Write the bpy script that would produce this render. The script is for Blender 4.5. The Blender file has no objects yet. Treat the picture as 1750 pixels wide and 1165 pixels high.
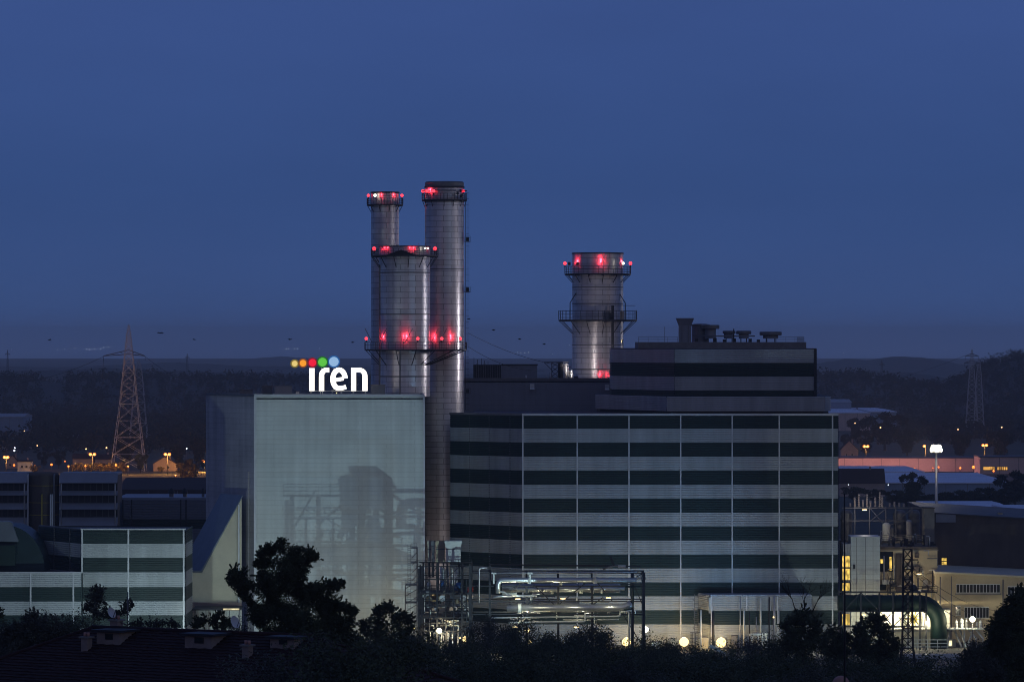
import bpy, math, random
from mathutils import Vector
rnd = random.Random(7)
S = bpy.context.scene
COL = S.collection
F, CX, CY, H = 8000.0, 875.0, 582.5, 65.0      # focal length in photo pixels, picture centre, eye height above the plant yard
PI = math.pi

def X(px, Y): return (px - CX) * Y / F
def Z(py, Y): return H + (CY - py) * Y / F
def P(px, py, Y): return Vector((X(px, Y), Y, Z(py, Y)))

# ---------------------------------------------------------------- mesh builder
class MB:
    def __init__(s):
        s.v = []; s.f = []; s.m = []; s.sm = []; s.uv = {}
    def add(s, vs, fs, m=0, smooth=False, uvs=None):
        b = len(s.v)
        s.v.extend([tuple(v) for v in vs])
        for k, f in enumerate(fs):
            if uvs: s.uv[len(s.f)] = uvs[k]
            s.f.append(tuple(b + i for i in f)); s.m.append(m); s.sm.append(smooth)
        return s
    def box(s, x0, x1, y0, y1, z0, z1, m=0):
        vs = [(x0,y0,z0),(x1,y0,z0),(x1,y1,z0),(x0,y1,z0),(x0,y0,z1),(x1,y0,z1),(x1,y1,z1),(x0,y1,z1)]
        return s.add(vs, [(0,3,2,1),(4,5,6,7),(0,1,5,4),(1,2,6,5),(2,3,7,6),(3,0,4,7)], m)
    def prism(s, poly, y0, y1, m=0, off=(0,0)):
        """polygon in x,z (counter-clockwise seen from the front) extruded back from y0 to y1; off shifts the back copy"""
        n = len(poly)
        vs = [(x, y0, z) for x, z in poly] + [(x+off[0], y1, z+off[1]) for x, z in poly]
        fs = [tuple(range(n)), tuple(range(2*n-1, n-1, -1))] + [(i, i+n, (i+1) % n + n, (i+1) % n) for i in range(n)]
        return s.add(vs, fs, m)
    def slab(s, poly, z0, z1, m=0):
        """polygon in x,y (counter-clockwise from above) raised from z0 to z1"""
        n = len(poly)
        vs = [(x, y, z0) for x, y in poly] + [(x, y, z1) for x, y in poly]
        fs = [tuple(range(n-1, -1, -1)), tuple(range(n, 2*n))] + [(i, (i+1) % n, (i+1) % n + n, i+n) for i in range(n)]
        return s.add(vs, fs, m)
    def tube(s, pts, r, n=8, m=0, caps=True, smooth=True):
        pts = [Vector(p) for p in pts]
        if not isinstance(r, (list, tuple)): r = [r]*len(pts)
        vs = []; prev = None
        for i, p in enumerate(pts):
            a = pts[max(i-1, 0)]; b = pts[min(i+1, len(pts)-1)]
            d = (b - a)
            d = d.normalized() if d.length > 1e-9 else Vector((0,0,1))
            if prev is None:
                u = Vector((0,0,1)) if abs(d.z) < .9 else Vector((1,0,0))
            else: u = prev
            u = (u - d*u.dot(d)).normalized(); w = d.cross(u); prev = u
            o = PI/4 if n == 4 else 0
            vs += [p + (u*math.cos(2*PI*k/n+o) + w*math.sin(2*PI*k/n+o))*r[i] for k in range(n)]
        fs = []
        for i in range(len(pts)-1):
            for k in range(n):
                fs.append((i*n+k, i*n+(k+1) % n, (i+1)*n+(k+1) % n, (i+1)*n+k))
        s.add(vs, fs, m, smooth and n > 4)
        if caps:
            b = len(s.v) - len(vs)
            s.f.append(tuple(b+k for k in range(n-1, -1, -1))); s.m.append(m); s.sm.append(False)
            e = b + (len(pts)-1)*n
            s.f.append(tuple(e+k for k in range(n))); s.m.append(m); s.sm.append(False)
        return s
    def bar(s, a, b, w, m=0): return s.tube([a, b], w*.7071, 4, m)
    def lathe(s, cx, cy, prof, n=48, m=0, smooth=True, a0=0.0):
        """prof: list of (radius, z[, material]); each step is its own ring so that edges stay crisp"""
        for i in range(len(prof)-1):
            r0, z0 = prof[i][:2]; r1, z1 = prof[i+1][:2]
            mm = prof[i][2] if len(prof[i]) > 2 else m
            vs = []
            for k in range(n+1):
                a = a0 + 2*PI*k/n
                vs.append((cx+r0*math.cos(a), cy+r0*math.sin(a), z0))
            for k in range(n+1):
                a = a0 + 2*PI*k/n
                vs.append((cx+r1*math.cos(a), cy+r1*math.sin(a), z1))
            R = max(r0, r1)
            fs = [(k, k+1, n+1+k+1, n+1+k) for k in range(n)]
            uvs = [[(k*2*PI*R/n, z0), ((k+1)*2*PI*R/n, z0), ((k+1)*2*PI*R/n, z1), (k*2*PI*R/n, z1)] for k in range(n)]
            s.add(vs, fs, mm, smooth, uvs)
        return s
    def ball(s, c, r, n=12, m=0, sq=1.0):
        c = Vector(c); h = n//2
        vs = [(c.x, c.y, c.z - r*sq)]
        for i in range(1, h):
            t = -PI/2 + PI*i/h
            for k in range(n):
                a = 2*PI*k/n
                vs.append((c.x+r*math.cos(t)*math.cos(a), c.y+r*math.cos(t)*math.sin(a), c.z+r*sq*math.sin(t)))
        vs.append((c.x, c.y, c.z + r*sq)); T = len(vs)-1
        fs = [(0, 1+(k+1) % n, 1+k) for k in range(n)]
        for i in range(h-2):
            for k in range(n):
                fs.append((1+i*n+k, 1+i*n+(k+1) % n, 1+(i+1)*n+(k+1) % n, 1+(i+1)*n+k))
        b = 1+(h-2)*n
        fs += [(b+k, b+(k+1) % n, T) for k in range(n)]
        return s.add(vs, fs, m, True)
    def build(s, name, mats, parent=None):
        me = bpy.data.meshes.new(name)
        o = Vector((0,0,0)); q = parent
        while q is not None:
            o = o + Vector(q.location); q = q.parent
        base = Vector((0,0,0))
        if parent is None and s.v:
            xs = [v[0] for v in s.v]; ys = [v[1] for v in s.v]; zs = [v[2] for v in s.v]
            base = Vector(((min(xs)+max(xs))/2, (min(ys)+max(ys))/2, min(zs)))
            o = base
        me.from_pydata([(v[0]-o.x, v[1]-o.y, v[2]-o.z) for v in s.v], [], s.f)
        mats = mats if isinstance(mats, (list, tuple)) else [mats]
        for mt in mats: me.materials.append(M[mt] if isinstance(mt, str) else mt)
        me.polygons.foreach_set('material_index', s.m)
        me.polygons.foreach_set('use_smooth', s.sm)
        if s.uv:
            ul = me.uv_layers.new(name='UVMap')
            for fi, uvs in s.uv.items():
                p = me.polygons[fi]
                for li, u in zip(p.loop_indices, uvs): ul.data[li].uv = u
        me.update()
        ob = bpy.data.objects.new(name, me); COL.objects.link(ob)
        ob.location = base
        if parent is not None: ob.parent = parent
        return ob

def tag(o, label=None, cat=None, group=None, kind=None):
    if label: o['label'] = label
    if cat: o['category'] = cat
    if group: o['group'] = group
    if kind: o['kind'] = kind
    return o
def thing(name, label, cat, loc=(0,0,0), group=None):
    o = bpy.data.objects.new(name, None); COL.objects.link(o)
    o.location = loc; o.empty_display_size = .5
    return tag(o, label, cat, group)
def copy_tree(o, parent=None):
    c = o.copy(); COL.objects.link(c)
    if parent is not None: c.parent = parent
    for ch in list(o.children): copy_tree(ch, c)
    return c
def light(kind, loc, power, color, parent=None, radius=.3, target=None, cone=60, blend=.4):
    d = bpy.data.lights.new('lamp_light', kind); d.energy = power; d.color = color
    d.shadow_soft_size = radius
    if kind == 'SPOT': d.spot_size = math.radians(cone); d.spot_blend = blend
    o = bpy.data.objects.new('lamp_light', d); COL.objects.link(o)
    off = Vector((0,0,0)); q = parent
    while q is not None: off += Vector(q.location); q = q.parent
    o.location = Vector(loc) - off
    if target is not None:
        o.rotation_euler = (Vector(target)-Vector(loc)).to_track_quat('-Z', 'Y').to_euler()
    if parent is not None: o.parent = parent
    return o

# ---------------------------------------------------------------- materials
M = {}
def mat(name, col, rough=.75, metal=0.0, var=0.0, vscale=.5, stretch=None, bump=0.0, spec=.3):
    m = bpy.data.materials.new(name); m.use_nodes = True; nt = m.node_tree; b = nt.nodes['Principled BSDF']
    b.inputs['Base Color'].default_value = (*col, 1); b.inputs['Roughness'].default_value = rough
    b.inputs['Metallic'].default_value = metal; b.inputs['Specular IOR Level'].default_value = spec
    if var or bump:
        tc = nt.nodes.new('ShaderNodeTexCoord'); mp = nt.nodes.new('ShaderNodeMapping')
        if stretch: mp.inputs['Scale'].default_value = stretch
        nz = nt.nodes.new('ShaderNodeTexNoise'); nz.inputs['Scale'].default_value = vscale
        nz.inputs['Detail'].default_value = 6; nz.inputs['Roughness'].default_value = .65
        nt.links.new(tc.outputs['Object'], mp.inputs[0]); nt.links.new(mp.outputs[0], nz.inputs['Vector'])
        if var:
            mr = nt.nodes.new('ShaderNodeMapRange')
            mr.inputs[1].default_value = .3; mr.inputs[2].default_value = .7
            mr.inputs[3].default_value = 1-var; mr.inputs[4].default_value = 1+var
            mx = nt.nodes.new('ShaderNodeVectorMath'); mx.operation = 'SCALE'
            mx.inputs[0].default_value = col
            nt.links.new(nz.outputs[0], mr.inputs[0]); nt.links.new(mr.outputs[0], mx.inputs['Scale'])
            nt.links.new(mx.outputs[0], b.inputs['Base Color'])
        if bump:
            bp = nt.nodes.new('ShaderNodeBump'); bp.inputs['Strength'].default_value = bump
            nt.links.new(nz.outputs[0], bp.inputs['Height']); nt.links.new(bp.outputs[0], b.inputs['Normal'])
    M[name] = m; return m
def emis(name, col, strength):
    m = bpy.data.materials.new(name); m.use_nodes = True; b = m.node_tree.nodes['Principled BSDF']
    b.inputs['Base Color'].default_value = (.03,.03,.03,1)
    b.inputs['Emission Color'].default_value = (*col, 1); b.inputs['Emission Strength'].default_value = strength
    M[name] = m; return m
def panelled(name, col, bw, bh, seam=.6, var=.1, rough=.6, metal=0.0, uvmode='wall', streak=.15, mortar=.03, rvar=0.0, offset=.5):
    """sheet panels: a brick pattern of seams with slight tint steps, plus vertical weather streaks"""
    m = bpy.data.materials.new(name); m.use_nodes = True; nt = m.node_tree; b = nt.nodes['Principled BSDF']
    b.inputs['Roughness'].default_value = rough; b.inputs['Metallic'].default_value = metal
    N = nt.nodes.new; L = nt.links.new
    tc = N('ShaderNodeTexCoord')
    if uvmode == 'uv': src = tc.outputs['UV']
    else:
        sp = N('ShaderNodeSeparateXYZ'); L(tc.outputs['Object'], sp.inputs[0])
        ad = N('ShaderNodeMath'); ad.operation = 'ADD'; L(sp.outputs[0], ad.inputs[0]); L(sp.outputs[1], ad.inputs[1])
        cb = N('ShaderNodeCombineXYZ'); L(ad.outputs[0], cb.inputs[0]); L(sp.outputs[2], cb.inputs[1]); src = cb.outputs[0]
    br = N('ShaderNodeTexBrick'); L(src, br.inputs['Vector'])
    br.offset = offset; br.inputs['Scale'].default_value = 1
    br.inputs['Brick Width'].default_value = bw; br.inputs['Row Height'].default_value = bh
    br.inputs['Mortar Size'].default_value = mortar; br.inputs['Mortar Smooth'].default_value = .2
    br.inputs['Color1'].default_value = (*[c*(1-var) for c in col], 1); br.inputs['Color2'].default_value = (*[c*(1+var) for c in col], 1)
    br.inputs['Mortar'].default_value = (*[c*seam for c in col], 1)
    mp = N('ShaderNodeMapping'); mp.inputs['Scale'].default_value = (.9, .035, 1); L(src, mp.inputs[0])
    nz = N('ShaderNodeTexNoise'); nz.inputs['Scale'].default_value = 1.0; nz.inputs['Detail'].default_value = 5; L(mp.outputs[0], nz.inputs['Vector'])
    n2 = N('ShaderNodeTexNoise'); n2.inputs['Scale'].default_value = .13; n2.inputs['Detail'].default_value = 6; L(src, n2.inputs['Vector'])
    am = N('ShaderNodeMath'); am.operation = 'ADD'; L(nz.outputs[0], am.inputs[0]); L(n2.outputs[0], am.inputs[1])
    mr = N('ShaderNodeMapRange'); mr.inputs[1].default_value = .65; mr.inputs[2].default_value = 1.35
    mr.inputs[3].default_value = 1-streak; mr.inputs[4].default_value = 1+streak; L(am.outputs[0], mr.inputs[0])
    vm = N('ShaderNodeVectorMath'); vm.operation = 'SCALE'; L(br.outputs['Color'], vm.inputs[0]); L(mr.outputs[0], vm.inputs['Scale'])
    L(vm.outputs[0], b.inputs['Base Color'])
    if uvmode == 'uv':
        b.inputs['Anisotropic'].default_value = .7; b.inputs['Anisotropic Rotation'].default_value = .25
        tg = N('ShaderNodeTangent'); tg.direction_type = 'RADIAL'; tg.axis = 'Z'; L(tg.outputs[0], b.inputs['Tangent'])
    if rvar:
        m2 = N('ShaderNodeMapRange'); m2.inputs[1].default_value = .35; m2.inputs[2].default_value = .65
        m2.inputs[3].default_value = rough-rvar; m2.inputs[4].default_value = rough+rvar; L(nz.outputs[0], m2.inputs[0]); L(m2.outputs[0], b.inputs['Roughness'])
    bp = N('ShaderNodeBump'); bp.inputs['Strength'].default_value = .25; bp.inputs['Distance'].default_value = .05
    bp.invert = True; L(br.outputs['Fac'], bp.inputs['Height']); L(bp.outputs[0], b.inputs['Normal'])
    M[name] = m; return m

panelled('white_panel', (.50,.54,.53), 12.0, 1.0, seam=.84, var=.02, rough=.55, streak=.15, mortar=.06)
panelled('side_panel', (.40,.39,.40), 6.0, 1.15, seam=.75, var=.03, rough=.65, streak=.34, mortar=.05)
panelled('grey_panel', (.20,.21,.25), 5.0, 1.2, seam=.8, var=.03, rough=.6, streak=.1)
panelled('steel', (.60,.58,.60), 3.4, 1.22, seam=.32, var=.10, rough=.40, metal=.60, uvmode='uv', streak=.22, mortar=.05, rvar=.09)
mat('band_light', (.40,.43,.455), .5, .1, .2, .35, (1,1,.10))
mat('band_dark', (.016,.036,.035), .5, .1, .25, .35, (1,1,.12))
mat('trim', (.50,.52,.56), .45, .2, .08, .8)
mat('roof_sheet', (.075,.08,.10), .7, 0, .25, .25)
mat('blue_sheet', (.13,.155,.19), .45, .3, .12, .4)
mat('cream_panel', (.52,.48,.37), .7, 0, .10, .3)
mat('dark_steel', (.035,.036,.042), .6, .3, .2, 1.0)
mat('mid_steel', (.16,.16,.17), .55, .4, .2, .8)
mat('galvanised', (.42,.42,.44), .5, .5, .15, .8)
mat('insul', (.55,.56,.56), .32, .75, .15, .7)
mat('pale_paint', (.58,.60,.58), .5, 0, .1, .6)
mat('green_paint', (.006,.022,.019), .6, .1, .2, .4)
mat('teal_dark', (.010,.028,.034), .45, .1, .2, .4)
mat('concrete', (.22,.21,.20), .9, 0, .22, .25, (1,1,.4), .15)
mat('dark_concrete', (.105,.088,.080), .9, 0, .3, .2, (1,1,.3), .15)
mat('render_wall', (.46,.39,.26), .9, 0, .10, .4)
mat('house_wall', (.34,.27,.24), .9, 0, .12, .4)
mat('roof_tile', (.030,.013,.014), .9, 0, .35, 2.0, None, .4)
mat('glass', (.02,.025,.03), .12, 0, 0, 1, None, 0, .6)
mat('ground', (.045,.05,.035), .95, 0, .4, .06)
mat('yard', (.09,.09,.085), .9, 0, .25, .3)
mat('asphalt', (.05,.05,.052), .9, 0, .2, .4)
mat('bark', (.035,.028,.022), .95, 0, .3, 3)
mat('leaf', (.062,.078,.048), .75, 0, .5, .9, None, 0, .15)
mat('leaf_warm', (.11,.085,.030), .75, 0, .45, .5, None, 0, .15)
mat('leaf_grey', (.080,.088,.078), .8, 0, .45, .7, None, 0, .15)
mat('forest_leaf', (.020,.028,.020), .9, 0, .5, .05, None, 0, .1)
mat('hill_cover', (.020,.027,.024), .95, 0, .5, .012)
mat('warehouse_wall', (.50,.40,.38), .8, 0, .10, .1)
mat('warehouse_blue', (.20,.26,.36), .7, 0, .12, .1)
mat('pale_roof', (.28,.30,.34), .6, 0, .12, .2)
mat('blue_roof', (.62,.66,.78), .6, 0, .14, .06)
mat('terracotta', (.40,.22,.19), .85, 0, .15, 4)
mat('plaster', (.27,.22,.21), .9, 0, .15, 2)
mat('dish_white', (.55,.58,.60), .5, 0, .06, 4)
mat('porcelain', (.45,.40,.36), .25, 0, .1, 2)
mat('valve_blue', (.03,.12,.32), .5, 0, .1, 2)
mat('valve_red', (.30,.03,.02), .5, 0, .1, 2)
mat('valve_yellow', (.45,.36,.06), .5, 0, .1, 2)
mat('bird_black', (.01,.01,.012), .8)
mat('grass_blade', (.045,.058,.035), .9, 0, .4, .5)
emis('red_light', (1.0,.035,.055), 3.2)
emis('red_dim', (1.0,.02,.04), 3.0)
emis('white_beacon', (1.0,.93,.75), 5.0)
emis('sodium', (1.0,.20,.03), 3.0)
emis('warm_lamp', (1.0,.72,.30), 2.6)
emis('cool_lamp', (1.0,.93,.66), 6.0)
emis('far_lamp', (.85,.92,1.0), 3.0)
emis('far_orange', (1.0,.55,.25), 3.0)
emis('sign_white', (1.0,.93,.86), 1.9)
for nm, c, k in (('sign_straw', (.82,.60,.19), 1.0), ('sign_orange', (1.0,.35,.015), 1.0), ('sign_red', (.90,.004,.035), 1.0),
                 ('sign_green', (.11,.56,.05), 1.0), ('sign_blue', (.29,.48,.74), 1.0)): emis(nm, c, k)
for nm, c in (('rim_straw', (.30,.22,.03)), ('rim_orange', (.34,.08,.01)), ('rim_red', (.32,.0,.015)), ('rim_green', (.012,.20,.01)), ('rim_blue', (.02,.15,.50))): emis(nm, c, .6)
def lit_room(name, col, k, sc):
    """a lit interior seen through its window: brightness varies with what stands inside"""
    m = emis(name, col, k); nt = m.node_tree; b = nt.nodes['Principled BSDF']
    tc = nt.nodes.new('ShaderNodeTexCoord'); mp = nt.nodes.new('ShaderNodeMapping'); mp.inputs['Scale'].default_value = (1,1,.6)
    nz = nt.nodes.new('ShaderNodeTexVoronoi'); nz.inputs['Scale'].default_value = sc
    mr = nt.nodes.new('ShaderNodeMapRange'); mr.inputs[1].default_value = .1; mr.inputs[2].default_value = .75; mr.inputs[3].default_value = k*1.2; mr.inputs[4].default_value = k*.30
    nt.links.new(tc.outputs['Object'], mp.inputs[0]); nt.links.new(mp.outputs[0], nz.inputs['Vector']); nt.links.new(nz.outputs['Distance'], mr.inputs[0]); nt.links.new(mr.outputs[0], b.inputs['Emission Strength'])
    b.inputs['Roughness'].default_value = .1; return m
lit_room('lit_yellow', (1.0,.66,.13), 1.2, 1.6)
lit_room('lit_room', (1.0,.86,.5), 1.5, .9)
lit_room('lit_orange', (1.0,.50,.10), 1.3, .4)
HAZE = 6.8e-5
# ---------------------------------------------------------------- terrain
def smooth(t): t = max(0.0, min(1.0, t)); return t*t*(3-2*t)
SLOPE = [(-60,62.8),(0,62.0),(60,57.0),(150,47.0),(250,37.0),(400,23.0),(600,8.5),(760,1.5),(860,0.0),(1e6,0.0)]
def gz(x, Y):
    for (a, za), (b, zb) in zip(SLOPE, SLOPE[1:]):
        if Y <= b:
            return za + (zb-za)*max(0, (Y-a))/(b-a)
    return 0.0
rows = [-45, -20, 0, 20, 40, 60, 90, 120, 150, 185, 220, 260, 310, 360, 400, 450, 500, 550, 600, 650, 700, 760, 810, 860, 1000, 1400, 2000, 3000, 4500, 7000, 10000, 14000, 17400]
cols = [-2900, -1600, -900, -500, -300, -200, -140, -100, -70, -45, -20, 0, 20, 45, 70, 100, 140, 200, 300, 500, 900, 1600, 2900]
g = MB()
vs = []
for Y in rows:
    for x in cols:
        j = .5*math.sin(x*.05+Y*.031)+.4*math.sin(x*.11-Y*.07) if 60 < Y < 700 else 0
        vs.append((x, Y, gz(x, Y)+j))
nc = len(cols)
g.add(vs, [(i*nc+k, i*nc+k+1, (i+1)*nc+k+1, (i+1)*nc+k) for i in range(len(rows)-1) for k in range(nc-1)], 0, True)
tag(g.build('ground', 'ground'), kind='structure')
g = MB(); g.slab([(-140,868),(150,868),(150,1300),(-140,1300)], .02, .06); tag(g.build('yard', 'yard'), kind='structure')
g = MB(); g.slab([(-420,2190),(420,2190),(420,2216),(-420,2216)], .02, .06); tag(g.build('road', 'asphalt'), kind='structure')
g = MB(); g.slab([(-420,2360),(-60,2325),(-60,2337),(-420,2372)], .02, .06); tag(g.build('road', 'asphalt'), kind='structure')

# far hills: one ridge sheet each, height read along the ridge line
def interp(pts, x):
    if x <= pts[0][0]: return pts[0][1]
    for (a, za), (b, zb) in zip(pts, pts[1:]):
        if x <= b: return za + (zb-za)*(x-a)/(b-a)
    return pts[-1][1]
def ridge(Y, d, line, rough=1.5, step=10, seed=1):
    r = random.Random(seed)
    g = MB(); vs = []
    px0, px1 = line[0][0], line[-1][0]
    n = int((px1-px0)/step)+1
    prof = [(-1,0),(-.8,.12),(-.6,.32),(-.4,.58),(-.2,.84),(0,1),(.3,.8),(.7,.3),(1,0)]
    for i in range(n+1):
        px = px0+(px1-px0)*i/n
        top = interp(line, px); x = X(px, Y)
        for t, h in prof:
            y = Y+d*t; zt = Z(top, Y)
            vs.append((x, y, max(-2.5, (zt+2)*h-2+r.uniform(-rough, rough)*(1 if h > .05 else 0))))
    m = len(prof)
    g.add(vs, [(i*m+k, i*m+m+k, i*m+m+k+1, i*m+k+1) for i in range(n) for k in range(m-1)], 0, True)
    return tag(g.build('hills', 'hill_cover'), kind='structure')
ridge(15200, 1500, [(-1200,615),(-300,618),(0,616),(100,619),(180,615),(260,612),(330,615),(420,613),(480,609),(540,613),(700,617),(900,614),(1100,616),(1300,615),(1450,613),(1560,617),(1700,613),(2000,616),(2900,616)], .8, 14, 2)
ridge(9500, 900, [(-800,629),(-200,627),(0,625),(60,628),(130,627),(240,621),(300,619),(360,622),(430,626),(560,624),(700,630),(1300,628),(1395,622),(1450,612),(1478,616),(1510,611),(1545,609),(1590,612),(1625,619),(1660,624),(1800,622),(2600,626)], 1.2, 10, 3)
ridge(6600, 700, [(-600,634),(0,634),(90,633),(190,628),(300,634),(420,637),(640,640),(1250,638),(1400,634),(1500,634),(1570,638),(1640,650),(1700,654),(2300,654)], 1.2, 10, 4)
LEFT_RIDGE = [(-500,646),(-60,648),(30,650),(110,654),(130,651),(200,648),(260,647),(350,650),(480,652),(640,654),(760,664)]
RIGHT_RIDGE = [(1370,650),(1440,645),(1500,650),(1560,662),(1620,664),(1652,650),(1672,636),(1700,622),(1735,615),(1800,611),(2000,606),(2300,620)]
ridge(4500, 800, LEFT_RIDGE, 1.0, 8, 5)
ridge(4300, 800, RIGHT_RIDGE, 1.0, 8, 6)
def hill_z(px, Y):
    z = gz(X(px, Y), Y)
    for (R, line, d) in ((4500, LEFT_RIDGE, 800), (4300, RIGHT_RIDGE, 800)):
        t = (Y-R)/d
        if abs(t) < 1 and line[0][0] < px < line[-1][0]:
            h = interp([(-1,0),(-.8,.12),(-.6,.32),(-.4,.58),(-.2,.84),(0,1),(.3,.8),(.7,.3),(1,0)], t)
            z = max(z, (Z(interp(line, px*R/R), R)+2)*h-2)
    return z

# ---------------------------------------------------------------- corrugated cladding with colour bands
def clad(mb, a, b, edges, first_light=False, rib=.39, depth=.17, out=None):
    """edges: heights from the top down; bands alternate dark, light (material 1, 0). a, b: ground points, left to right seen from outside"""
    a = Vector((*a, 0)); b = Vector((*b, 0)); d = (b-a).normalized()
    nrm = Vector((d.y, -d.x, 0)) if out is None else Vector((*out, 0))
    for k in range(len(edges)-1):
        zt, zb = edges[k], edges[k+1]
        mm = 0 if (k % 2 == 0) == first_light else 1
        n = max(1, round((zt-zb)/rib)); hgt = (zt-zb)/n
        prof = []
        for i in range(n):
            z = zt - i*hgt
            prof += [(z, 0), (z-.10*hgt, depth), (z-.66*hgt, depth), (z-.74*hgt, 0)]
        prof.append((zb, 0))
        vs = []
        for z, o in prof:
            p = a+nrm*o; q = b+nrm*o
            vs += [(p.x, p.y, z), (q.x, q.y, z)]
        mb.add(vs, [(2*i+2, 2*i+3, 2*i+1, 2*i) for i in range(len(prof)-1)], mm)
    return mb
BE = [710,732.2,756,780,803.7,828,851.5,875.5,899,923,947,970.5,994.5,1018,1042,1066,1101.5]
BZ = [Z(p, 1000) for p in BE]; BZ[-1] = 0.0

# ---------------------------------------------------------------- striped hall
hall = thing('striped_hall', 'large hall clad in alternating dark green and pale grey horizontal bands', 'industrial hall', (X(1160,1000), 1030, 0))
fr = (X(893.3,1000), 1000.0); frr = (X(1432,1000), 1000.0)
wl = (X(770,1016), 1016.0); wb = (-8.6, 1032.0)
w = MB(); clad(w, fr, frr, BZ); w.build('wall', ['band_light', 'band_dark'], hall)
w = MB(); clad(w, wl, fr, BZ); tag(w.build('wall', ['band_light', 'band_dark'], hall), 'angled wing wall in shade')
w = MB(); clad(w, wb, wl, BZ); w.build('wall', ['band_light', 'band_dark'], hall)
w = MB(); clad(w, frr, (frr[0], 1066), BZ); w.build('wall', ['band_light', 'band_dark'], hall)
w = MB(); clad(w, (frr[0], 1066), (-8.6, 1066), BZ); w.build('wall', ['band_light', 'band_dark'], hall)
zt = Z(706.3, 1000)
r = MB(); r.slab([fr, frr, (frr[0],1066), (-8.6,1066), wb, wl], zt-.55, zt-.35); r.build('roof', 'roof_sheet', hall)
r = MB(); r.box(fr[0]-.1, frr[0]+.1, 999.72, 1000.3, BZ[0], zt); r.build('roof_edge', 'trim', hall)
d = (Vector(wl)-Vector(fr)).normalized(); nn = Vector((-d.y, d.x)) if (-d.y*0+d.x) < 0 else Vector((d.y, -d.x))
nn = Vector((d.y, -d.x)) if d.x > 0 else Vector((-d.y, d.x))
def strip_on(a, b, t, wid, proud, z0, z1):
    """upright strip standing on the line a-b at fraction t"""
    a = Vector(a); b = Vector(b); dd = (b-a).normalized(); nr = Vector((dd.y, -dd.x)); c = a+(b-a)*t
    q = [c-dd*wid/2+nr*proud, c+dd*wid/2+nr*proud, c+dd*wid/2+nr*.002, c-dd*wid/2+nr*.002]
    return MB().slab([tuple(v) for v in q], z0, z1)
r = MB().slab([tuple(Vector(wl)+Vector((-.25,-.25))), tuple(Vector(fr)+Vector((-.12,-.28))), tuple(Vector(fr)+Vector((-.12,.3))), tuple(Vector(wl)+Vector((.3,.3)))], BZ[0], zt-.02)
r.build('roof_edge', 'mid_steel', hall)
for px in (893.3, 986.5, 1074.9, 1163.2, 1251.3, 1331.7, 1422.7):
    t = (px-893.3)/(1432-893.3)
    strip_on(fr, frr, min(max(t, .0005), .999), .30, .2, 0.02, BZ[0]-.02).build('panel_joint', 'trim', hall)
for t in (.27, .545, .83):
    strip_on(wl, fr, t, .22, .16, .02, BZ[0]-.02).build('panel_joint', 'mid_steel', hall)
# upper block
ub = [Z(p, 1014) for p in (597,620,643.5,667,677.5)]
uz0 = Z(706.3, 1012)
c0 = (X(1153,1014), 1014.0); c1 = (X(1395,1014), 1014.0); c2 = (X(1046,1040), 1040.0); c3 = (X(1395,1014), 1058.0); c4 = (X(1046,1040), 1058)
w = MB(); clad(w, c0, c1, ub[:], True); w.build('upper_wall', ['band_light', 'band_dark'], hall)
ubl = [z for z in ub]
w = MB(); clad(w, c2, c0, ubl, True); tag(w.build('upper_wall', ['band_light', 'band_dark'], hall), 'shaded side of the upper block')
w = MB(); clad(w, c1, c3, ub, True); w.build('upper_wall', ['band_light', 'band_dark'], hall)
w = MB(); clad(w, c3, c4, ub, True); w.build('upper_wall', ['band_light', 'band_dark'], hall)
w = MB(); clad(w, c4, c2, ub, True); w.build('upper_wall', ['band_light', 'band_dark'], hall)
r = MB().slab([c0, c1, c3, c4, c2], ub[0]+.003, ub[0]+.25); r.build('upper_roof', 'roof_sheet', hall)
r = MB().box(X(1388,1020), X(1395.4,1014), 1013.6, 1014.3, ub[-1], ub[0]+.2); r.build('corner_trim', 'dark_steel', hall)
# curb under the roof plant
cz = ub[0]+.25
r = MB().box(X(1090,1030), X(1376,1030), 1026, 1054, cz+.003, cz+1.35); r.build('roof_curb', 'mid_steel', hall)
# step below the upper block
sz = [Z(677.5, 1008), Z(702.5, 1008)]
s0 = (X(1140,1008), 1008.0); s1 = (X(1409,1008), 1008.0); s2 = (X(1018,1046), 1046.0); s4 = (X(1420,1010), 1012.0)
w = MB(); clad(w, s0, s1, sz, True); w.build('step_wall', ['band_light'], hall)
w = MB(); clad(w, s2, s0, sz, True); w.build('step_wall', ['band_light'], hall)
w = MB(); clad(w, s1, s4, sz, True); w.build('step_wall', ['band_light'], hall)
w = MB(); clad(w, s4, (s4[0], 1060), sz, True); w.build('step_wall', ['band_light'], hall)
r = MB().slab([s0, s1, s4, (s4[0],1060), (s2[0],1060), s2], sz[0]-.22, sz[0]-.01); r.build('step_roof', 'roof_sheet', hall)
w = MB(); w.slab([(s0[0]+.6,1008.6),(s1[0]-.3,1008.6),(s4[0]-.4,1012.4),(s4[0]-.4,1059.5),(s2[0]+.6,1059.5),(s2[0]+.9,1046.3)], zt-.348, sz[1]); w.build('step_base', 'dark_steel', hall)
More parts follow.
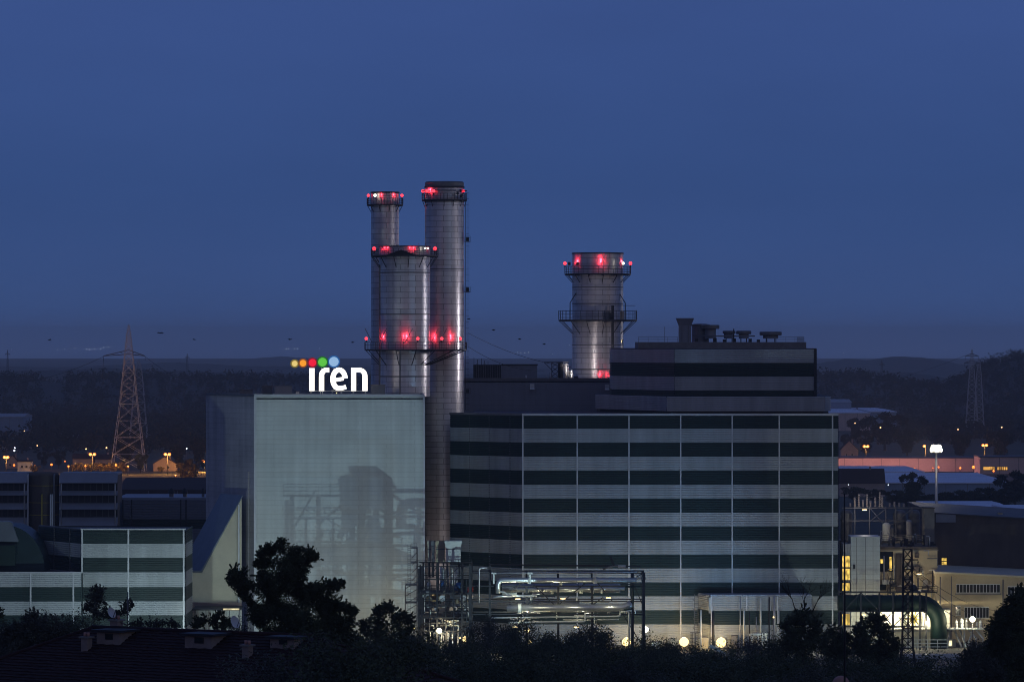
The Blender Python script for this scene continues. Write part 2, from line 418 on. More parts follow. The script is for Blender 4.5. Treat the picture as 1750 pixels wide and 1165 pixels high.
# guard rails on the upper roof
def rail(mb, pts, h=1.1, n=3, post=2.0, t=.06):
    for a, b in zip(pts, pts[1:]):
        a = Vector(a); b = Vector(b); L = (b-a).length; k = max(1, round(L/post))
        for i in range(k+1):
            p = a+(b-a)*i/k; mb.bar(p, p+Vector((0,0,h)), t)
        for j in range(n):
            z = h*(j+1)/n; mb.bar(a+Vector((0,0,z)), b+Vector((0,0,z)), t)
    return mb
rz = cz+1.36
m = rail(MB(), [(X(1091,1027),1027,rz),(X(1158,1027),1027,rz)]); m.build('guard_rail', 'mid_steel', hall)
m = rail(MB(), [(X(1312,1027),1027,rz),(X(1374,1027),1027,rz),(X(1374,1027),1052,rz)]); m.build('guard_rail', 'mid_steel', hall)
m = MB().bar((X(1136,1030),1030,rz), (X(1136,1030),1030,rz+3.4), .09); tag(m.build('antenna_mast', 'mid_steel'), 'thin bare antenna mast on the upper roof of the striped hall', 'antenna')

# roof plant
def on_roof(name, label, cat, px, Y, z=rz, group=None): return thing(name, label, cat, (X(px, Y), Y, z), group)
t = on_roof('intake_hood', 'tall square air intake with a flared top on the striped hall roof', 'air intake', 1170, 1030)
x0, x1 = X(1160,1030), X(1181,1030); zt1 = Z(556,1030); zt2 = Z(543.5,1030)
MB().box(x0, x1, 1028.5, 1031.5, rz, zt1).build('shaft', 'grey_panel', t)
h = MB(); b0 = [(x0,1028.5),(x1,1028.5),(x1,1031.5),(x0,1031.5)]; e = .62
h.add([(x,y,zt1) for x,y in b0]+[(x+(-e if x==x0 else e), y+(-e if y<1030 else e), zt2) for x,y in b0], [(0,1,5,4),(1,2,6,5),(2,3,7,6),(3,0,4,7),(4,5,6,7)])
h.build('flared_top', 'grey_panel', t)
for px in (1165, 1176): MB().bar((X(px,1030),1028.42,rz), (X(px,1030),1028.42,zt1), .1).build('rib', 'mid_steel', t)
t = on_roof('air_duct', 'round grey duct with a wide cap beside the flared intake hood', 'duct', 1197, 1034)
c = X(1197,1034); MB().lathe(c, 1034, [(0,rz),(1.9,rz),(1.9,Z(557,1034)),(0,Z(557,1034))], 24).build('body', 'grey_panel', t)
MB().lathe(c, 1034, [(0,Z(557,1034)+.003),(2.1,Z(557,1034)+.003),(2.1,Z(554.5,1034)),(1.2,Z(553,1034)),(0,Z(553,1034))], 24).build('cap', 'mid_steel', t)
def roof_fan(px, label, wcap, wbody, ptop, pcap, Y=1031, legs=True):
    t = on_roof('roof_fan', label, 'roof fan', px, Y, group='round fans on the striped hall roof')
    c = X(px, Y); rc = wcap*Y/F/2; rb = wbody*Y/F/2; zb = rz+.75; z1 = Z(pcap, Y); z2 = Z(ptop, Y)
    MB().lathe(c, Y, [(0,zb),(rb,zb),(rb,z1),(0,z1)], 24).build('casing', 'grey_panel', t)
    MB().lathe(c, Y, [(rb*.9,z1+.003),(rc*.96,z1+.003),(rc,z1+.15),(rc,z2-.1),(rc*.9,z2),(rb*.6,z2),(rb*.5,z2-.35),(0,z2-.35)], 28).build('cap_ring', 'mid_steel', t)
    for a in (45, 135, 225, 315):
        a = math.radians(a); q = Vector((c+rb*.8*math.cos(a), Y+rb*.8*math.sin(a), 0))
        MB().bar((q.x,q.y,rz), (q.x,q.y,zb-.003), .16).build('leg', 'dark_steel', t)
    return t
roof_fan(1214, 'tallest round roof fan next to the capped duct', 31, 19, 555, 562)
roof_fan(1246, 'round roof fan with a dark stepped casing between two taller ones', 22, 18, 565, 570, 1036)
roof_fan(1271, 'broad capped roof fan at the end of the close fan row', 26, 17, 565, 571)
roof_fan(1317, 'solitary flat capped roof fan on four legs near the guard rail', 38, 26, 566.5, 573)
t = on_roof('cable_tray', 'low dark pipework and boxes running under the roof fans', 'pipework', 1235, 1028.5)
for px in (1190, 1205, 1222, 1238, 1255, 1282, 1296):
    MB().box(X(px,1028.5)-.35, X(px,1028.5)+.35, 1028.2, 1028.9, rz, rz+rnd.uniform(.5,1.1)).build('box', 'dark_steel', t)
MB().tube([(X(1184,1028),1028,rz+1.3),(X(1290,1028),1028,rz+1.3)], .13, 6).build('pipe', 'mid_steel', t)
MB().bar((X(1254,1027.6),1027.6,rz-1.2),(X(1254,1027.6),1027.6,rz+2.9), .22).build('post', 'dark_steel', t)

# ---------------------------------------------------------------- white boiler building
wb0 = (X(435,1000), 1000.0); wb1 = (X(725.5,1000), 1000.0); wbL = (X(352,1026), 1026.0)
wbR = (-21.2, 1062.0); wbB = (X(352,1026)-.2, 1062.0)
boiler = thing('boiler_house', 'tall windowless white clad building carrying the illuminated sign', 'industrial building', ((wb0[0]+wb1[0])/2, 1028, 0))
wt = Z(677.5, 1000); wtop = Z(673.5, 1000)
def plain_wall(a, b, z0, z1, name, mt, parent, thick=.3, label=None):
    a = Vector(a); b = Vector(b); dd = (b-a).normalized(); nr = Vector((dd.y, -dd.x))
    q = [a, b, b-nr*thick, a-nr*thick]
    o = MB().slab([tuple(v) for v in q], z0, z1).build(name, mt, parent)
    if label: tag(o, label)
    return o
plain_wall(wb0, wb1, 0, wt, 'wall', 'white_panel', boiler)
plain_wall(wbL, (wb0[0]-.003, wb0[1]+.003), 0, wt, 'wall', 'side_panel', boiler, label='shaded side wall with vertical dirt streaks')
plain_wall(wb1, wbR, 0, wt, 'wall', 'white_panel', boiler)
plain_wall(wbR, wbB, 0, wt, 'wall', 'white_panel', boiler)
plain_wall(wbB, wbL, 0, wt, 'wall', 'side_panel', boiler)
MB().slab([wb0, wb1, wbR, wbB, wbL], wt-.6, wt-.3).build('roof', 'roof_sheet', boiler)
c = MB(); c.box(wb0[0]-.05, wb1[0]+.05, 999.94, 1000.4, wt+.002, wtop); c.build('parapet_cap', 'trim', boiler)
plain_wall((wbL[0]-.1,wbL[1]-.15), (wb0[0]-.16, wb0[1]-.1), wt+.002, wtop, 'parapet_cap', 'mid_steel', boiler, .5)
plain_wall(wb1, wbR, wt+.002, wtop, 'parapet_cap', 'trim', boiler, .4)
MB().box(wb0[0]-.12, wb0[0]+.42, 999.82, 999.997, 0.02, wt).build('corner_trim', 'trim', boiler)
MB().box(wb1[0]-.3, wb1[0]+.1, 999.85, 999.997, .02, wt).build('corner_trim', 'trim', boiler)
strip_on(wbL, wb0, .88, .5, .25, .02, wt-16).build('downpipe', 'side_panel', boiler)
# inclined duct housing leaning on the boiler house
dx, dy = -5.4, 12.4
duct = thing('sloped_duct_housing', 'sloping blue topped duct housing leaning against the white building', 'duct housing', (X(372,1001), 1002, 0))
poly = [(X(326,1000.5),0.0),(X(413,1000.5),0.0),(X(413,1000.5),Z(850,1000.5)),(X(345.5,1000.5),Z(978,1000.5)),(X(326,1000.5),Z(978,1000.5))]
vs = [(x,1000.5,z) for x,z in poly]
MB().add(vs+[(x,1000.9,z) for x,z in poly], [(0,1,2,3,4),(9,8,7,6,5),(0,5,6,1),(1,6,7,2)]).build('side_wall', 'cream_panel', duct)
a, b, c3_ = poly[2], poly[3], poly[4]
MB().add([(a[0]+.2,1000.2,a[1]+.15),(b[0],1000.2,b[1]+.1),(b[0]+dx,1000.2+dy,b[1]+.1),(a[0]+.2+dx,1000.2+dy,a[1]+.15),
          (a[0]+.2,1000.2,a[1]+.5),(b[0]-.2,1000.2,b[1]+.4),(b[0]-.2+dx,1000.2+dy,b[1]+.4),(a[0]+.2+dx,1000.2+dy,a[1]+.5)],
         [(0,1,2,3),(7,6,5,4),(0,4,5,1),(1,5,6,2),(2,6,7,3),(3,7,4,0)]).build('sloped_roof', 'blue_sheet', duct)
MB().add([(b[0],1000.2,b[1]+.1),(c3_[0],1000.2,b[1]+.1),(c3_[0]+dx,1000.2+dy,b[1]+.1),(b[0]+dx,1000.2+dy,b[1]+.1),
          (b[0],1000.2,b[1]+.35),(c3_[0],1000.2,b[1]+.35),(c3_[0]+dx,1000.2+dy,b[1]+.35),(b[0]+dx,1000.2+dy,b[1]+.35)],
         [(0,1,2,3),(7,6,5,4),(0,4,5,1),(1,5,6,2),(2,6,7,3),(3,7,4,0)]).build('lower_roof', 'blue_sheet', duct)
MB().box(X(407,1000), X(409.2,1000), 1000.1, 1000.49, .05, Z(862,1000)).build('corner_trim', 'trim', duct)
MB().box(X(327,1000), X(413,1000), 1000.05, 1000.498, Z(1047,1000), Z(1029,1000)).build('lintel', 'house_wall', duct)
# low canopy with a lamp strip at its foot
t = thing('entrance_canopy', 'low flat canopy with a lit strip at the foot of the sloped duct housing', 'canopy', (X(370,990), 992, 0))
MB().box(X(330,992), X(412,992), 988, 999.5, Z(1040.5,992), Z(1038,992)).build('roof', 'dark_steel', t)
for px in (333, 352, 372, 392, 410): MB().bar((X(px,990),990,0), (X(px,990),990,Z(1040.6,992)), .2).build('post', 'mid_steel', t)
MB().box(X(381,988), X(409,988), 987.6, 987.95, Z(1041.5,988), Z(1039,988)).build('lamp_strip', 'lit_room', t)
MB().box(X(332,992), X(410,992), 998, 998.2, 0.0, Z(1042,998)).build('screen', 'pale_paint', t)
# small plant on its roof
rzb = wt-.298
def roof_box(name, label, cat, px0, px1, ptop, Y, mt, depth=3.0, feet=True, grp=None):
    t = thing(name, label, cat, (X((px0+px1)/2, Y), Y, rzb), grp)
    x0, x1 = X(px0, Y), X(px1, Y); z1 = Z(ptop, Y)
    MB().box(x0, x1, Y-depth/2, Y+depth/2, rzb+.35, z1).build('casing', mt, t)
    MB().box(x0-.1, x1+.1, Y-depth/2-.1, Y+depth/2+.1, z1+.002, z1+.12).build('lid', 'mid_steel', t)
    for s in (.15, .85):
        xx = x0+(x1-x0)*s; MB().box(xx-.12, xx+.12, Y-depth/2+.2, Y+depth/2-.2, rzb, rzb+.348).build('skid', 'dark_steel', t)
    return t
roof_box('ventilation_unit', 'long grey ventilation unit on the white building roof', 'ventilation unit', 470, 499, 660, 1020, 'grey_panel')
roof_box('ventilation_unit', 'small pale ventilation unit left of the long grey one', 'ventilation unit', 449, 466, 659, 1024, 'mid_steel')
roof_box('ventilation_unit', 'low flat ventilation unit nearest the left edge of the white roof', 'ventilation unit', 410, 432, 666, 1022, 'mid_steel', 2)
roof_box('hatch', 'tiny square hatch box on the white roof before the sign', 'hatch', 506, 511, 669, 1012, 'pale_paint', .6)
roof_box('ventilation_unit', 'dark unit on the white roof beside the big stack', 'ventilation unit', 634, 658, 658, 1016, 'blue_sheet', 2)

# ---------------------------------------------------------------- illuminated sign
SY = 1006.0; sc = SY/F
def sx(u): return X(480+u/9.72, SY)
def szz(v): return Z(590+v/9.72, SY)
sign = thing('rooftop_sign', 'glowing white four letter sign under five coloured discs on the white roof', 'sign', (sx(900), SY, rzb))
def stroke(pts, wid, y0=SY-.18, y1=SY+.18, mb=None):
    """a flat ribbon of varying width along pts (sign coordinates), given real thickness"""
    n = len(pts); L = []; R = []
    for i in range(n):
        a = Vector(pts[max(i-1,0)]); b = Vector(pts[min(i+1,n-1)]); d = (b-a).normalized()
        nr = Vector((-d.y, d.x)); p = Vector(pts[i]); w = wid[i] if isinstance(wid, (list,tuple)) else wid
        L.append(p+nr*w/2); R.append(p-nr*w/2)
    mb = mb or MB(); vs = []
    for l, r_ in zip(L, R):
        for q in (l, r_):
            vs += [(sx(q.x), y0, szz(q.y)), (sx(q.x), y1, szz(q.y))]
    fs = []
    for i in range(n-1):
        a = 4*i; b = a+4
        fs += [(a,b,b+2,a+2),(a+1,a+3,b+3,b+1),(a,a+1,b+1,b),(a+2,b+2,b+3,a+3)]
    fs += [(0,2,3,1),(4*n-4,4*n-3,4*n-1,4*n-2)]
    return mb.add(vs, fs)
stroke([(514,378),(514,755)], 88).build('letter', 'sign_white', sign)
arc = lambda cx, cy, rx, ry, a0, a1, n: [(cx+rx*math.cos(math.radians(a0+(a1-a0)*i/n)), cy-ry*math.sin(math.radians(a0+(a1-a0)*i/n))) for i in range(n+1)]
stroke([(676,755),(676,520)]+arc(760,500,84,92,178,95,10)+[(804,407)], [86]*2+[84]*5+[80]*6+[76]*1).build('letter', 'sign_white', sign)
ep = [(905,575),(1000,562),(1070,548)]
e_ring = arc(966,560,103,152,4,284,38)+[(1030,704),(1084,688)]
le = stroke([(905,575),(985,561),(1040,552)], 62)
stroke(e_ring, [84]*34+[82,80,78,76,75]+[74,70], SY-.182, SY+.182, le).build('letter', 'sign_white', sign)
ln = stroke([(1208,755),(1208,372)], 84)
stroke([(1200,409),(1300,408)]+arc(1300,512,97,104,88,2,12)+[(1397,560),(1397,755)], [74]*2+[76]*5+[82]*8+[84]*2, SY-.182, SY+.182, ln).build('letter', 'sign_white', sign)
for (u, v, rr, nm, col) in ((230,302,48,'straw','sign_straw'),(368,295,55,'orange','sign_orange'),(525,287,62,'red','sign_red'),(692,277,72,'green','sign_green'),(880,270,80,'blue','sign_blue')):
    cx, cz_, R = sx(u), szz(v), rr/9.72*sc
    def disc(R0, R1, y0, y1, n=32):
        vs = []; fs = []
        for k in range(n):
            a = 2*PI*k/n
            for R_ in (R0, R1):
                for y in (y0, y1): vs.append((cx+R_*math.cos(a), y, cz_+R_*math.sin(a)))
        for k in range(n):
            a = 4*k; b = 4*((k+1) % n)
            fs += [(a,a+2,b+2,b),(a+1,b+1,b+3,a+3),(a+2,a+3,b+3,b+2),(a,b,b+1,a+1)]
        return MB().add(vs, fs)
    d = MB(); n = 32
    vs = [(cx+R*math.cos(2*PI*k/n), SY-.2, cz_+R*math.sin(2*PI*k/n)) for k in range(n)]+[(cx+R*math.cos(2*PI*k/n), SY+.2, cz_+R*math.sin(2*PI*k/n)) for k in range(n)]
    d.add(vs, [tuple(range(n)), tuple(range(2*n-1,n-1,-1))]+[(k+n, (k+1) % n+n, (k+1) % n, k) for k in range(n)])
    ob = d.build('disc', col, sign); tag(ob, nm+' coloured disc')
    disc(R*1.01, R*1.01+.30, SY-.25, SY+.15).build('rim', 'rim_'+nm, ob)
fr_ = MB()
fr_.bar((sx(470),SY+.35,szz(760)), (sx(1440),SY+.35,szz(760)), .12)
for u in (500, 660, 690, 850, 930, 1000, 1200, 1400): fr_.bar((sx(u),SY+.35,rzb), (sx(u),SY+.35,szz(740)), .12)
for u in (514, 676, 880): fr_.bar((sx(u),SY+.35,szz(740)), (sx(u),SY+.35,szz(290)), .12)
fr_.bar((sx(215),SY+.35,szz(290)), (sx(890),SY+.35,szz(270)), .12)
fr_.build('support_frame', 'pale_paint', sign)
MB().ball((sx(925), SY-.3, szz(790)), .1).build('sign_lamp', 'warm_lamp', sign)
# ---------------------------------------------------------------- stacks
def cpt(cx, cy, r, a, z): return Vector((cx+r*math.cos(a), cy+r*math.sin(a), z))
def ring_platform(stack, cx, cy, r0, r1, z, rail_h=1.15, nb=12, brk=2.2, seg=40, outline=None, name='platform'):
    """walkway round a stack: deck, guard rail and slanting brackets; outline replaces the outer circle"""
    out = outline or [(cx+r1*math.cos(2*PI*k/seg), cy+r1*math.sin(2*PI*k/seg)) for k in range(seg)]
    n = len(out); d = MB()
    inn = []
    for (x, y) in out:
        a = math.atan2(y-cy, x-cx); inn.append((cx+r0*math.cos(a), cy+r0*math.sin(a)))
    vs = []
    for (x,y),(u,v) in zip(out, inn): vs += [(x,y,z-.22),(x,y,z+.10),(u,v,z-.12),(u,v,z)]
    fs = []
    for k in range(n):
        a = 4*k; b = 4*((k+1) % n)
        fs += [(a,b,b+1,a+1),(a+1,b+1,b+3,a+3),(a,a+2,b+2,b)]
    dk = d.add(vs, fs).build(name, 'dark_steel', stack)
    rl = MB()
    for k in range(n):
        p = Vector((*out[k], z+.1)); q = Vector((*out[(k+1) % n], z+.1))
        rl.bar(p, p+Vector((0,0,rail_h)), .08)
        for h in (.25, .6, 1.0): rl.bar(p+Vector((0,0,rail_h*h)), q+Vector((0,0,rail_h*h)), .07)
    rl.build('railing', 'dark_steel', dk)
    for k in range(nb):
        i = int(k*n/nb); x, y = out[i]; a = math.atan2(y-cy, x-cx); R = math.hypot(x-cx, y-cy)
        b = MB(); b.bar(cpt(cx,cy,R-.15,a,z-.2), cpt(cx,cy,r0,a,z-brk), .13); b.bar(cpt(cx,cy,R-.15,a,z-.25), cpt(cx,cy,r0,a,z-.3), .12)
        b.build('bracket', 'dark_steel', dk)
    return dk
def red_lamp(stack, p, r=.42, power=0, out=None, m='red_light', pcol=(1,.035,.06)):
    b = MB(); b.ball(p, r, 10, 0); b.tube([Vector(p)-Vector((0,0,r*2.2)), Vector(p)-Vector((0,0,r*.8))], r*.35, 6, 1)
    o = b.build('warning_light', [m, 'dark_steel'], stack)
    if power: light('POINT', Vector(p)+(Vector(out) if out else Vector((0,0,r+.1))), power*2.6, pcol, o, .15)
    return o
def flood_box(stack, p, w=.5):
    return MB().box(p[0]-w/2, p[0]+w/2, p[1]-.3, p[1]+.3, p[2]-w*.6, p[2]+w*.6).build('lamp_housing', 'dark_steel', stack)
def stack_shell(name, label, px, Y, dia, ptop, zbase, bands, rim=.35, taper=0):
    cx = X(px, Y); r = dia*Y/F/2; zt = Z(ptop, Y)
    s = thing(name, label, 'chimney stack', (cx, Y, zbase), 'metal chimney stacks')
    MB().lathe(cx, Y, [(r,zbase),(r,zt)], 64).build('shell', 'steel', s)
    MB().lathe(cx, Y, [(r+.003,zt-rim),(r+.12,zt-rim),(r+.12,zt),(r-.35,zt),(r-.35,zt-5),(0,zt-5)], 64).build('rim', 'dark_steel', s)
    for pz in bands:
        z = Z(pz, Y); MB().lathe(cx, Y, [(r+.003,z-.12),(r+.10,z-.12),(r+.10,z+.12),(r+.003,z+.12)], 64).build('flange', 'mid_steel', s)
    return s, cx, r
# A: slim stack behind
sA, ax, ar = stack_shell('chimney_stack', 'slimmest metal stack at the back left with a red lit top', 658, 1055, 48, 328, 0, [])
ring_platform(sA, ax, 1055, ar, 31*1055/F, Z(350,1055), 1.3, 10, 1.6)
for px, m, pw in ((629.5,'red_light',0), (641,'white_beacon',0), (687,'red_light',0)):
    p = P(px, 334, 1055-(3.4 if px == 641 else .5)); red_lamp(sA, p, .34, 0, None, m)
for px, s in ((651, -.85), (676, -.9)): 
    x = X(px,1055); y = 1055-math.sqrt(max(.1, ar*ar-(x-ax)**2))-.55
    red_lamp(sA, (x, y, Z(337,1055)), .16, 26, (0,.0,.45), 'red_dim')
# B: tall stack
BY = 1040
sB, bx, br_ = stack_shell('chimney_stack', 'tallest metal stack rising between the white building and striped hall', 759.5, BY, 67, 319, 0, [345, 460], .3)
MB().lathe(bx, BY, [(br_-.03,Z(319,BY)+.003),(br_-.03,Z(312.5,BY)),(br_-.3,Z(310.5,BY)),(br_-.8,Z(310.5,BY)),(br_-.8,Z(318,BY))], 48).build('inner_flue', 'mid_steel', sB)
ring_platform(sB, bx, BY, br_, 38.5*BY/F, Z(342,BY), 1.3, 12, 1.5)
MB().lathe(bx, BY, [(38*BY/F-.05,Z(327,BY)),(38*BY/F+.05,Z(327,BY)),(38*BY/F+.05,Z(325.5,BY)),(38*BY/F-.05,Z(325.5,BY)),(38*BY/F-.05,Z(327,BY))], 40).build('top_hoop', 'dark_steel', sB)
for px, y in ((723, .5), (730, 3.4), (741, 4.6), (792.5, 1.5)):
    p = P(px, 326.5, BY-y); red_lamp(sB, p, .38 if px != 792.5 else .28, 0, None, 'red_light' if px != 792.5 else 'red_dim')
x = X(732, BY); red_lamp(sB, (x, BY-math.sqrt(br_**2-(x-bx)**2)-.6, Z(329,BY)), .18, 70, (0,0,.5), 'red_dim')
flood_box(sB, P(782, 330, BY-4.5)); flood_box(sB, P(787, 326, BY-4.0)); flood_box(sB, P(788, 335, BY-4.0))
# caged ladder on its right flank with rest platforms
lad = MB(); lx = bx+br_+.35; z0, z1 = Z(700,BY), Z(330,BY)
for dy_ in (-.3, .3): lad.bar((lx, BY-1+dy_, z0), (lx, BY-1+dy_, z1), .09)
z = z0
while z < z1: lad.bar((lx, BY-1.3, z), (lx, BY-.7, z), .06); z += .5
for dx_ in (.35, .75): lad.bar((lx+dx_, BY-1, z0), (lx+dx_, BY-1, z1), .05)
z = z0
while z < z1:
    for q, w in (((lx,BY-1.3),(lx+.75,BY-1)), ((lx,BY-.7),(lx+.75,BY-1))): lad.bar((*q,z), (*w,z), .05)
    z += 1.3
lad.build('ladder', 'dark_steel', sB)
for pz in (413, 499, 672):
    zz = Z(pz, BY); b = MB(); b.box(lx-.3, lx+1.1, BY-1.8, BY+.2, zz-.06, zz+.06)
    rail(b, [(lx-.2,BY-1.75,zz),(lx+1.05,BY-1.75,zz),(lx+1.05,BY+.15,zz)], 1.2, 3, 1, .05)
    b.box(lx+.1, lx+.8, BY-1.6, BY-.9, zz+.1, zz+1.0)
    b.build('rest_platform', 'dark_steel', sB)
# C: broad front stack on the white building
CYY = 1027
sC, cx_, cr = stack_shell('chimney_stack', 'broad metal stack standing on the white building with two red lit walkways', 691.5, CYY, 87, 420.5, rzb, [466, 537, 643], .25)
zc = Z(437, CYY)
ring_platform(sC, cx_, CYY, cr, 57.5*CYY/F, zc, 1.35, 14, 2.6)
for px, y in ((639.5, 1.0), (743.5, 1.0)): red_lamp(sC, P(px, 425, CYY-y), .42, 0)
for px in (655, 660, 703, 710):
    x = X(px, CYY); yy = CYY-math.sqrt(cr*cr-(x-cx_)**2)-.5
    red_lamp(sC, (x, yy, Z(427,CYY)), .17, 24, (0,0,.45), 'red_dim')  # small red lamps added close to the rim for its glow patches
for px in (727.5, 732): red_lamp(sC, (X(px,CYY), CYY-4.4, Z(425,CYY)), .22, 0, None, 'white_beacon')
# gabled service roof seen through the railing
x0, x1 = X(662,CYY), X(712,CYY); yy = CYY-cr-.8
MB().add([(x0,yy,zc+.1),(x1,yy,zc+.1),((x0+x1)/2,yy,zc+1.2),(x0,yy+.7,zc+.1),(x1,yy+.7,zc+.1),((x0+x1)/2,yy+.7,zc+1.2)], [(0,1,2),(3,5,4),(0,2,5,3),(1,4,5,2),(0,3,4,1)]).build('lamp_shelter', 'dark_steel', sC)
# vertical cable duct and flue rib on its face
for px, t in ((684.5, .22), (649.5, .3)):
    x = X(px, CYY); yy = CYY-math.sqrt(max(.2, cr*cr-(x-cx_)**2))-.1
    MB().bar((x, yy, rzb), (x, yy, Z(600,CYY) if px > 660 else zc-2), t).build('cable_duct', 'mid_steel', sC)
# lower shared walkway reaching round the tall stack
zl = Z(597, CYY)
xa, xb = X(623, CYY), X(797, CYY)
R1 = cr+3.2; outl = []
for k in range(17):
    a = PI/2 + PI*k/16; outl.append((xa+R1+R1*math.cos(a), CYY+R1*math.sin(a)))
outl += [(xa+R1+(xb-2.5-xa-R1)*k/8, CYY-R1) for k in range(1, 8)]
for k in range(9):
    a = -PI/2 + PI/2*k/8; outl.append((xb-2.5+2.5*math.cos(a), CYY-R1+2.5+2.5*math.sin(a)))
outl += [(xb, CYY-R1+2.5+(CYY+R1-1-(CYY-R1+2.5))*k/8) for k in range(1, 9)]
outl += [(xb+(xa+R1-xb)*k/9, CYY+R1-1+k/9) for k in range(1, 9)]
dk = ring_platform(sC, cx_, CYY, cr, R1, zl, 1.5, 16, 3.4, outline=outl)
for px, out_ in ((626, 2), (714, R1-.4), (755, R1-.4), (786.5, R1-.8)): red_lamp(sC, P(px, 578.5, CYY-out_), .36, 0)
for px, cxx, yc, rr, w in ((652,cx_,CYY,cr,60),(690,cx_,CYY,cr,34),(697,cx_,CYY,cr,80),(739,bx,BY,br_,110),(774,bx,BY,br_,100)):
    x = X(px, yc); yy = yc-math.sqrt(max(.1, rr*rr-(x-cxx)**2))-.7
    red_lamp(sC, (x, yy, Z(579,yc)), .18, w, (0,0,.5), 'red_dim')  # red lamps added against the shells to make the glow patches
for px, w in ((632,-1),(656,1),(700,1),(744,1),(758,1)):
    x = X(px-6*w, CYY); MB().bar((x, CYY-R1+.2, zl+1.5), (x+w*1.6, CYY-R1+1.6, zl+4.6), .11).build('davit', 'mid_steel', sC)
# D: stack behind the grey hall
DY = 1090
sD, dx_, dr = stack_shell('chimney_stack', 'separate broad metal stack behind the grey hall with two dark walkways', 1021.5, DY, 87, 432, 0, [491, 519, 589, 631], .3)
ring_platform(sD, dx_, DY, dr, 56.5*DY/F, Z(468.5,DY), 1.7, 14, 2.0)
ring_platform(sD, dx_, DY, dr, 67*DY/F, Z(547,DY), 2.1, 14, 3.2)
for px, y in ((965.5, .5), (1077.5, .5)):
    red_lamp(sD, P(px, 450, DY-y), .40, 0)
    MB().bar(P(px, 452, DY-y), P(px, 462, DY-y), .12).build('lamp_post', 'dark_steel', sD)
for px, w in ((983,70),(1027,110),(1064,40)):
    x = X(px, DY); yy = DY-math.sqrt(max(.1, dr*dr-(x-dx_)**2))-.7
    red_lamp(sD, (x, yy, Z(450,DY)), .2 if px != 1064 else .15, w, (0,0,.5), 'red_light')
red_lamp(sD, P(1065, 450, DY-5.2), .32, 0, None, 'white_beacon')
flood_box(sD, P(973, 450.5, DY-3), .6); flood_box(sD, P(987, 450.5, DY-6.6), .6)
for px, w in ((1025, 34), (1039, 14)):
    x = X(px, DY); yy = DY-math.sqrt(dr*dr-(x-dx_)**2)-.7
    red_lamp(sD, (x, yy, Z(642,DY)), .2, w, (0,0,.4), 'red_light')
b = MB(); q = X(1047, DY-7.5); b.bar((q,DY-7.5,Z(680,DY)), (q,DY-7.5,Z(522,DY)), .62)
b.build('service_riser', 'dark_steel', sD)
m = MB(); zz = Z(547,DY)
m.box(q-.6, q+5.2, DY-7.2, DY-6.6, Z(522,DY)-.12, Z(522,DY)); m.build('hoist_beam', 'dark_steel', sD)
for px in (1038, 1044, 1062): MB().box(X(px,DY)-.5, X(px,DY)+.5, DY-7.4, DY-6.6, zz+.11, zz+rnd.uniform(1.6,2.6)).build('cabinet', 'mid_steel' if px != 1044 else 'dark_steel', sD)
for px, w in ((974,-1),(1068,1)):
    x = X(px, DY); MB().tube([(x, DY-3, zz), (x, DY-3, zz+4.0), (x-w*1.5, DY-3, zz+6.4)], .11, 6).build('davit', 'dark_steel', sD)

# ---------------------------------------------------------------- grey hall behind
gh = thing('turbine_hall', 'plain grey flat roofed hall behind the stacks and the striped hall', 'industrial hall', (X(930,1066), 1072, 0))
gx0, gx1 = X(736,1066), X(1110,1066); gz1 = Z(648,1066)
plain_wall((gx0,1066.5), (gx1,1066.5), 0, gz1, 'wall', 'grey_panel', gh)
for a, b in (((gx1,1066.5),(gx1,1082)), ((gx1,1082),(gx0,1082)), ((gx0,1082),(gx0,1066.5))): plain_wall(a, b, 0, gz1-.003, 'wall', 'grey_panel', gh)
MB().slab([(gx0,1066.5),(gx1,1066.5),(gx1,1082),(gx0,1082)], gz1-.7, gz1-.4).build('roof', 'roof_sheet', gh)
MB().box(gx0, gx1, 1066.2, 1066.8, gz1+.003, gz1+.3).build('roof_edge', 'mid_steel', gh)
for px, py in ((909.5, 659.5), (1037.5, 660.5)):
    x, z = X(px,1066), Z(py,1066); b = MB(); b.box(x-.5, x+.5, 1065.6, 1066.497, z-.45, z+.5)
    b.add([(x-.55,1065.2,z-.75),(x+.55,1065.2,z-.75),(x+.5,1065.598,z-.45),(x-.5,1065.598,z-.45),(x-.55,1065.9,z-.75),(x+.55,1065.9,z-.75)], [(0,1,2,3),(0,4,5,1),(0,3,4),(1,5,2),(2,3,4,5)])
    b.build('wall_lamp', 'pale_paint', gh)
gr = gz1-.398
t = thing('roof_enclosure', 'dark louvred enclosure on the grey hall roof beside the tall stack', 'roof enclosure', (X(835,1075),1074,gr))
b = MB(); b.box(X(809,1075), X(857,1075), 1073, 1079, gr, Z(623,1075)); b.build('casing', 'dark_steel', t)
for k in range(12):
    x = X(810+k*4, 1073); MB().bar((x,1072.9,gr), (x,1072.9,Z(623+rnd.uniform(-2,1),1073)), .1).build('louvre_post', 'mid_steel', t)
for px, py in ((810,610),(816,614),(823,612),(828,616),(834,617)): MB().bar((X(px,1076),1076,Z(623,1075)), (X(px,1076),1076,Z(py,1076)), .1).build('antenna', 'dark_steel', t)
t = thing('roof_enclosure', 'long flat grey enclosure joined to the dark louvred one', 'roof enclosure', (X(888,1076),1076,gr))
MB().box(X(857.5,1076), X(918,1076), 1073.5, 1079, gr, Z(624,1076)).build('casing', 'grey_panel', t)
MB().box(X(857,1076), X(919,1076), 1073.3, 1079.2, Z(624,1076)+.003, Z(622,1076)).build('lid', 'dark_steel', t)
t = thing('lattice_gantry', 'small dark lattice gantry on the grey hall roof left of the stack', 'gantry', (X(945,1075),1074,gr))
b = MB()
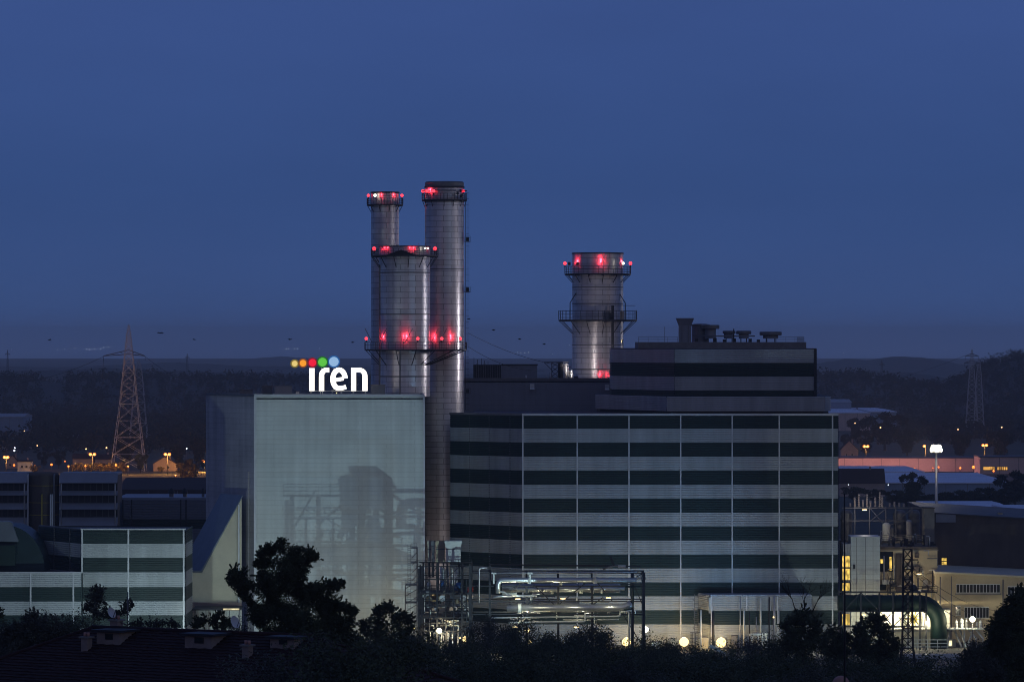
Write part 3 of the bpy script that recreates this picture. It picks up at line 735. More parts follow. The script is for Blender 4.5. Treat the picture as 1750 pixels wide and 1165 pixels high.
for xa_, xb_ in ((938,943),(943,954)):
    for y in (1073, 1075):
        for k in range(4):
            za = gr+(Z(619,1075)-gr)*k/4; zb_ = gr+(Z(619,1075)-gr)*(k+1)/4
            b.bar((X(943,1075),y,za), (X(954,1075),y,zb_), .1); b.bar((X(954,1075),y,za), (X(943,1075),y,zb_), .1)
for px in (943, 954):
    for y in (1073,1075): b.bar((X(px,1075),y,gr), (X(px,1075),y,Z(619,1075)), .16)
b.bar((X(930,1075),1073,Z(619,1075)), (X(972,1075),1073,Z(619,1075)), .22); b.bar((X(930,1075),1075,Z(619,1075)), (X(972,1075),1075,Z(619,1075)), .22)
b.bar((X(930,1075),1073,Z(619,1075)), (X(943,1075),1073,Z(632,1075)), .14)
b.build('frame', 'dark_steel', t)
for px, r_, mt, lb in ((959, .75, 'dark_steel', 'dark upright drum under the lattice gantry'), (966, .85, 'insul', 'bright steel drum under the lattice gantry'), (976, .5, 'insul', 'narrow pale drum between the gantry and the broad stack')):
    t = thing('roof_drum', lb, 'drum', (X(px,1074),1074,gr), 'drums on the grey hall roof')
    zt_ = Z(621.5 if px != 976 else 634,1074); c = X(px,1074)
    MB().lathe(c, 1074, [(0,gr),(r_,gr),(r_,zt_),(r_*.6,zt_+.25),(0,zt_+.3)], 20).build('shell', mt, t)
    MB().lathe(c, 1074, [(r_+.003,zt_-.5),(r_+.06,zt_-.5),(r_+.06,zt_-.35),(r_+.003,zt_-.35)], 20).build('hoop', 'mid_steel', t)
for px, py, lb in ((899,641,'short pale vent pipe at the middle of the grey hall roof'),(934,640,'first short vent pipe before the lattice gantry'),(940,636,'taller vent pipe touching the lattice gantry')):
    o = MB().tube([(X(px,1070),1070,gr),(X(px,1070),1070,Z(py,1070))], .22, 8).build('vent_pipe', 'galvanised'); tag(o, lb, 'vent pipe', 'vent pipes on the grey hall roof')
# slack power lines leaving to the right
def cable(name, label, a, b, sag, r=.045, grp=None, mt='dark_steel', n=14):
    a = Vector(a); b = Vector(b)
    pts = [a+(b-a)*k/n-Vector((0,0,sag*4*(k/n)*(1-k/n))) for k in range(n+1)]
    return tag(MB().tube(pts, r, 4, 0).build(name, mt), label, 'power line', grp)
cable('power_line', 'upper thin cable sagging from the tall stack towards the separate broad stack', P(800,569,1041), P(976,627,1078), 1.2, .05, 'cables at the stacks')
cable('power_line', 'lower thin cable sagging from the tall stack walkway to the grey roof', P(800,592,1041), P(930,633,1073), 1.5, .05, 'cables at the stacks')

# ---------------------------------------------------------------- striped low building at the left
LY = 970.0
lb_ = thing('striped_low_building', 'lower building in green and grey bands at the left edge', 'industrial building', (X(200,LY), LY+14, 0))
le_ = [Z(p, LY) for p in (905,928.5,952.5,977,1002.5,1026.5,1050.5,1072,1096,1118)]; le_[-1] = 0
l0 = (X(139,LY), LY); l1 = (X(316.5,LY), LY); lback = (X(66,LY+19), LY+19); lr = (X(316.5,LY), LY+20); lbl = (X(66,LY+19), LY+20)
for a, b in ((l0,l1),(lback,l0),(l1,lr),(lr,lbl)):
    w = MB(); clad(w, a, b, le_); w.build('wall', ['band_light','band_dark'], lb_)
MB().slab([l0, l1, lr, lbl, lback], le_[0]-.4, le_[0]-.2).build('roof', 'roof_sheet', lb_)
MB().box(l0[0]-.15, l1[0]+.1, LY-.25, LY+.25, le_[0]+.002, Z(902.6,LY)).build('roof_edge', 'trim', lb_)
plain_wall((lback[0],lback[1]), (l0[0]-.16,l0[1]-.1), le_[0]+.002, Z(902.8,LY), 'roof_edge', 'mid_steel', lb_, .5)
for px in (140.5, 219.5, 314):
    strip_on(l0, l1, max(.004,(px-139)/(316.5-139)), .34, .22, Z(977.5,LY) if px < 150 else .02, le_[0]-.01).build('panel_joint', 'trim', lb_)
for t_ in (.38, .75): strip_on(lback, l0, t_, .25, .2, .02, le_[0]-.01).build('panel_joint', 'mid_steel', lb_)
# front wing
WY = 967.5
we = [Z(p, WY) for p in (979,1002.5,1027,1050.5,1072.5,1096,1119)]; we[-1] = 0
w0 = (X(-140,WY), WY); w1 = (X(139,WY), WY)
w = MB(); clad(w, w0, w1, we, True); w.build('front_wall', ['band_light','band_dark'], lb_)
MB().slab([w0, w1, (w1[0],LY-.02), (l0[0]-.02,LY-.02), (lback[0]-.3,LY+19), (w0[0],LY+19)], we[0]-.3, we[0]-.05).build('front_roof', 'roof_sheet', lb_)
MB().box(w0[0], w1[0]+.12, WY-.25, WY+.25, we[0]+.002, Z(976.7,WY)).build('front_roof_edge', 'trim', lb_)
MB().box(w1[0]-.02, w1[0]+.1, WY+.02, LY-.05, 0, we[0]-.06).build('front_end', 'band_dark', lb_)
for px in (-40, 52.5, 125.5): strip_on(w0, w1, (px+140)/279, .34, .22, .02, we[0]-.01).build('panel_joint', 'trim', lb_)
# dark curved hood on the front wing roof
t = thing('curved_hood', 'dark teal curved hood standing on the front wing roof', 'hood', (X(20,975), 978, we[0]))
zb_ = we[0]+.0; rx, rzh = X(80,976)-X(14,976), Z(896,976)-zb_
poly = [(X(-120,976),zb_),(X(80,976),zb_)]+[(X(14,976)+rx*math.cos(a), zb_+rzh*math.sin(a)) for a in [PI/2*k/12 for k in range(1,13)]]+[(X(-120,976),zb_+rzh)]
MB().prism(poly, 972, 988).build('shell', 'teal_dark', t)
poly = [(X(-120,971),Z(891,971)),(X(-120,971),Z(925,971)),(X(31,971),Z(925,971)),(X(31,971),Z(922,971)),(X(20,971),Z(892,971)),(X(14,971),Z(890,971))]
MB().prism(poly, 970.6, 973.5).build('canopy', 'blue_sheet', t)
MB().box(X(-120,970), X(26,970), 970.2, 970.598, Z(966,971), Z(931,971)).build('panel', 'green_paint', t)
for k in range(6):
    px = 2+k*9; zz_ = Z(926,971); MB().box(X(-120,971), X(31-k*.5,971), 971.2+k*.01, 971.6, Z(931+k*6.2,971), Z(929.5+k*6.2,971)).build('slat', 'teal_dark', t)

# louvred cooler blocks behind it
KY = 1062.0
def cooler(px0, px1, label, lean=1):
    t = thing('louvred_cooler', label, 'cooling unit', (X((px0+px1)/2,KY),KY+6,0), 'louvred cooler blocks')
    x0, x1 = X(px0,KY), X(px1,KY)
    MB().box(x0, x1, KY+1.2, KY+14, 0, Z(812,KY)).build('body', 'dark_steel', t)
    for pt, pb in ((808.5,824.5),(838,845.5),(859,869.5),(883,898)):
        z1, z2 = Z(pt,KY), Z(pb,KY)
        b = MB(); n = 8; vs = []
        prof = []
        for k in range(n+1):
            f = k/n; prof.append((KY+1.3-2.0*f, z1+(z2-z1)*f))
        b.add([(x0-.1,y,z) for y,z in prof]+[(x1+.1,y,z) for y,z in prof]+[(x0-.1,y+.12,z-.14) for y,z in prof]+[(x1+.1,y+.12,z-.14) for y,z in prof],
              [(k,k+1,n+1+k+1,n+1+k) for k in range(n)]+[(2*(n+1)+k,3*(n+1)+k,3*(n+1)+k+1,2*(n+1)+k+1) for k in range(n)]+[(n,2*n+1,4*n+3,3*n+2)])
        b.build('louvre', 'pale_roof', t)
    for k in range(int((x1-x0)/1.35)+1):
        x = x0+.2+k*1.35
        MB().bar((x,KY+1.12,Z(897,KY)), (x,KY+1.12,Z(826,KY)), .10).build('mullion', 'mid_steel', t)
    for s in (x0+.4, x1-.4):
        pts = []
        for pt in (826,845,845.5,869,869.5,895): pts.append((s, KY-.2 if len(pts) % 2 == 0 else KY-.5, Z(pt,KY)))
        MB().tube(pts, .16, 6).build('downpipe', 'pale_paint', t)
    MB().slab([(x0,KY+1.2),(x1,KY+1.2),(x1,KY+14),(x0,KY+14)], Z(811.8,KY), Z(808.2,KY)).build('roof', 'pale_roof', t)
    return t
cooler(-60, 45, 'louvred cooler block cut off by the left picture edge')
cooler(102, 200, 'complete louvred cooler block with three dark tiers')
tk = thing('silo', 'weathered round silo between the two louvred cooler blocks', 'silo', (X(72,KY+2),KY+4,0))
MB().lathe(X(72,KY+2), KY+5, [(3.6,0),(3.6,Z(812,KY)),(3.2,Z(808,KY)),(0,Z(806,KY))], 40).build('shell', 'dark_concrete', tk)
for pz in (830, 859, 880): MB().lathe(X(72,KY+2), KY+5, [(3.603,Z(pz,KY)-.06),(3.67,Z(pz,KY)-.06),(3.67,Z(pz,KY)+.06),(3.603,Z(pz,KY)+.06)], 40).build('hoop', 'valve_yellow', tk)
for px, mt in ((47,'pale_paint'),(92,'mid_steel'),(86,'pale_paint'),(89,'pale_paint'),(71,'valve_yellow')):
    tk2 = MB().tube([(X(px,KY),KY+.6,0),(X(px,KY),KY+.6,Z(812 if px in (47,92) else 846,KY)),(X(px,KY),KY+1.6,Z(811 if px in (47,92) else 845,KY))], .2, 6).build('pipe', mt, tk)
# grey hall right of the coolers
t = thing('grey_shed', 'long dark grey shed with rooftop vents between coolers and white building', 'shed', (X(280,1085),1090,0))
e_ = [Z(p,1085) for p in (853,887,903,930)]; e_[-1] = 0
w = MB(); clad(w, (X(199,1085),1085), (X(360,1085),1085), e_, True); w.build('wall', ['grey_panel','band_dark'], t)
MB().slab([(X(199,1085),1085),(X(360,1085),1085),(X(360,1085),1112),(X(199,1085),1112)], e_[0]+.003, e_[0]+.4).build('roof', 'pale_roof', t)
for px in (210, 225, 309, 318): strip_on((X(199,1085),1085), (X(360,1085),1085), (px-199)/161, .3, .2, .02, e_[0]-.01).build('panel_joint', 'dark_steel', t)
for px, w_, lb in ((293,11,'squat rooftop vent on the grey shed nearer the coolers'), (316,10,'taller domed rooftop vent on the grey shed'), (347,7,'small rooftop vent on the grey shed beside the white building')):
    tt = thing('rooftop_vent', lb, 'roof vent', (X(px,1090),1090,e_[0]+.4), 'vents on the grey shed')
    c = X(px,1090); r_ = w_*1090/F/2; zz_ = e_[0]+.4
    MB().lathe(c,1090,[(0,zz_),(r_*.7,zz_),(r_*.7,zz_+.8),(0,zz_+.8)],16).build('neck','mid_steel',tt)
    MB().lathe(c,1090,[(r_*.5,zz_+.803),(r_,zz_+.803),(r_,zz_+1.2),(r_*.6,zz_+1.9),(0,zz_+2.2)],16).build('cowl','dark_steel',tt)
# ---------------------------------------------------------------- pipe rack
RY = 955.0
def PR(px, py, Y=RY): return P(px, py, Y)
rack = thing('pipe_rack', 'tall dark steel pipe rack in front of the striped hall', 'pipe rack', (X(960,RY), RY, 0))
for px in (803, 837, 900, 954, 1012, 1081, 1100):
    for y in (953, 961):
        top = 965 if px in (803, 837) else (1000 if px in (900, 954, 1012) and y == 953 else 977)
        MB().bar((X(px,RY),y,0), (X(px,RY),y,Z(top,RY)), .42 if px != 1100 else .5).build('post', 'dark_steel', rack)
for py in (977.5, 1000, 1026, 1048):
    for y in (952.9, 961.1): MB().bar((X(803,RY),y,Z(py,RY)), (X(1102,RY),y,Z(py,RY)), .24).build('beam', 'dark_steel', rack)
for a, b in (((837,965),(1095,968)),): MB().bar((X(a[0],RY),957,Z(a[1],RY)), (X(b[0],RY),957,Z(b[1],RY)), .3).build('beam', 'dark_steel', rack)
for px in (803,837,900,954,1012,1081):
    for py in (978.5, 1027): MB().bar((X(px,RY),953.2,Z(py,RY)), (X(px,RY),960.8,Z(py,RY)), .26).build('beam', 'dark_steel', rack)
for a, b in (((912,999),(953,1038)),((953,1034),(1000,996)),((1022,996),(1046,1026)),((1012,1034),(1030,1020)),((872,1010),(900,990)),((900,1036),(914,1020)),
             ((985,1066),(1004,1105)),((1020,1068),(1001,1106)),((1011,1060),(1012,1105)),((1084,1000),(1102,1042)),((1064,1048),(1095,1098)),((1088,985),(1100,978)),((870,1068),(885,1098)),((892,1070),(880,1098))):
    MB().bar(P(a[0],a[1],952.6), P(b[0],b[1],952.6), .2).build('brace', 'dark_steel', rack)
r6 = random.Random(8)
for k in range(26):
    px = r6.uniform(842, 1040); py = r6.choice((1008,1014,1019,1023,1028,1043,1047,1051,1058,1060)); L_ = r6.uniform(10, 60); Y = r6.uniform(956.5, 960)
    pts = [P(px,py,Y), P(px+L_,py,Y)]
    if r6.random() < .6: pts.append(P(px+L_, py+r6.choice((-9,-6,6,9,14)), Y))
    q = [Vector(v) for v in pts]
    MB().tube(q, r6.uniform(.09,.22), 7).build('pipe', r6.choice(('insul','galvanised','pale_paint','mid_steel')), rack)
for k in range(12):
    px = r6.uniform(846, 1070); py = r6.choice((996,1010,1024,1045)); q = P(px,py,953)
    MB().tube([q-Vector((0,0,.45)), q+Vector((0,0,.45))], .2, 8).build('valve', r6.choice(('galvanised','pale_paint','mid_steel')), rack)
m = MB()
for k in range(10):
    px = 1086+k*1.7; m.bar(P(px,978,955), P(px+(2 if k % 2 else -2),990,955), .1)
m.build('end_bracket', 'mid_steel', rack)
def bend(pts, r, n=6):
    """round off the corners of a polyline"""
    pts = [Vector(p) for p in pts]; out = [pts[0]]
    for i in range(1, len(pts)-1):
        a, b, c = pts[i-1], pts[i], pts[i+1]
        u = (a-b).normalized(); v = (c-b).normalized(); q = min(r, (a-b).length*.45, (c-b).length*.45)
        for k in range(n+1):
            t = k/n; out.append((b+u*q)*(1-t)**2 + b*2*t*(1-t) + (b+v*q)*t*t)
    return out+[pts[-1]]
def pipe(label, pts, rpx, Y=RY, mt='insul', flanges=(), br=1.2, n=14):
    pp = bend([P(a, b, Y+(c[0] if c else 0)) for a, b, *c in pts], br)
    r = rpx*Y/F
    t = thing('pipe', label, 'pipe', tuple(pp[0]), 'pipes on the pipe rack')
    MB().tube(pp, r, n).build('run', mt, t)
    for px, py in flanges:
        c = P(px, py, Y); MB().tube([c-Vector((.35,0,0)), c+Vector((.35,0,0))], r*1.35, n).build('flange', 'pale_paint', t)
    return t
pipe('topmost bright silver pipe bending down at its left end', [(851,1013),(851,991),(1088,991)], 4.2, 952.0, 'insul', ((905,991),(1017,991)), 1.4)
pipe('fat grey pipe below the topmost silver pipe', [(858,1004),(1060,1004)], 7.6, 956.5, 'galvanised', ((944,1004),(993,1004)))
pipe('thin bright pipe lying before the fat grey one', [(884,1007),(1068,1005)], 3.1, 953.5, 'insul', ())
pipe('fat silver pipe of the lower tier curving up at its right end', [(866,1039),(1068,1038),(1079,1030)], 6.6, 952.5, 'insul', ((888,1039),), 2.0)
pipe('bluish fat pipe behind the lower silver pipe', [(886,1031),(990,1031)], 6.2, 958, 'galvanised', ())
pipe('small pipe with a hooked left end on the middle tier', [(848,1012),(860,1010),(868,1017),(918,1017.5)], 1.9, 952.2, 'insul', (), .5)
pipe('short pipe stub below the hooked pipe', [(843,1021),(852,1018.5),(875,1018.5)], 1.8, 951.8, 'insul', (), .4)
pipe('thin pale pipe below the fat silver pipe with an upturned end', [(840,1055),(1060,1052.5),(1060,1044)], 1.3, 952.0, 'pale_paint', (), .4)
pipe('thin lowest pipe turning up near the middle posts', [(868,1063),(1000,1061.5),(1000,1047)], 1.5, 951.6, 'pale_paint', (), .4)
pipe('thin straight pipe along the top of the rack', [(845,979),(1088,977)], 1.2, 952.3, 'galvanised', ())
pipe('slim downpipe at the right end of the rack', [(1061,1044.5),(1075,1044.5),(1075,1102)], 1.4, 951.5, 'pale_paint', (), .5)
pipe('slim riser pipe joining both tiers at the rack end', [(1094,1001),(1066,1001),(1082,1003),(1082,1040),(1066,1041)], 1.3, 951.2, 'green_paint', (), .5)
pipe('vertical pipe with a bent top standing beside the rack', [(832,970),(819,970),(819,1029)], 1.3, 951.5, 'galvanised', (), .5)
for px, lb in ((844,'first'),(906,'second'),(1017,'third')):
    o = MB(); a = P(px, 979, 951.4); b = P(px, 997, 951.4); o.bar(a, b, .3); o.bar(a+Vector((-.5,0,0)), a+Vector((.5,0,0)), .3); o.build('hanger', 'pale_paint', rack)
t = thing('jib_hoist', 'small jib hoist on top of the pipe rack at its right end', 'hoist', tuple(P(1050,965,957)))
MB().bar(P(1049,966,957), P(1043,950,957), .5).build('post', 'dark_steel', t)
MB().tube(bend([P(1030,972,957), P(1046,966,957), P(1068,967,957)], 1), .22, 8).build('jib', 'mid_steel', t)
MB().box(X(1056,957), X(1069,957), 956.3, 957.7, Z(969,957), Z(965,957)).build('motor', 'galvanised', t)

# process tower at the left of the rack
tw = thing('process_tower', 'open steel process tower at the left end of the pipe rack', 'process tower', (X(760,966), 966, 0))
for px in (717, 722, 748, 790, 806):
    for y in (958, 974):
        MB().bar((X(px,966),y,0), (X(px,966),y,Z(964 if px > 720 else 968,966)), .34).build('post', 'dark_steel', tw)
for py in (964, 986, 1009, 1031, 1050, 1074):
    for y in (957.8, 974.2): MB().bar((X(715,966),y,Z(py,966)), (X(808,966),y,Z(py,966)), .22).build('beam', 'dark_steel', tw)
for py in (1009, 1050): MB().box(X(716,966), X(807,966), 958.3, 973.7, Z(py,966)-.3, Z(py,966)-.2).build('grating', 'dark_steel', tw)
for py in (1009, 1050, 964):
    rail(MB(), [(X(716,966),957.6,Z(py,966)+.12),(X(807,966),957.6,Z(py,966)+.12)], 1.2, 3, 1.4, .07).build('railing', 'dark_steel', tw)
for a, b in (((748,986),(790,1009)),((790,964),(748,1000)),((722,1074),(748,1050)),((748,1104),(722,1074)),((790,1074),(748,1104)),((748,1074),(790,1104)),((806,1074),(790,1104)),((790,1031),(806,1050)),((722,1104),(748,1074)),((790,1074),(806,1104)),((722,1009),(748,964))):
    MB().bar(P(a[0],a[1],957.2), P(b[0],b[1],957.2), .15).build('brace', 'dark_steel', tw)
for k, px in enumerate((754,758,762,766,772,776,780)):
    MB().tube([(X(px,965),964+k % 3,Z(1009,966)), (X(px,965),964+k % 3,Z(966+k % 3*3,966))], (.22,.3,.18)[k % 3], 8).build('riser', ('insul','pale_paint','galvanised')[k % 3], tw)
for px, py, mt in ((756,997,'valve_blue'),(782,1000,'valve_blue'),(779,1004,'valve_blue'),(806,1005,'valve_red'),(801,1007,'valve_red'),(733,1000,'pale_paint'),(785,1000,'valve_blue')):
    q = P(px,py,961); MB().tube([q-Vector((0,.3,.5)), q+Vector((0,.3,.5))], .34, 8).build('valve', mt, tw)
r2 = random.Random(5)
for k in range(26):
    px = r2.uniform(722, 800); py = r2.choice((1037,1041,1046,1056,1060,1064,1068)); L = r2.uniform(5, 22); Y = r2.uniform(958.5, 970)
    mt = r2.choice(('insul','galvanised','pale_paint','mid_steel'))
    pts = [P(px,py,Y), P(min(px+L,815),py,Y)]
    if r2.random() < .5: pts.append(P(min(px+L,815), py+r2.uniform(4,10), Y))
    MB().tube(bend(pts, .3), r2.uniform(.1,.22), 7).build('pipe', mt, tw)
for k in range(22):
    px = r2.uniform(722, 806); y0 = r2.uniform(1074,1082); Y = r2.uniform(958.5, 972)
    MB().tube([P(px,y0,Y), (X(px,Y),Y,0)], r2.uniform(.1,.3), 7).build('pipe', r2.choice(('insul','galvanised','pale_paint','mid_steel','dark_steel')), tw)
for px, py, lb, Ln in ((756,1022,'horizontal tank with a white round end in the process tower, nearer the white building',-14),(791.5,1021,'horizontal tank with a white round end in the process tower, nearer the rack pipes',12)):
    t = thing('tank', lb, 'tank', tuple(P(px,py+6,959)), 'tanks in the process tower')
    c = P(px,py,958.2); r_ = 5.2*.12
    e = c+Vector((Ln*.12*1.0, 6, 0))
    MB().tube([c, e], r_, 20).build('shell', 'render_wall' if Ln < 0 else 'galvanised', t)
    MB().tube([c-Vector((0,.12,0)), c-Vector((0,.003,0))], r_*1.04, 20).build('end_cap', 'dish_white', t)
    MB().bar(c-Vector((r_*.8,.14,r_*.5)), c+Vector((r_*.8,-.14,r_*.5)), .09).build('handle', 'dark_steel', t)
    for s in (.25, .8): q = c+(e-c)*s; MB().bar((q.x,q.y,q.z-r_-.5), (q.x,q.y,q.z-r_+.05), .25).build('saddle', 'dark_steel', t)
for px in (735, 762, 776, 798):
    MB().bar((X(px,966),958.1,0), (X(px,966),958.1,Z(986,966)), .2).build('post', 'dark_steel', tw)
for py in (975, 997, 1020, 1041, 1061): MB().bar((X(715,966),958.4,Z(py,966)), (X(808,966),958.4,Z(py,966)), .13).build('beam', 'dark_steel', tw)
for py in (986, 1031): rail(MB(), [(X(716,966),957.5,Z(py,966)+.12),(X(807,966),957.5,Z(py,966)+.12)], 1.1, 3, 1.2, .06).build('railing', 'dark_steel', tw)
for k in range(18):
    px = r2.uniform(722, 802); py = r2.choice((1012,1018,1026,1034,1040,1046)); q = P(px,py,r2.uniform(958.8,962))
    MB().box(q.x-r2.uniform(.2,.7), q.x+.3, q.y, q.y+.6, q.z-r2.uniform(.2,.6), q.z+.25).build('equipment_box', r2.choice(('mid_steel','galvanised','pale_paint','dark_steel','render_wall')), tw)
t = thing('tank', 'cream horizontal tank at the outer edge of the process tower', 'tank', tuple(P(738,1028,962)))
MB().tube([P(728,1022,963), P(746,1022,963)], .62, 18).build('shell', 'render_wall', t)
for px in (731, 743): MB().bar(P(px,1031,963), P(px,1026,963), .3).build('saddle', 'dark_steel', t)
def hopper(px0, px1, Y, depth, mt, label, flare=2.6):
    t = thing('hopper', label, 'hopper', (X((px0+px1)/2,Y),Y,Z(962,Y)), 'hoppers on the process tower')
    x0, x1 = X(px0,Y), X(px1,Y); zb, zm, zt_ = Z(960,Y), Z(938,Y), Z(924,Y); e = flare*Y/F
    MB().box(x0, x1, Y, Y+depth, zb, zm).build('bin', mt, t)
    b0 = [(x0,Y),(x1,Y),(x1,Y+depth),(x0,Y+depth)]; o = [(-e,-e),(e,-e),(e,e),(-e,e)]
    h = MB(); h.add([(x,y,zm+.003) for x,y in b0]+[(x+a,y+b,zt_) for (x,y),(a,b) in zip(b0,o)]+[(x*.98+(x0+x1)*.01,y+.1,zm+.1) for x,y in b0]+[(x+a*.9,y+b*.9,zt_-.02) for (x,y),(a,b) in zip(b0,o)],
      [(0,1,5,4),(1,2,6,5),(2,3,7,6),(3,0,4,7),(8,12,13,9),(9,13,14,10),(10,14,15,11),(11,15,12,8),(8,9,10,11)])
    h.build('flared_rim', mt, t)
    MB().box(x0-.06, x1+.06, Y-.06, Y+.002, zm-.12, zm+.12).build('band', 'mid_steel', t)
    for px in (px0+2, px1-2): MB().bar((X(px,Y),Y+.4,Z(986,Y)), (X(px,Y),Y+.4,zb-.003), .3).build('leg', 'dark_steel', t)
    return t
hopper(762, 787, 962, 3.6, 'pale_paint', 'pale bluish flared hopper on the right of the process tower top')
hopper(745, 760, 964.5, 3.0, 'render_wall', 'narrow cream hopper behind the pale flared one', 1.0)
hopper(731, 736, 966, 3.0, 'cream_panel', 'slim cream hopper at the left of the process tower top', 1.5)
hopper(737.5, 742.5, 965, 3.0, 'mid_steel', 'slim grey hopper between the two cream ones', 1.2)
# stair tower beside the white wall
st = thing('stair_tower', 'slender open stair tower against the right end of the white wall', 'stair tower', (X(703,990),990,0))
for px in (693, 713):
    for y in (987, 992): MB().bar((X(px,990),y,0), (X(px,990),y,Z(935 if px > 700 else 1000,990)), .2).build('post', 'mid_steel', st)
m = MB()
for k in range(12):
    py = 1095-k*13
    if py < 1000:
        m.bar((X(704,990),987,Z(py,990)), (X(713,990),987,Z(py-10,990)), .13)
    else: m.bar((X(693,990),987,Z(py,990)), (X(713,990),987,Z(py-12,990)), .16)
m.build('flight', 'mid_steel', st)
for py in (935, 960, 998, 1028, 1060):
    b = MB(); x0 = X(693 if py > 990 else 703, 990); b.box(x0, X(713,990), 986.8, 992.2, Z(py,990)-.1, Z(py,990))
    rail(b, [(x0,986.8,Z(py,990)),(X(713,990),986.8,Z(py,990))], 1.1, 3, 1, .06); b.build('landing', 'mid_steel', st)
# ladder
m = MB()
for s in (697, 702): m.bar((X(s,985),985,0), (X(s,985),985,Z(930,985)), .08)
z = .3
while z < Z(932,985): m.bar((X(697,985),985,z), (X(702,985),985,z), .06); z += .45
m.build('ladder', 'mid_steel', st)

# ---------------------------------------------------------------- low annexe in front of the striped hall
AY = 992.0
an = thing('annexe', 'low striped annexe against the foot of the striped hall', 'annexe', (X(1280,AY), 996, 0))
ae = [Z(p, AY) for p in (1018,1043,1067,1101)]; ae[-1] = 0
a0, a1 = (X(1214,AY),AY), (X(1387,AY),AY)
for a, b in ((a0,a1),((X(1196,AY),999.8),a0),(a1,(a1[0],999.8))):
    w = MB(); clad(w, a, b, ae, True); w.build('wall', ['band_light','band_dark'], an)
MB().slab([a0,a1,(a1[0],999.8),(X(1196,AY),999.8)], ae[0]+.003, ae[0]+.2).build('roof', 'trim', an)
for px in (1216, 1276, 1329): strip_on(a0, a1, (px-1214)/173, .3, .22, Z(1043,AY) if px == 1276 else .02, ae[0]-.01).build('panel_joint', 'trim', an)
MB().box(X(1211,AY), X(1214.5,AY), 991.2, 991.85, Z(1047,AY), Z(1020,AY)).build('gutter_pipe', 'pale_paint', an)
m = MB()
for s in (1187, 1193): m.bar((X(s,990),990,0), (X(s,990),990,Z(1014,990)), .1)
z = .3
while z < Z(1016,990): m.bar((X(1187,990),990,z), (X(1193,990),990,z), .07); z += .42
for z in (4, 6, 8, 10): m.bar((X(1187,990),990,z),(X(1187,990),999.7,z),.08)
m.build('ladder', 'mid_steel', an)
ORD = ('first','second','third','fourth','fifth','sixth','seventh','eighth','ninth','tenth','eleventh','twelfth','thirteenth')
for k, (px, pt, w_) in enumerate(((1198,1042,.2),(1219,1044,.28),(1265,1018,.12),(1272,1043,.22),(1281,1044,.14),(1293,1054,.12),(1300,1020,.2),(1315,1020,.14),(1323,1018,.28),(1331,1043,.2))):
    ob = MB().tube([(X(px,988),988+k % 2,0), (X(px,988),988+k % 2,Z(pt,988))], w_, 8).build('standpipe', ('pale_paint','dark_steel','galvanised')[k % 3])
    tag(ob, ('pale','dark','grey')[k % 3]+' upright pipe before the annexe, %s counted from the ladder' % ORD[k], 'pipe', 'upright pipes before the annexe')
t = thing('valve_frame', 'white pipe frame on the ground before the annexe', 'pipe frame', (X(1296,982),982,0))
for px in (1284, 1294, 1303, 1309): MB().tube([(X(px,982),982,0),(X(px+r2.uniform(-2,2),982),982,Z(1083,982))], .22, 7).build('leg', 'pale_paint', t)
MB().tube([P(1280,1084,982), P(1312,1083,982)], .26, 8).build('crossbar', 'pale_paint', t)
t = thing('inclined_walkway', 'dark inclined conveyor gangway below the round wall lamps', 'gangway', (X(1230,975),975,0))
MB().bar(P(1213,1102,975), P(1246,1122,975), .7).build('beam', 'mid_steel', t)
rail(MB(), [P(1213,1100,974.6), P(1246,1120,974.6)], 1.2, 2, 1.2, .08).build('railing', 'dark_steel', t)
for px, py in ((1216,1104),(1242,1120)): MB().bar((X(px,975),975,0), P(px,py,975), .25).build('leg', 'dark_steel', t)
t = thing('steel_stair', 'small steel access frame beside the round wall lamps', 'access frame', (X(1185,984),984,0))
for px in (1181, 1184, 1189): MB().bar((X(px,984),984,0), (X(px,984),984,Z(1080,984)), .16).build('post', 'dark_steel', t)
for py in (1080, 1090): MB().bar(P(1179,py,984), P(1196,py,984), .14).build('rung', 'mid_steel', t)
for k, (px, w_, h_, mt) in enumerate(((1120,10,5,'pale_paint'),(1150,8,7,'cream_panel'),(1205,6,8,'cream_panel'),(1255,7,9,'mid_steel'))):
    t = thing('equipment_cabinet', ('long low pale','square cream','upright cream','tall grey')[k]+' cabinet at the foot of the striped hall', 'cabinet', (X(px,990),990,0), 'cabinets along the hall foot')
    x0, x1 = X(px-w_/2*1.5,990), X(px+w_/2*1.5,990); zz_ = h_*.3
    MB().box(x0,x1,989,991,.1,zz_).build('body', mt, t); MB().box(x0-.08,x1+.08,988.9,991.1,zz_+.003,zz_+.1).build('lid','mid_steel',t)
    MB().box(x0+.1,x1-.1,988.95,988.997,.3,zz_-.15).build('door',mt,t); MB().box(x0+.05,x1-.05,989.1,990.9,0,.098).build('plinth','concrete',t)

# ---------------------------------------------------------------- plant buildings at the right
def bld(name, label, cat, px, Y): return thing(name, label, cat, (X(px,Y),Y+3,0))
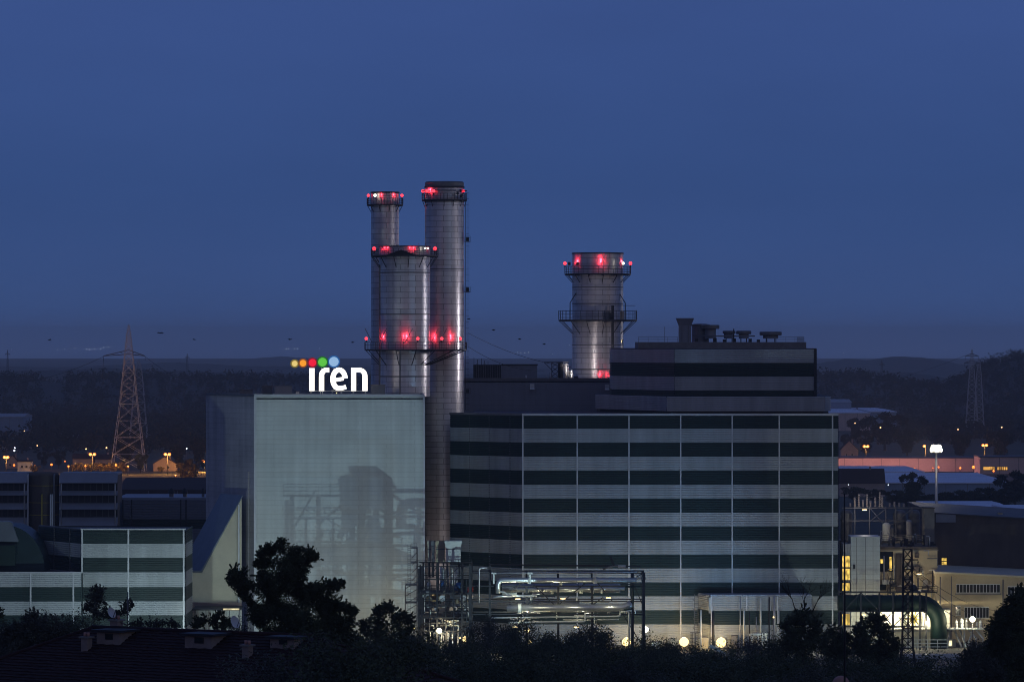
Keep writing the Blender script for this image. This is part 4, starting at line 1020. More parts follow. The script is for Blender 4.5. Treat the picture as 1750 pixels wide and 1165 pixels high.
# white panel tower with lit window strip
t = bld('panel_tower', 'tall white panelled block with a lit window strip beside the striped hall', 'service block', 1475, 1004)
ty = 1004.0
MB().box(X(1454,ty), X(1504,ty), ty, ty+8, 0, Z(917.5,ty)).build('wall', 'white_panel', t)
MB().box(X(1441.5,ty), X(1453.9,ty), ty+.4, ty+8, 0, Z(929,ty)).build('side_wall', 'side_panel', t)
for p0, p1 in ((949,969),(970.5,991),(995,1009),(1048,1068)):
    f = MB().box(X(1438.6,ty), X(1453,ty), ty+.05, ty+.399, Z(p1,ty), Z(p0,ty)).build('window', 'dark_steel', t)
    for q0, q1 in ((1439.4,1442.6),(1443.8,1452.4)): MB().box(X(q0,ty), X(q1,ty), ty-.02, ty+.047, Z(p1-.6,ty), Z(p0+.6,ty)).build('pane', 'lit_yellow', f)
for px in (1463.5, 1479, 1492): MB().box(X(px,ty)-.04, X(px,ty)+.04, ty-.05, ty-.003, .1, Z(918,ty)).build('seam', 'mid_steel', t)
MB().box(X(1453.6,ty), X(1504.5,ty), ty-.15, ty+8.1, Z(917.5,ty)+.003, Z(916.3,ty)).build('coping', 'trim', t)
MB().box(X(1458,ty), X(1461.5,ty), ty-.35, ty-.003, Z(971,ty), Z(964,ty)).build('wall_box', 'dark_steel', t)
# cream block behind with dark ribbon window
cy = 1016.0
t = bld('cream_block', 'cream rendered service block with a dark window recess and two lit panes', 'service block', 1550, cy)
cbz = Z(938,cy)
MB().box(X(1500,cy), X(1602,cy), cy, cy+12, 0, cbz).build('wall', 'render_wall', t)
f = MB().box(X(1504,cy), X(1526,cy), cy-.12, cy-.003, Z(976,cy), Z(942,cy)).build('window', 'glass', t)
for a in ((1504.6,1509.5,955,962),(1520,1524,951,974)): MB().box(X(a[0],cy), X(a[1],cy), cy-.18, cy-.123, Z(a[3],cy), Z(a[2],cy)).build('pane', 'lit_yellow', f)
f = MB().box(X(1504,cy), X(1514,cy), cy-.12, cy-.003, Z(1008,cy), Z(998,cy)).build('window', 'glass', t)
MB().box(X(1531,cy), X(1544,cy), cy-.3, cy-.003, Z(1012,cy), Z(945,cy)).build('door_bay', 'dark_concrete', t)
MB().box(X(1499.5,cy), X(1602.5,cy), cy-.3, cy+12.1, cbz+.003, cbz+.5).build('roof', 'dark_concrete', t)
MB().box(X(1500,cy),X(1604,cy),cy-.06,cy-.003,Z(940,cy),Z(938.6,cy)).build('cornice','concrete',t)
# slim concrete stair column
t = bld('concrete_column', 'slim concrete lift column at the corner of the dark hall', 'lift shaft', 1589, 1030)
MB().box(X(1580,1030), X(1597,1030), 1030, 1037, 0, Z(869,1030)).build('shaft', 'concrete', t)
MB().box(X(1579.5,1030), X(1597.5,1030), 1029.8, 1037.2, Z(869,1030)+.003, Z(867,1030)).build('cap', 'dark_concrete', t)
for py in (948, 978):
    b = MB(); b.box(X(1578,1028), X(1599,1028), 1027.2, 1029.9, Z(py,1028)-.15, Z(py,1028)); rail(b, [(X(1578,1028),1027.2,Z(py,1028)),(X(1599,1028),1027.2,Z(py,1028))], 1.1, 3, 1, .07); b.build('balcony', 'mid_steel', t)
# dark hall
dyh = 1046.0
t = bld('dark_hall', 'big dark weathered concrete hall at the right edge', 'industrial hall', 1700, dyh)
MB().add([(X(1597,dyh),dyh,0),(X(1860,dyh),dyh,0),(X(1860,dyh),dyh,Z(893,dyh)),(X(1597,dyh),dyh,Z(877,dyh)),(X(1597,dyh),dyh+70,0),(X(1860,dyh),dyh+70,0),(X(1860,dyh),dyh+70,Z(893,dyh)),(X(1597,dyh),dyh+70,Z(877,dyh))],
         [(0,1,2,3),(5,4,7,6),(4,0,3,7),(1,5,6,2)]).build('wall', 'dark_concrete', t)
MB().add([(X(1596,dyh),dyh-.4,Z(877,dyh)+.003),(X(1862,dyh),dyh-.4,Z(893,dyh)+.003),(X(1862,dyh),dyh+70.4,Z(893,dyh)+.003),(X(1596,dyh),dyh+70.4,Z(877,dyh)+.003),
          (X(1596,dyh),dyh-.4,Z(875,dyh)),(X(1862,dyh),dyh-.4,Z(891,dyh)),(X(1862,dyh),dyh+70.4,Z(891,dyh)),(X(1596,dyh),dyh+70.4,Z(875,dyh))],
         [(3,2,1,0),(4,5,6,7),(0,1,5,4),(1,2,6,5),(2,3,7,6),(3,0,4,7)]).build('roof', 'roof_sheet', t)
MB().box(X(1599,dyh), X(1633,dyh), dyh-.3, dyh-.003, Z(892,dyh), Z(878,dyh)).build('fascia_panel', 'pale_roof', t)
f = MB().box(X(1608,dyh), X(1619,dyh), dyh-.2, dyh-.003, Z(974,dyh), Z(951,dyh)).build('window', 'dark_steel', t)
for p0, p1 in ((952.5,957.5),(959,964.5),(966,970),(971,973.5)): MB().box(X(1609.2,dyh), X(1617.8,dyh), dyh-.26, dyh-.203, Z(p1,dyh), Z(p0,dyh)).build('pane', 'lit_yellow', f)
for px, w_, h_ in ((1689,5,6),(1709,8,10)):
    tt = thing('roof_box', ('small low' if w_ == 5 else 'larger pale square')+' box on the dark hall roof', 'roof box', (X(px,1060),1060,Z(883,1060)))
    zz_ = Z(884 if px < 1700 else 885.5, 1060)
    MB().box(X(px-w_/2,1060), X(px+w_/2,1060), 1059.5, 1061, zz_-.4, zz_+h_*.13).build('body', 'cream_panel', tt)
    MB().box(X(px-w_/2,1060)-.08, X(px+w_/2,1060)+.08, 1059.4, 1061.1, zz_+h_*.13+.003, zz_+h_*.13+.12).build('lid', 'mid_steel', tt)
# cream offices
oy = 1010.0
t = bld('office_building', 'low cream office building with ribbon windows at the right edge', 'office building', 1690, oy)
zo0, zo1 = Z(979,oy), Z(992,oy)
MB().add([(X(1598,oy),oy,0),(X(1860,oy),oy,0),(X(1860,oy),oy,zo1),(X(1598,oy),oy,zo0),(X(1598,oy),oy+34,0),(X(1860,oy),oy+34,0),(X(1860,oy),oy+34,zo1),(X(1598,oy),oy+34,zo0)],
         [(0,1,2,3),(5,4,7,6),(4,0,3,7),(1,5,6,2)]).build('wall', 'render_wall', t)
MB().add([(X(1597,oy),oy-.5,zo0+.003),(X(1862,oy),oy-.5,zo1+.003),(X(1862,oy),oy+34,zo1+.003),(X(1597,oy),oy+34,zo0+.003),(X(1597,oy),oy-.5,zo0+.4),(X(1862,oy),oy-.5,zo1+.4),(X(1862,oy),oy+34,zo1+.4),(X(1597,oy),oy+34,zo0+.4)],
         [(3,2,1,0),(4,5,6,7),(0,1,5,4),(1,2,6,5),(2,3,7,6),(3,0,4,7)]).build('roof', 'cream_panel', t)
def ribbon(px0, px1, p0, p1, n):
    f = MB().box(X(px0,oy), X(px1,oy), oy-.15, oy-.003, Z(p1,oy), Z(p0,oy)).build('window', 'pale_paint', t)
    for k in range(n):
        a = px0+(px1-px0)*(k+.1)/n; b = px0+(px1-px0)*(k+.9)/n
        MB().box(X(a,oy), X(b,oy), oy-.2, oy-.153, Z(p1-1.4,oy), Z(p0+1.4,oy)).build('pane', 'glass', f)
ribbon(1634, 1709, 997, 1013, 13); ribbon(1648, 1690, 1036, 1056, 8); ribbon(1633, 1642, 1035, 1051, 2)
ribbon(1722, 1790, 1001, 1017, 12)
MB().box(X(1632,oy), X(1711,oy), oy-.35, oy-.003, Z(1016,oy), Z(1013.3,oy)).build('sill', 'concrete', t)
# switchgear platform with insulators
wy = 1034.0
t = thing('equipment_platform', 'dark raised platform with rails behind the white panelled block', 'platform', (X(1510,wy),wy+4,0))
zp = Z(924,wy)
MB().box(X(1436,wy), X(1580,wy), wy, wy+12, zp-.5, zp).build('deck', 'dark_steel', t)
rail(MB(), [(X(1503,wy),wy-.1,zp),(X(1579,wy),wy-.1,zp)], 1.3, 3, 1.6, .08).build('railing', 'mid_steel', t)
for px in (1440,1475,1510,1545,1578): MB().bar((X(px,wy),wy+6,0), (X(px,wy),wy+6,zp-.503), .5).build('column', 'dark_steel', t)
for px in (1462,1487,1515,1532,1560):
    MB().bar((X(px,wy),wy+2,zp+.003), (X(px,wy),wy+2,Z(866,wy)), .22).build('frame_post', 'mid_steel', t)
for py in (868, 890): MB().bar((X(1440,wy),wy+2.2,Z(py,wy)), (X(1578,wy),wy+2.2,Z(py,wy)), .22).build('frame_beam', 'mid_steel', t)
for a, b in (((1487,868),(1525,912)),((1515,868),(1487,890)),((1532,890),(1560,868))): MB().bar(P(a[0],a[1],wy+1.7), P(b[0],b[1],wy+1.7), .16).build('brace', 'mid_steel', t)
for px, r_, lb in ((1450,1.35,'round dark drum tank on the raised platform beside the striped hall'),(1541,1.4,'round dark drum tank at the middle of the raised platform'),(1567,1.2,'round dark drum tank at the column end of the raised platform')):
    tt = thing('drum_tank', lb, 'tank', (X(px,wy),wy+5,zp+.003), 'drum tanks on the raised platform'); c = X(px,wy)
    MB().lathe(c, wy+6, [(0,zp+.003),(r_,zp+.003),(r_,Z(878,wy)),(r_*.7,Z(873.5,wy)),(0,Z(872,wy))], 24).build('shell', 'mid_steel', tt)
    MB().lathe(c, wy+6, [(r_+.003,Z(890,wy)),(r_+.08,Z(890,wy)),(r_+.08,Z(891.5,wy)),(r_+.003,Z(891.5,wy))], 24).build('hoop', 'dark_steel', tt)
for k, px in enumerate((1454,1462,1469,1476,1483,1489,1497,1505,1509,1522,1530,1538,1546)):
    big = k < 9
    y = wy+2.2; z0 = Z(866.5,wy); h_ = (.9,2.2,3.0,1.6,2.9,1.4,2.2,3.4,2.6,.9,1.2,1.0,.8)[k]
    ob = MB(); prof = [(0,z0)]; n = 7
    for i in range(n): prof += [(.16,z0+h_*i/n+.01),(.30,z0+h_*(i+.45)/n),(.16,z0+h_*(i+.9)/n)]
    prof.append((0,z0+h_)); ob.lathe(X(px,wy), y, prof, 10, 0)
    o = ob.build('insulator', 'porcelain')
    tag(o, ('ribbed insulator standing tall on the platform frame, %s counted from the striped hall' if big else 'short ribbed insulator on the platform frame, %s counted from the striped hall') % ('first','second','third','fourth','fifth','sixth','seventh','eighth','ninth','tenth','eleventh','twelfth','thirteenth')[k], 'insulator', 'insulators on the raised frame')
m = MB()
for px0, px1 in ((1469,1483),(1483,1497),(1497,1509),(1462,1476)):
    a, b = P(px0,848,wy+2.2), P(px1,846,wy+2.2); m.tube([a, (a+b)/2-Vector((0,0,.3)), b], .05, 5)
tag(m.build('busbar_cable', 'mid_steel'), 'thin sagging leads strung between the tall insulators', 'cable')
# pipework on the cream block and in front of the dark hall
t = thing('wall_pipework', 'dense pipes and boxes fixed across the cream block and its corner column', 'pipework', (X(1555,1012),1012,0))
r7 = random.Random(21)
for k in range(24):
    px = r7.uniform(1506, 1598); py = r7.uniform(940, 1008); Y = r7.uniform(1013.2, 1015.6); L_ = r7.uniform(6, 34)
    if r7.random() < .55: pts = [P(px,py,Y), P(px,py+L_*1.4,Y), P(min(px+L_*.5,1600),py+L_*1.4,Y)]
    else: pts = [P(px,py,Y), P(min(px+L_,1602),py,Y), P(min(px+L_,1602),py+r7.uniform(5,20),Y)]
    MB().tube(pts, r7.uniform(.07,.17), 6).build('pipe', r7.choice(('mid_steel','dark_steel','galvanised','pale_paint')), t)
for k in range(9):
    q = P(r7.uniform(1508,1598), r7.uniform(945,1005), 1014.5); w_ = r7.uniform(.3,.7)
    MB().box(q.x-w_, q.x+w_, 1014.2, 1015.9, q.z-r7.uniform(.3,.9), q.z+.4).build('cabinet', r7.choice(('mid_steel','dark_steel','pale_paint','dark_concrete')), t)
t = thing('roof_clutter', 'dark vents, posts and pipe bends crowding the cream block roof', 'roof equipment', (X(1550,1022),1022,cbz+.5))
for k in range(22):
    px = r7.uniform(1504, 1598); q = Vector((X(px,1020), r7.uniform(1018,1025), cbz+.503)); h_ = r7.uniform(.6,3.2)
    if k % 3: MB().tube([q, q+Vector((0,0,h_)), q+Vector((r7.uniform(-.8,.8),0,h_+.15))], r7.uniform(.08,.2), 6).build('pipe', r7.choice(('mid_steel','dark_steel','galvanised')), t)
    else: MB().box(q.x-.5, q.x+.5, q.y-.4, q.y+.4, q.z, q.z+h_*.5).build('vent', r7.choice(('mid_steel','dark_steel')), t)
for k, (px, h_, r_, lb) in enumerate(((1516,3.6,.9,'tall pale vessel standing on the raised equipment platform next to the dark drums'),(1524,2.6,.7,'short grey vessel on the raised equipment platform beside the tall pale one'),(1555,4.2,.75,'slim grey vessel on the raised equipment platform near the concrete column'))):
    tt = thing('vessel', lb, 'vessel', (X(px,1034),1036,zp+.003), 'vessels on the raised platform')
    c = X(px,1034)
    MB().lathe(c, 1036, [(0,zp+.003),(r_,zp+.003),(r_,zp+h_),(r_*.6,zp+h_+.35),(0,zp+h_+.45)], 18).build('shell', ('pale_paint','mid_steel','galvanised')[k], tt)
    MB().tube([(c,1036,zp+h_+.453),(c,1036,zp+h_+1.0),(c+.8,1036,zp+h_+1.1)], .1, 6).build('outlet', 'mid_steel', tt)
for px, pt in ((1607,985),(1626,984),(1714,990)):
    o = MB().tube([(X(px,1009.6),1009.6,0),(X(px,1009.6),1009.6,Z(pt,1009.6))], .12, 6).build('downpipe', 'mid_steel'); tag(o, 'grey downpipe on the cream office wall '+{1607:'nearest the dark hall window',1626:'left of the long ribbon window',1714:'right of the long ribbon window'}[px], 'downpipe', 'downpipes on the offices')
rl = rail(MB(), [(X(1622,1040),1040,Z(980,1040)),(X(1648,1040),1040,Z(980,1040))], 1.2, 3, 1.2, .09).build('guard_rail', 'mid_steel'); tag(rl, 'short guard rail at the foot of the dark hall above the offices', 'railing')
# green duct with elbow
t = thing('green_duct', 'thick green duct ending in a downward elbow before the cream offices', 'duct', (X(1530,988),988,0))
pts = [P(1432,1030,990)]+[P(1432+k*20,1030,990) for k in range(1,7)]
cxp, cyp, Rr = 1570, 1064, 34
for k in range(1, 11):
    a = math.radians(90-9*k); pts.append(P(cxp+Rr*math.cos(a)+0, cyp-Rr*math.sin(a), 990))
pts.append((pts[-1].x, 990, 0.0))
MB().tube(pts, 14*990/F, 28).build('shell', 'green_paint', t)
for px in (1463, 1502, 1527, 1560): 
    c = P(px,1030,990); MB().tube([c-Vector((.2,0,0)), c+Vector((.2,0,0))], 14.8*990/F, 28).build('flange', 'green_paint', t)
fr2 = thing('duct_frame', 'dark steel frame carrying the green duct', 'steel frame', (X(1530,986),986,0))
for px in (1442, 1471, 1503, 1526, 1552, 1572, 1583): MB().bar((X(px,986),986,0), (X(px,986),986,Z(1011 if px < 1580 else 1012,986)), .36).build('post', 'dark_steel', fr2)
for py in (1011, 1044, 1070): MB().bar(P(1432,py,986), P(1602 if py == 1011 else 1585,py,986), .3).build('beam', 'dark_steel', fr2)
for a, b in (((1442,1044),(1471,1012)),((1503,1044),(1471,1012)),((1526,1070),(1552,1044)),((1552,1070),(1526,1044)),((1503,1070),(1526,1044)),((1526,1070),(1503,1044)),((1572,1070),(1552,1044)),((1552,1070),(1572,1044)),((1583,1044),(1583,1011))): MB().bar(P(*a,985.6), P(*b,985.6), .18).build('brace', 'dark_steel', fr2)
rail(MB(), [P(1560,1011,985.9), P(1602,1011,985.9)], 1.2, 3, 1, .09).build('railing', 'dark_steel', fr2)
MB().box(X(1552,986), X(1588,986), 984.5, 988, Z(1011,986)-.05, Z(1009,986)).build('valve_deck', 'dark_steel', fr2)
MB().ball(P(1560,1004,986), 1.0, 10, 0, .7).build('valve_cover', 'dark_steel', fr2)
# bright sheltered bay behind the duct
t = thing('machine_bay', 'brightly lit open machine bay under the green duct', 'machine bay', (X(1550,1000),1003,0))
MB().box(X(1500,1003), X(1624,1003), 1004.2, 1004.6, 0, Z(1042,1003)).build('back_wall', 'pale_paint', t)
MB().box(X(1512,1000), X(1626,1000), 996.5, 1004.1, Z(1074,1000)-.3, Z(1073,1000)).build('floor_slab', 'concrete', t)
MB().box(X(1512,1000), X(1624,1000), 997, 997.4, 0, Z(1077,1000)-.05).build('base_wall', 'cream_panel', t)
for px in (1500, 1540, 1580): MB().bar((X(px,1003),1003,Z(1073,1003)), (X(px,1003),1003,Z(1042,1003)), .3).build('post', 'mid_steel', t)
MB().box(X(1500,1001),X(1624,1001),1000,1004.1,Z(1041.5,1001),Z(1040,1001)).build('roof', 'mid_steel', t)
w = MB(); c = P(1561,1058,1001.5)
w.tube([c-Vector((0,.3,0)), c+Vector((0,.3,0))], .8, 20)
for k in range(10):
    a = PI*2*k/10; w.bar(c+Vector((.8*math.cos(a),0,.8*math.sin(a))), c+Vector((1.7*math.cos(a),0,1.7*math.sin(a))), .2)
w.build('fan_wheel', 'valve_yellow', t)
MB().box(X(1600,996), X(1609,996), 996.6, 996.97, Z(1087,996), Z(1080,996)).build('vent_grille', 'dark_steel', t)
f = MB().box(X(1621,994.6), X(1634,994.6), 995.2, 995.5, 0.05, Z(1092,995)).build('door', 'pale_paint', t)
MB().box(X(1622,994.6), X(1627,994.6), 995.1, 995.197, .3, Z(1094,995)).build('door_pane', 'lit_room', f)
t = thing('pipe_bridge', 'lit pipe bridge on slanting legs before the cream offices', 'pipe bridge', (X(1650,992),992,0))
MB().box(X(1605,992), X(1688,992), 990, 995, Z(1074.5,992), Z(1073,992)).build('deck', 'pale_paint', t)
rail(MB(), [P(1605,1073,990), P(1688,1073,990)], 1.0, 2, 1.2, .08).build('railing', 'mid_steel', t)
for a, b in (((1624,1075),(1618,1108)),((1640,1075),(1651,1105)),((1663,1075),(1655,1098)),((1668,1075),(1680,1090)),((1631,1075),(1643,1104)),((1648,1075),(1648,1087)),((1655,1075),(1668,1090))):
    MB().tube([P(*a,991.5), P(*b,991.5), (P(*b,991.5).x, 991.5, 0)], .2, 8).build('leg', 'insul', t)
for k, (px, w_, pt, mt) in enumerate(((1635,5,1060,'dish_white'),(1644,6,1057,'dish_white'),(1652,3.5,1059,'insul'),(1676,4,1060,'dish_white'),(1670,3,1063,'insul'))):
    r_ = w_*992/F/2; c = X(px,992); z0 = Z(1073,992)+.003; z1 = Z(pt,992)
    tt = thing('gas_bottle', ('squat white','broad white','slim steel','lone white','short steel')[k]+' upright vessel on the pipe bridge near its lamp', 'vessel', (c,992.5,z0), 'vessels on the pipe bridge')
    MB().lathe(c,992.5,[(0,z0),(r_,z0),(r_,z1-.25),(r_*.6,z1),(0,z1+.1)],16).build('shell',mt,tt)
    MB().bar((c,992.5,z1+.103),(c,992.5,z1+.4),.12).build('valve','mid_steel',tt)
t = thing('guard_fence', 'pale post and rail fence at the plant kerb under the lit bay', 'fence', (X(1590,985),985,0))
rail(MB(), [(X(1550,985),985,0),(X(1620,985),985,0)], 2.2, 3, 2.2, .14).build('rails', 'pale_paint', t)
t = MB().box(X(1545,960), X(1640,960), 959, 961, .06, .9).build('low_wall', 'pale_paint'); tag(t, 'low pale wall along the plant road near the lattice mast', 'wall')
# ---------------------------------------------------------------- plant lamps
def post_lamp(name, label, px, py, Y, r, m, power, col, grp=None, off=(0,-.0,0), pole=True):
    p = P(px, py, Y); t = thing(name, label, 'lamp', (p.x, Y, 0), grp)
    MB().ball(p, r, 14).build('lamp_globe', m, t)
    if pole:
        MB().tube([(p.x,Y+.05,0), (p.x,Y+.05,p.z-r*1.02)], .11, 8).build('pole', 'mid_steel', t)
        MB().tube([(p.x,Y+.05,0.02), (p.x,Y+.05,.35)], .22, 10).build('base', 'concrete', t)
    if power:
        o = Vector(off)
        light('POINT', p+(o if o.length else Vector((0,0,r+.15))), power, col, t, .25)
    return t
WARM, COOL = (1.0,.74,.40), (.96,1.0,.80)
post_lamp('globe_lamp', 'round glowing lamp at the hall foot nearest the pipe rack', 1070.5, 1096, 990, .95, 'warm_lamp', 1150, (1.0,.68,.30), 'round lamps at the hall foot', (0,1.3,1.2))
post_lamp('globe_lamp', 'round glowing lamp at the hall foot between the two others', 1169, 1096, 990, 1.0, 'warm_lamp', 1150, (1.0,.68,.30), 'round lamps at the hall foot', (0,1.3,1.2))
post_lamp('globe_lamp', 'round glowing lamp at the hall foot right before the annexe', 1232.5, 1097, 984, 1.05, 'warm_lamp', 1150, (1.0,.68,.30), 'round lamps at the hall foot', (0,1.3,1.2))
post_lamp('yard_lamp', 'brilliant white yard lamp on a pole at the right end of the pipe rack', 1103.5, 1075, 985, .62, 'cool_lamp', 1000, COOL, 'yard lamps', (0,.2,1.0))
ytl = post_lamp('yard_lamp', 'brilliant white yard lamp shining inside the process tower', 750.5, 1077, 953, .55, 'cool_lamp', 0, (1,.86,.55), 'yard lamps')
light('SPOT', P(750.5,1077,955)-Vector((0,0,1.0)), 2200, (1,.84,.5), ytl, .25, P(755,1100,962), 150, .4)
post_lamp('yard_lamp', 'soft round yard lamp under the middle of the pipe rack', 901, 1076, 964, .5, 'warm_lamp', 1500, COOL, 'yard lamps', (0,-2,1.5))
post_lamp('yard_lamp', 'white yard lamp low among the pipes of the process tower', 795, 1091, 968, .6, 'warm_lamp', 500, (1,.84,.5), 'yard lamps', (0,1.5,-1.0))
post_lamp('yard_lamp', 'faint yard lamp behind the shrub left of the process tower', 708, 1073, 962, .22, 'warm_lamp', 250, WARM, 'yard lamps')
post_lamp('yard_lamp', 'small yard lamp among the upright pipes before the annexe', 1322, 1054, 975, .18, 'warm_lamp', 700, COOL, 'yard lamps', (0,.6,-2))
post_lamp('yard_lamp', 'small warm yard lamp behind the bare topped tree', 1396, 1093, 970, .35, 'warm_lamp', 600, COOL, 'yard lamps', (0,2,.6))
post_lamp('yard_lamp', 'brilliant lamp standing on the pipe bridge by the white vessels', 1662, 1057.5, 991, .62, 'cool_lamp', 2300, (1,.88,.58), 'yard lamps', (-.5,-1.2,.8))
post_lamp('yard_lamp', 'low pair lamp glowing under the pipe rack near the round bushes', 905, 1097, 960, .4, 'warm_lamp', 500, (1,.8,.45), 'yard lamps')
def floodlight(label, p, target, power, col, cone, blend=.35, radius=.12, base=None):
    p = Vector(p); d = (Vector(target)-p).normalized()
    t = thing('floodlight', label, 'floodlight', (p.x,p.y,0 if base is None else base), 'floodlights')
    b = MB(); q = p-d*.35; w = Vector((d.y,-d.x,0)).normalized(); u = d.cross(w)
    vs = [q+w*a*.5+u*c*.4+d*e for e in (0,.28) for a, c in ((-1,-1),(1,-1),(1,1),(-1,1))]
    b.add(vs, [(0,1,2,3),(7,6,5,4),(0,4,5,1),(1,5,6,2),(2,6,7,3),(3,7,4,0)]).build('housing', 'mid_steel', t)
    vs = [q+w*a*.42+u*c*.32+d*.285 for a, c in ((-1,-1),(1,-1),(1,1),(-1,1))]
    b = MB().add(vs, [(0,1,2,3)]).build('lens', 'warm_lamp', t)
    MB().tube([(q.x,q.y,t.location.z),(q.x,q.y,q.z-.3)], .09, 8).build('pole', 'mid_steel', t)
    light('SPOT', p+d*.15, power, col, t, radius, target, cone, blend)
    return t
FLOOD = (.66,.97,1.06)
floodlight('floodlight on a pole in front of the pipe rack aimed at the white wall', (17.5,905,2.6), (-42.5,1000,29), 62000, FLOOD, 34.5, .15, .03)
floodlight('floodlight on a pole before the white wall behind the big tree', (X(470,925),925,3.2), (X(500,1000),1000,32), 7000, FLOOD, 54, .6, .5)
floodlight('floodlight on a pole before the sloped duct housing', (X(352,950),950,2.5), (X(370,1000),1000,10), 1900, (1,.95,.76), 60, .6, .5)
floodlight('floodlight lighting the left low striped building', (X(240,922),922,2.6), (X(225,970),970,12), 31000, (.76,1.0,1.0), 95, .6, .5)
floodlight('floodlight before the bushes aimed across the striped hall', (58,938,2.4), (12,1000,29), 23000, (.40,.88,1.45), 70, .8, .3)
floodlight('floodlight behind the bushes aimed at the right half of the striped hall', (X(1330,932),932,2.4), (50,1000,31), 5000, (.40,.88,1.45), 82, .6, .3)
floodlight('floodlight behind the right bushes, its cone edge shaped as a shade line on the striped hall end', (X(1460,944),944,3.0), (93,1000,33), 10500, (.82,1.0,.92), 67, .05, .05)  # hard cone edge stands in for a diagonal cast shadow on the hall
floodlight('floodlight on the upper roof aimed across at the tall stacks', (X(1062,1039),1039,rz+.2), (X(745,1036),1036,74), 17500, (1,.93,.98), 92, .6, .4, ub[0]+.25)
floodlight('floodlight added unseen at the foot of the tall stack in the gap', (-17.4,1025,3), (-15,1037,26), 5000, (1,.82,.74), 70, .6, .3)  # added to brighten the lower shell of the tall stack
floodlight('floodlight on the grey hall roof aimed at the separate broad stack', (X(985,1069),1069,gr+.9), (X(1024,1090),1090,76), 3200, (1,.88,.84), 110, .7, .4, gr)
def bay_lamp(label, p, power, col, down=False):
    t = thing('bay_lamp', label, 'lamp', tuple(p), 'fixed lamps under the steelwork')
    MB().tube([Vector(p)-Vector((.5,0,0)), Vector(p)+Vector((.5,0,0))], .12, 8).build('tube', 'warm_lamp', t)
    MB().box(p[0]-.6, p[0]+.6, p[1]-.15, p[1]+.15, p[2]+.13, p[2]+.25).build('housing', 'mid_steel', t)
    if down: light('SPOT', Vector(p)+Vector((0,-.1,-.25)), power, col, t, .2, Vector(p)+Vector((0,-.15,-3)), 156, .5)
    else: light('POINT', Vector(p)+Vector((0,-.1,-.4)), power, col, t, .2)
    return t
bay_lamp('tube lamp under the lower floor of the process tower', (X(765,966),964,Z(1053,966)), 2600, (1,.82,.48), True)
bay_lamp('tube lamp under the upper floor of the process tower', (X(735,966),964,Z(1012,966)), 500, (1,.84,.55), True)
bay_lamp('tube lamp at ground level at the back of the process tower', (X(785,966),972,3.4), 4500, (1,.80,.42), True)
bay_lamp('tube lamp under the lower pipes near the process tower', (X(880,956),956,Z(1071,956)), 1800, (1,.95,.60))
bay_lamp('tube lamp under the lower pipes near the rack middle', (X(985,956),956,Z(1071,956)), 1900, (1,.95,.60))
bay_lamp('added tube lamp between the two pipe tiers at the left end of the rack', (X(885,949),949.0,Z(1023,949)), 330, (1,.97,.66))  # the tier lamps are added only to brighten the rack pipes evenly
bay_lamp('added tube lamp between the two pipe tiers at the middle of the rack', (X(962,949),948.6,Z(1022,949)), 330, (1,.97,.66))
bay_lamp('added tube lamp between the two pipe tiers at the right end of the rack', (X(1040,949),949.0,Z(1021,949)), 330, (1,.97,.66))
bay_lamp('tube lamp in the machine bay left of the fan wheel', (X(1530,1001),1001,Z(1044,1001)), 3200, (1,.86,.52))
bay_lamp('tube lamp in the machine bay right of the fan wheel', (X(1590,1001),1001,Z(1044,1001)), 3200, (1,.86,.52))
bay_lamp('tube lamp at the foot of the white panelled block', (X(1475,996),996,Z(1050,996)), 900, (1,.86,.52))
bay_lamp('tube lamp above the plant road below the machine bay', (X(1585,985),985,6.0), 1100, (1,.9,.6))
bay_lamp('tube lamp below the cream hall offices', (X(1570,1009),1008,Z(980,1009)), 600, (1,.86,.6))
bay_lamp('added tube lamp on the raised frame in front of the insulators', (X(1478,1030),1030.5,Z(871,1030)), 420, (1,.93,.8))  # lamp added so that the insulators show bright
bay_lamp('tube lamp under the raised equipment platform', (X(1540,1030),1031,Z(935,1030)), 260, (1,.8,.5))
post_lamp('yard_lamp', 'hidden warm yard lamp behind the feathery shrub tree at the white wall foot', 658, 1092, 985, .4, 'warm_lamp', 1500, (1,.84,.45), 'yard lamps', (0,1.2,.9))
# high mast
MY = 1230.0
mx, mz = X(1600,MY), Z(767,MY)
t = thing('high_mast', 'tall white floodlight mast blazing over the plant at the right', 'floodlight mast', (mx,MY,0))
MB().tube([(mx,MY,0),(mx,MY,mz-1)], [.55,.30], 12).build('pole', 'galvanised', t)
MB().lathe(mx, MY, [(0,mz-1),(1.3,mz-1),(1.3,mz-.7),(0,mz-.7)], 16).build('head_ring', 'mid_steel', t)
for k in range(8):
    a = 2*PI*k/8; MB().ball((mx+.95*math.cos(a), MY+.95*math.sin(a), mz+(.45 if k % 2 else -.25)), .72, 10).build('lamp_globe', 'cool_lamp', t)
for dz in (.1,): MB().ball((mx,MY-.3,mz+dz), .95, 14).build('lamp_globe', 'cool_lamp', t)
light('POINT', (mx,MY-3.0,mz-3.0), 350, (1,.9,.7), t, .5)
light('SPOT', (mx-1.0,MY-2.4,mz-.4), 90000, (1,.90,.80), t, .6, (X(800,1040),1040,60), 62, .6)
light('SPOT', (mx,MY-3.6,mz-.4), 10000, (1,.95,.80), t, .6, (mx-6,MY-33,mz-32), 104, .4)

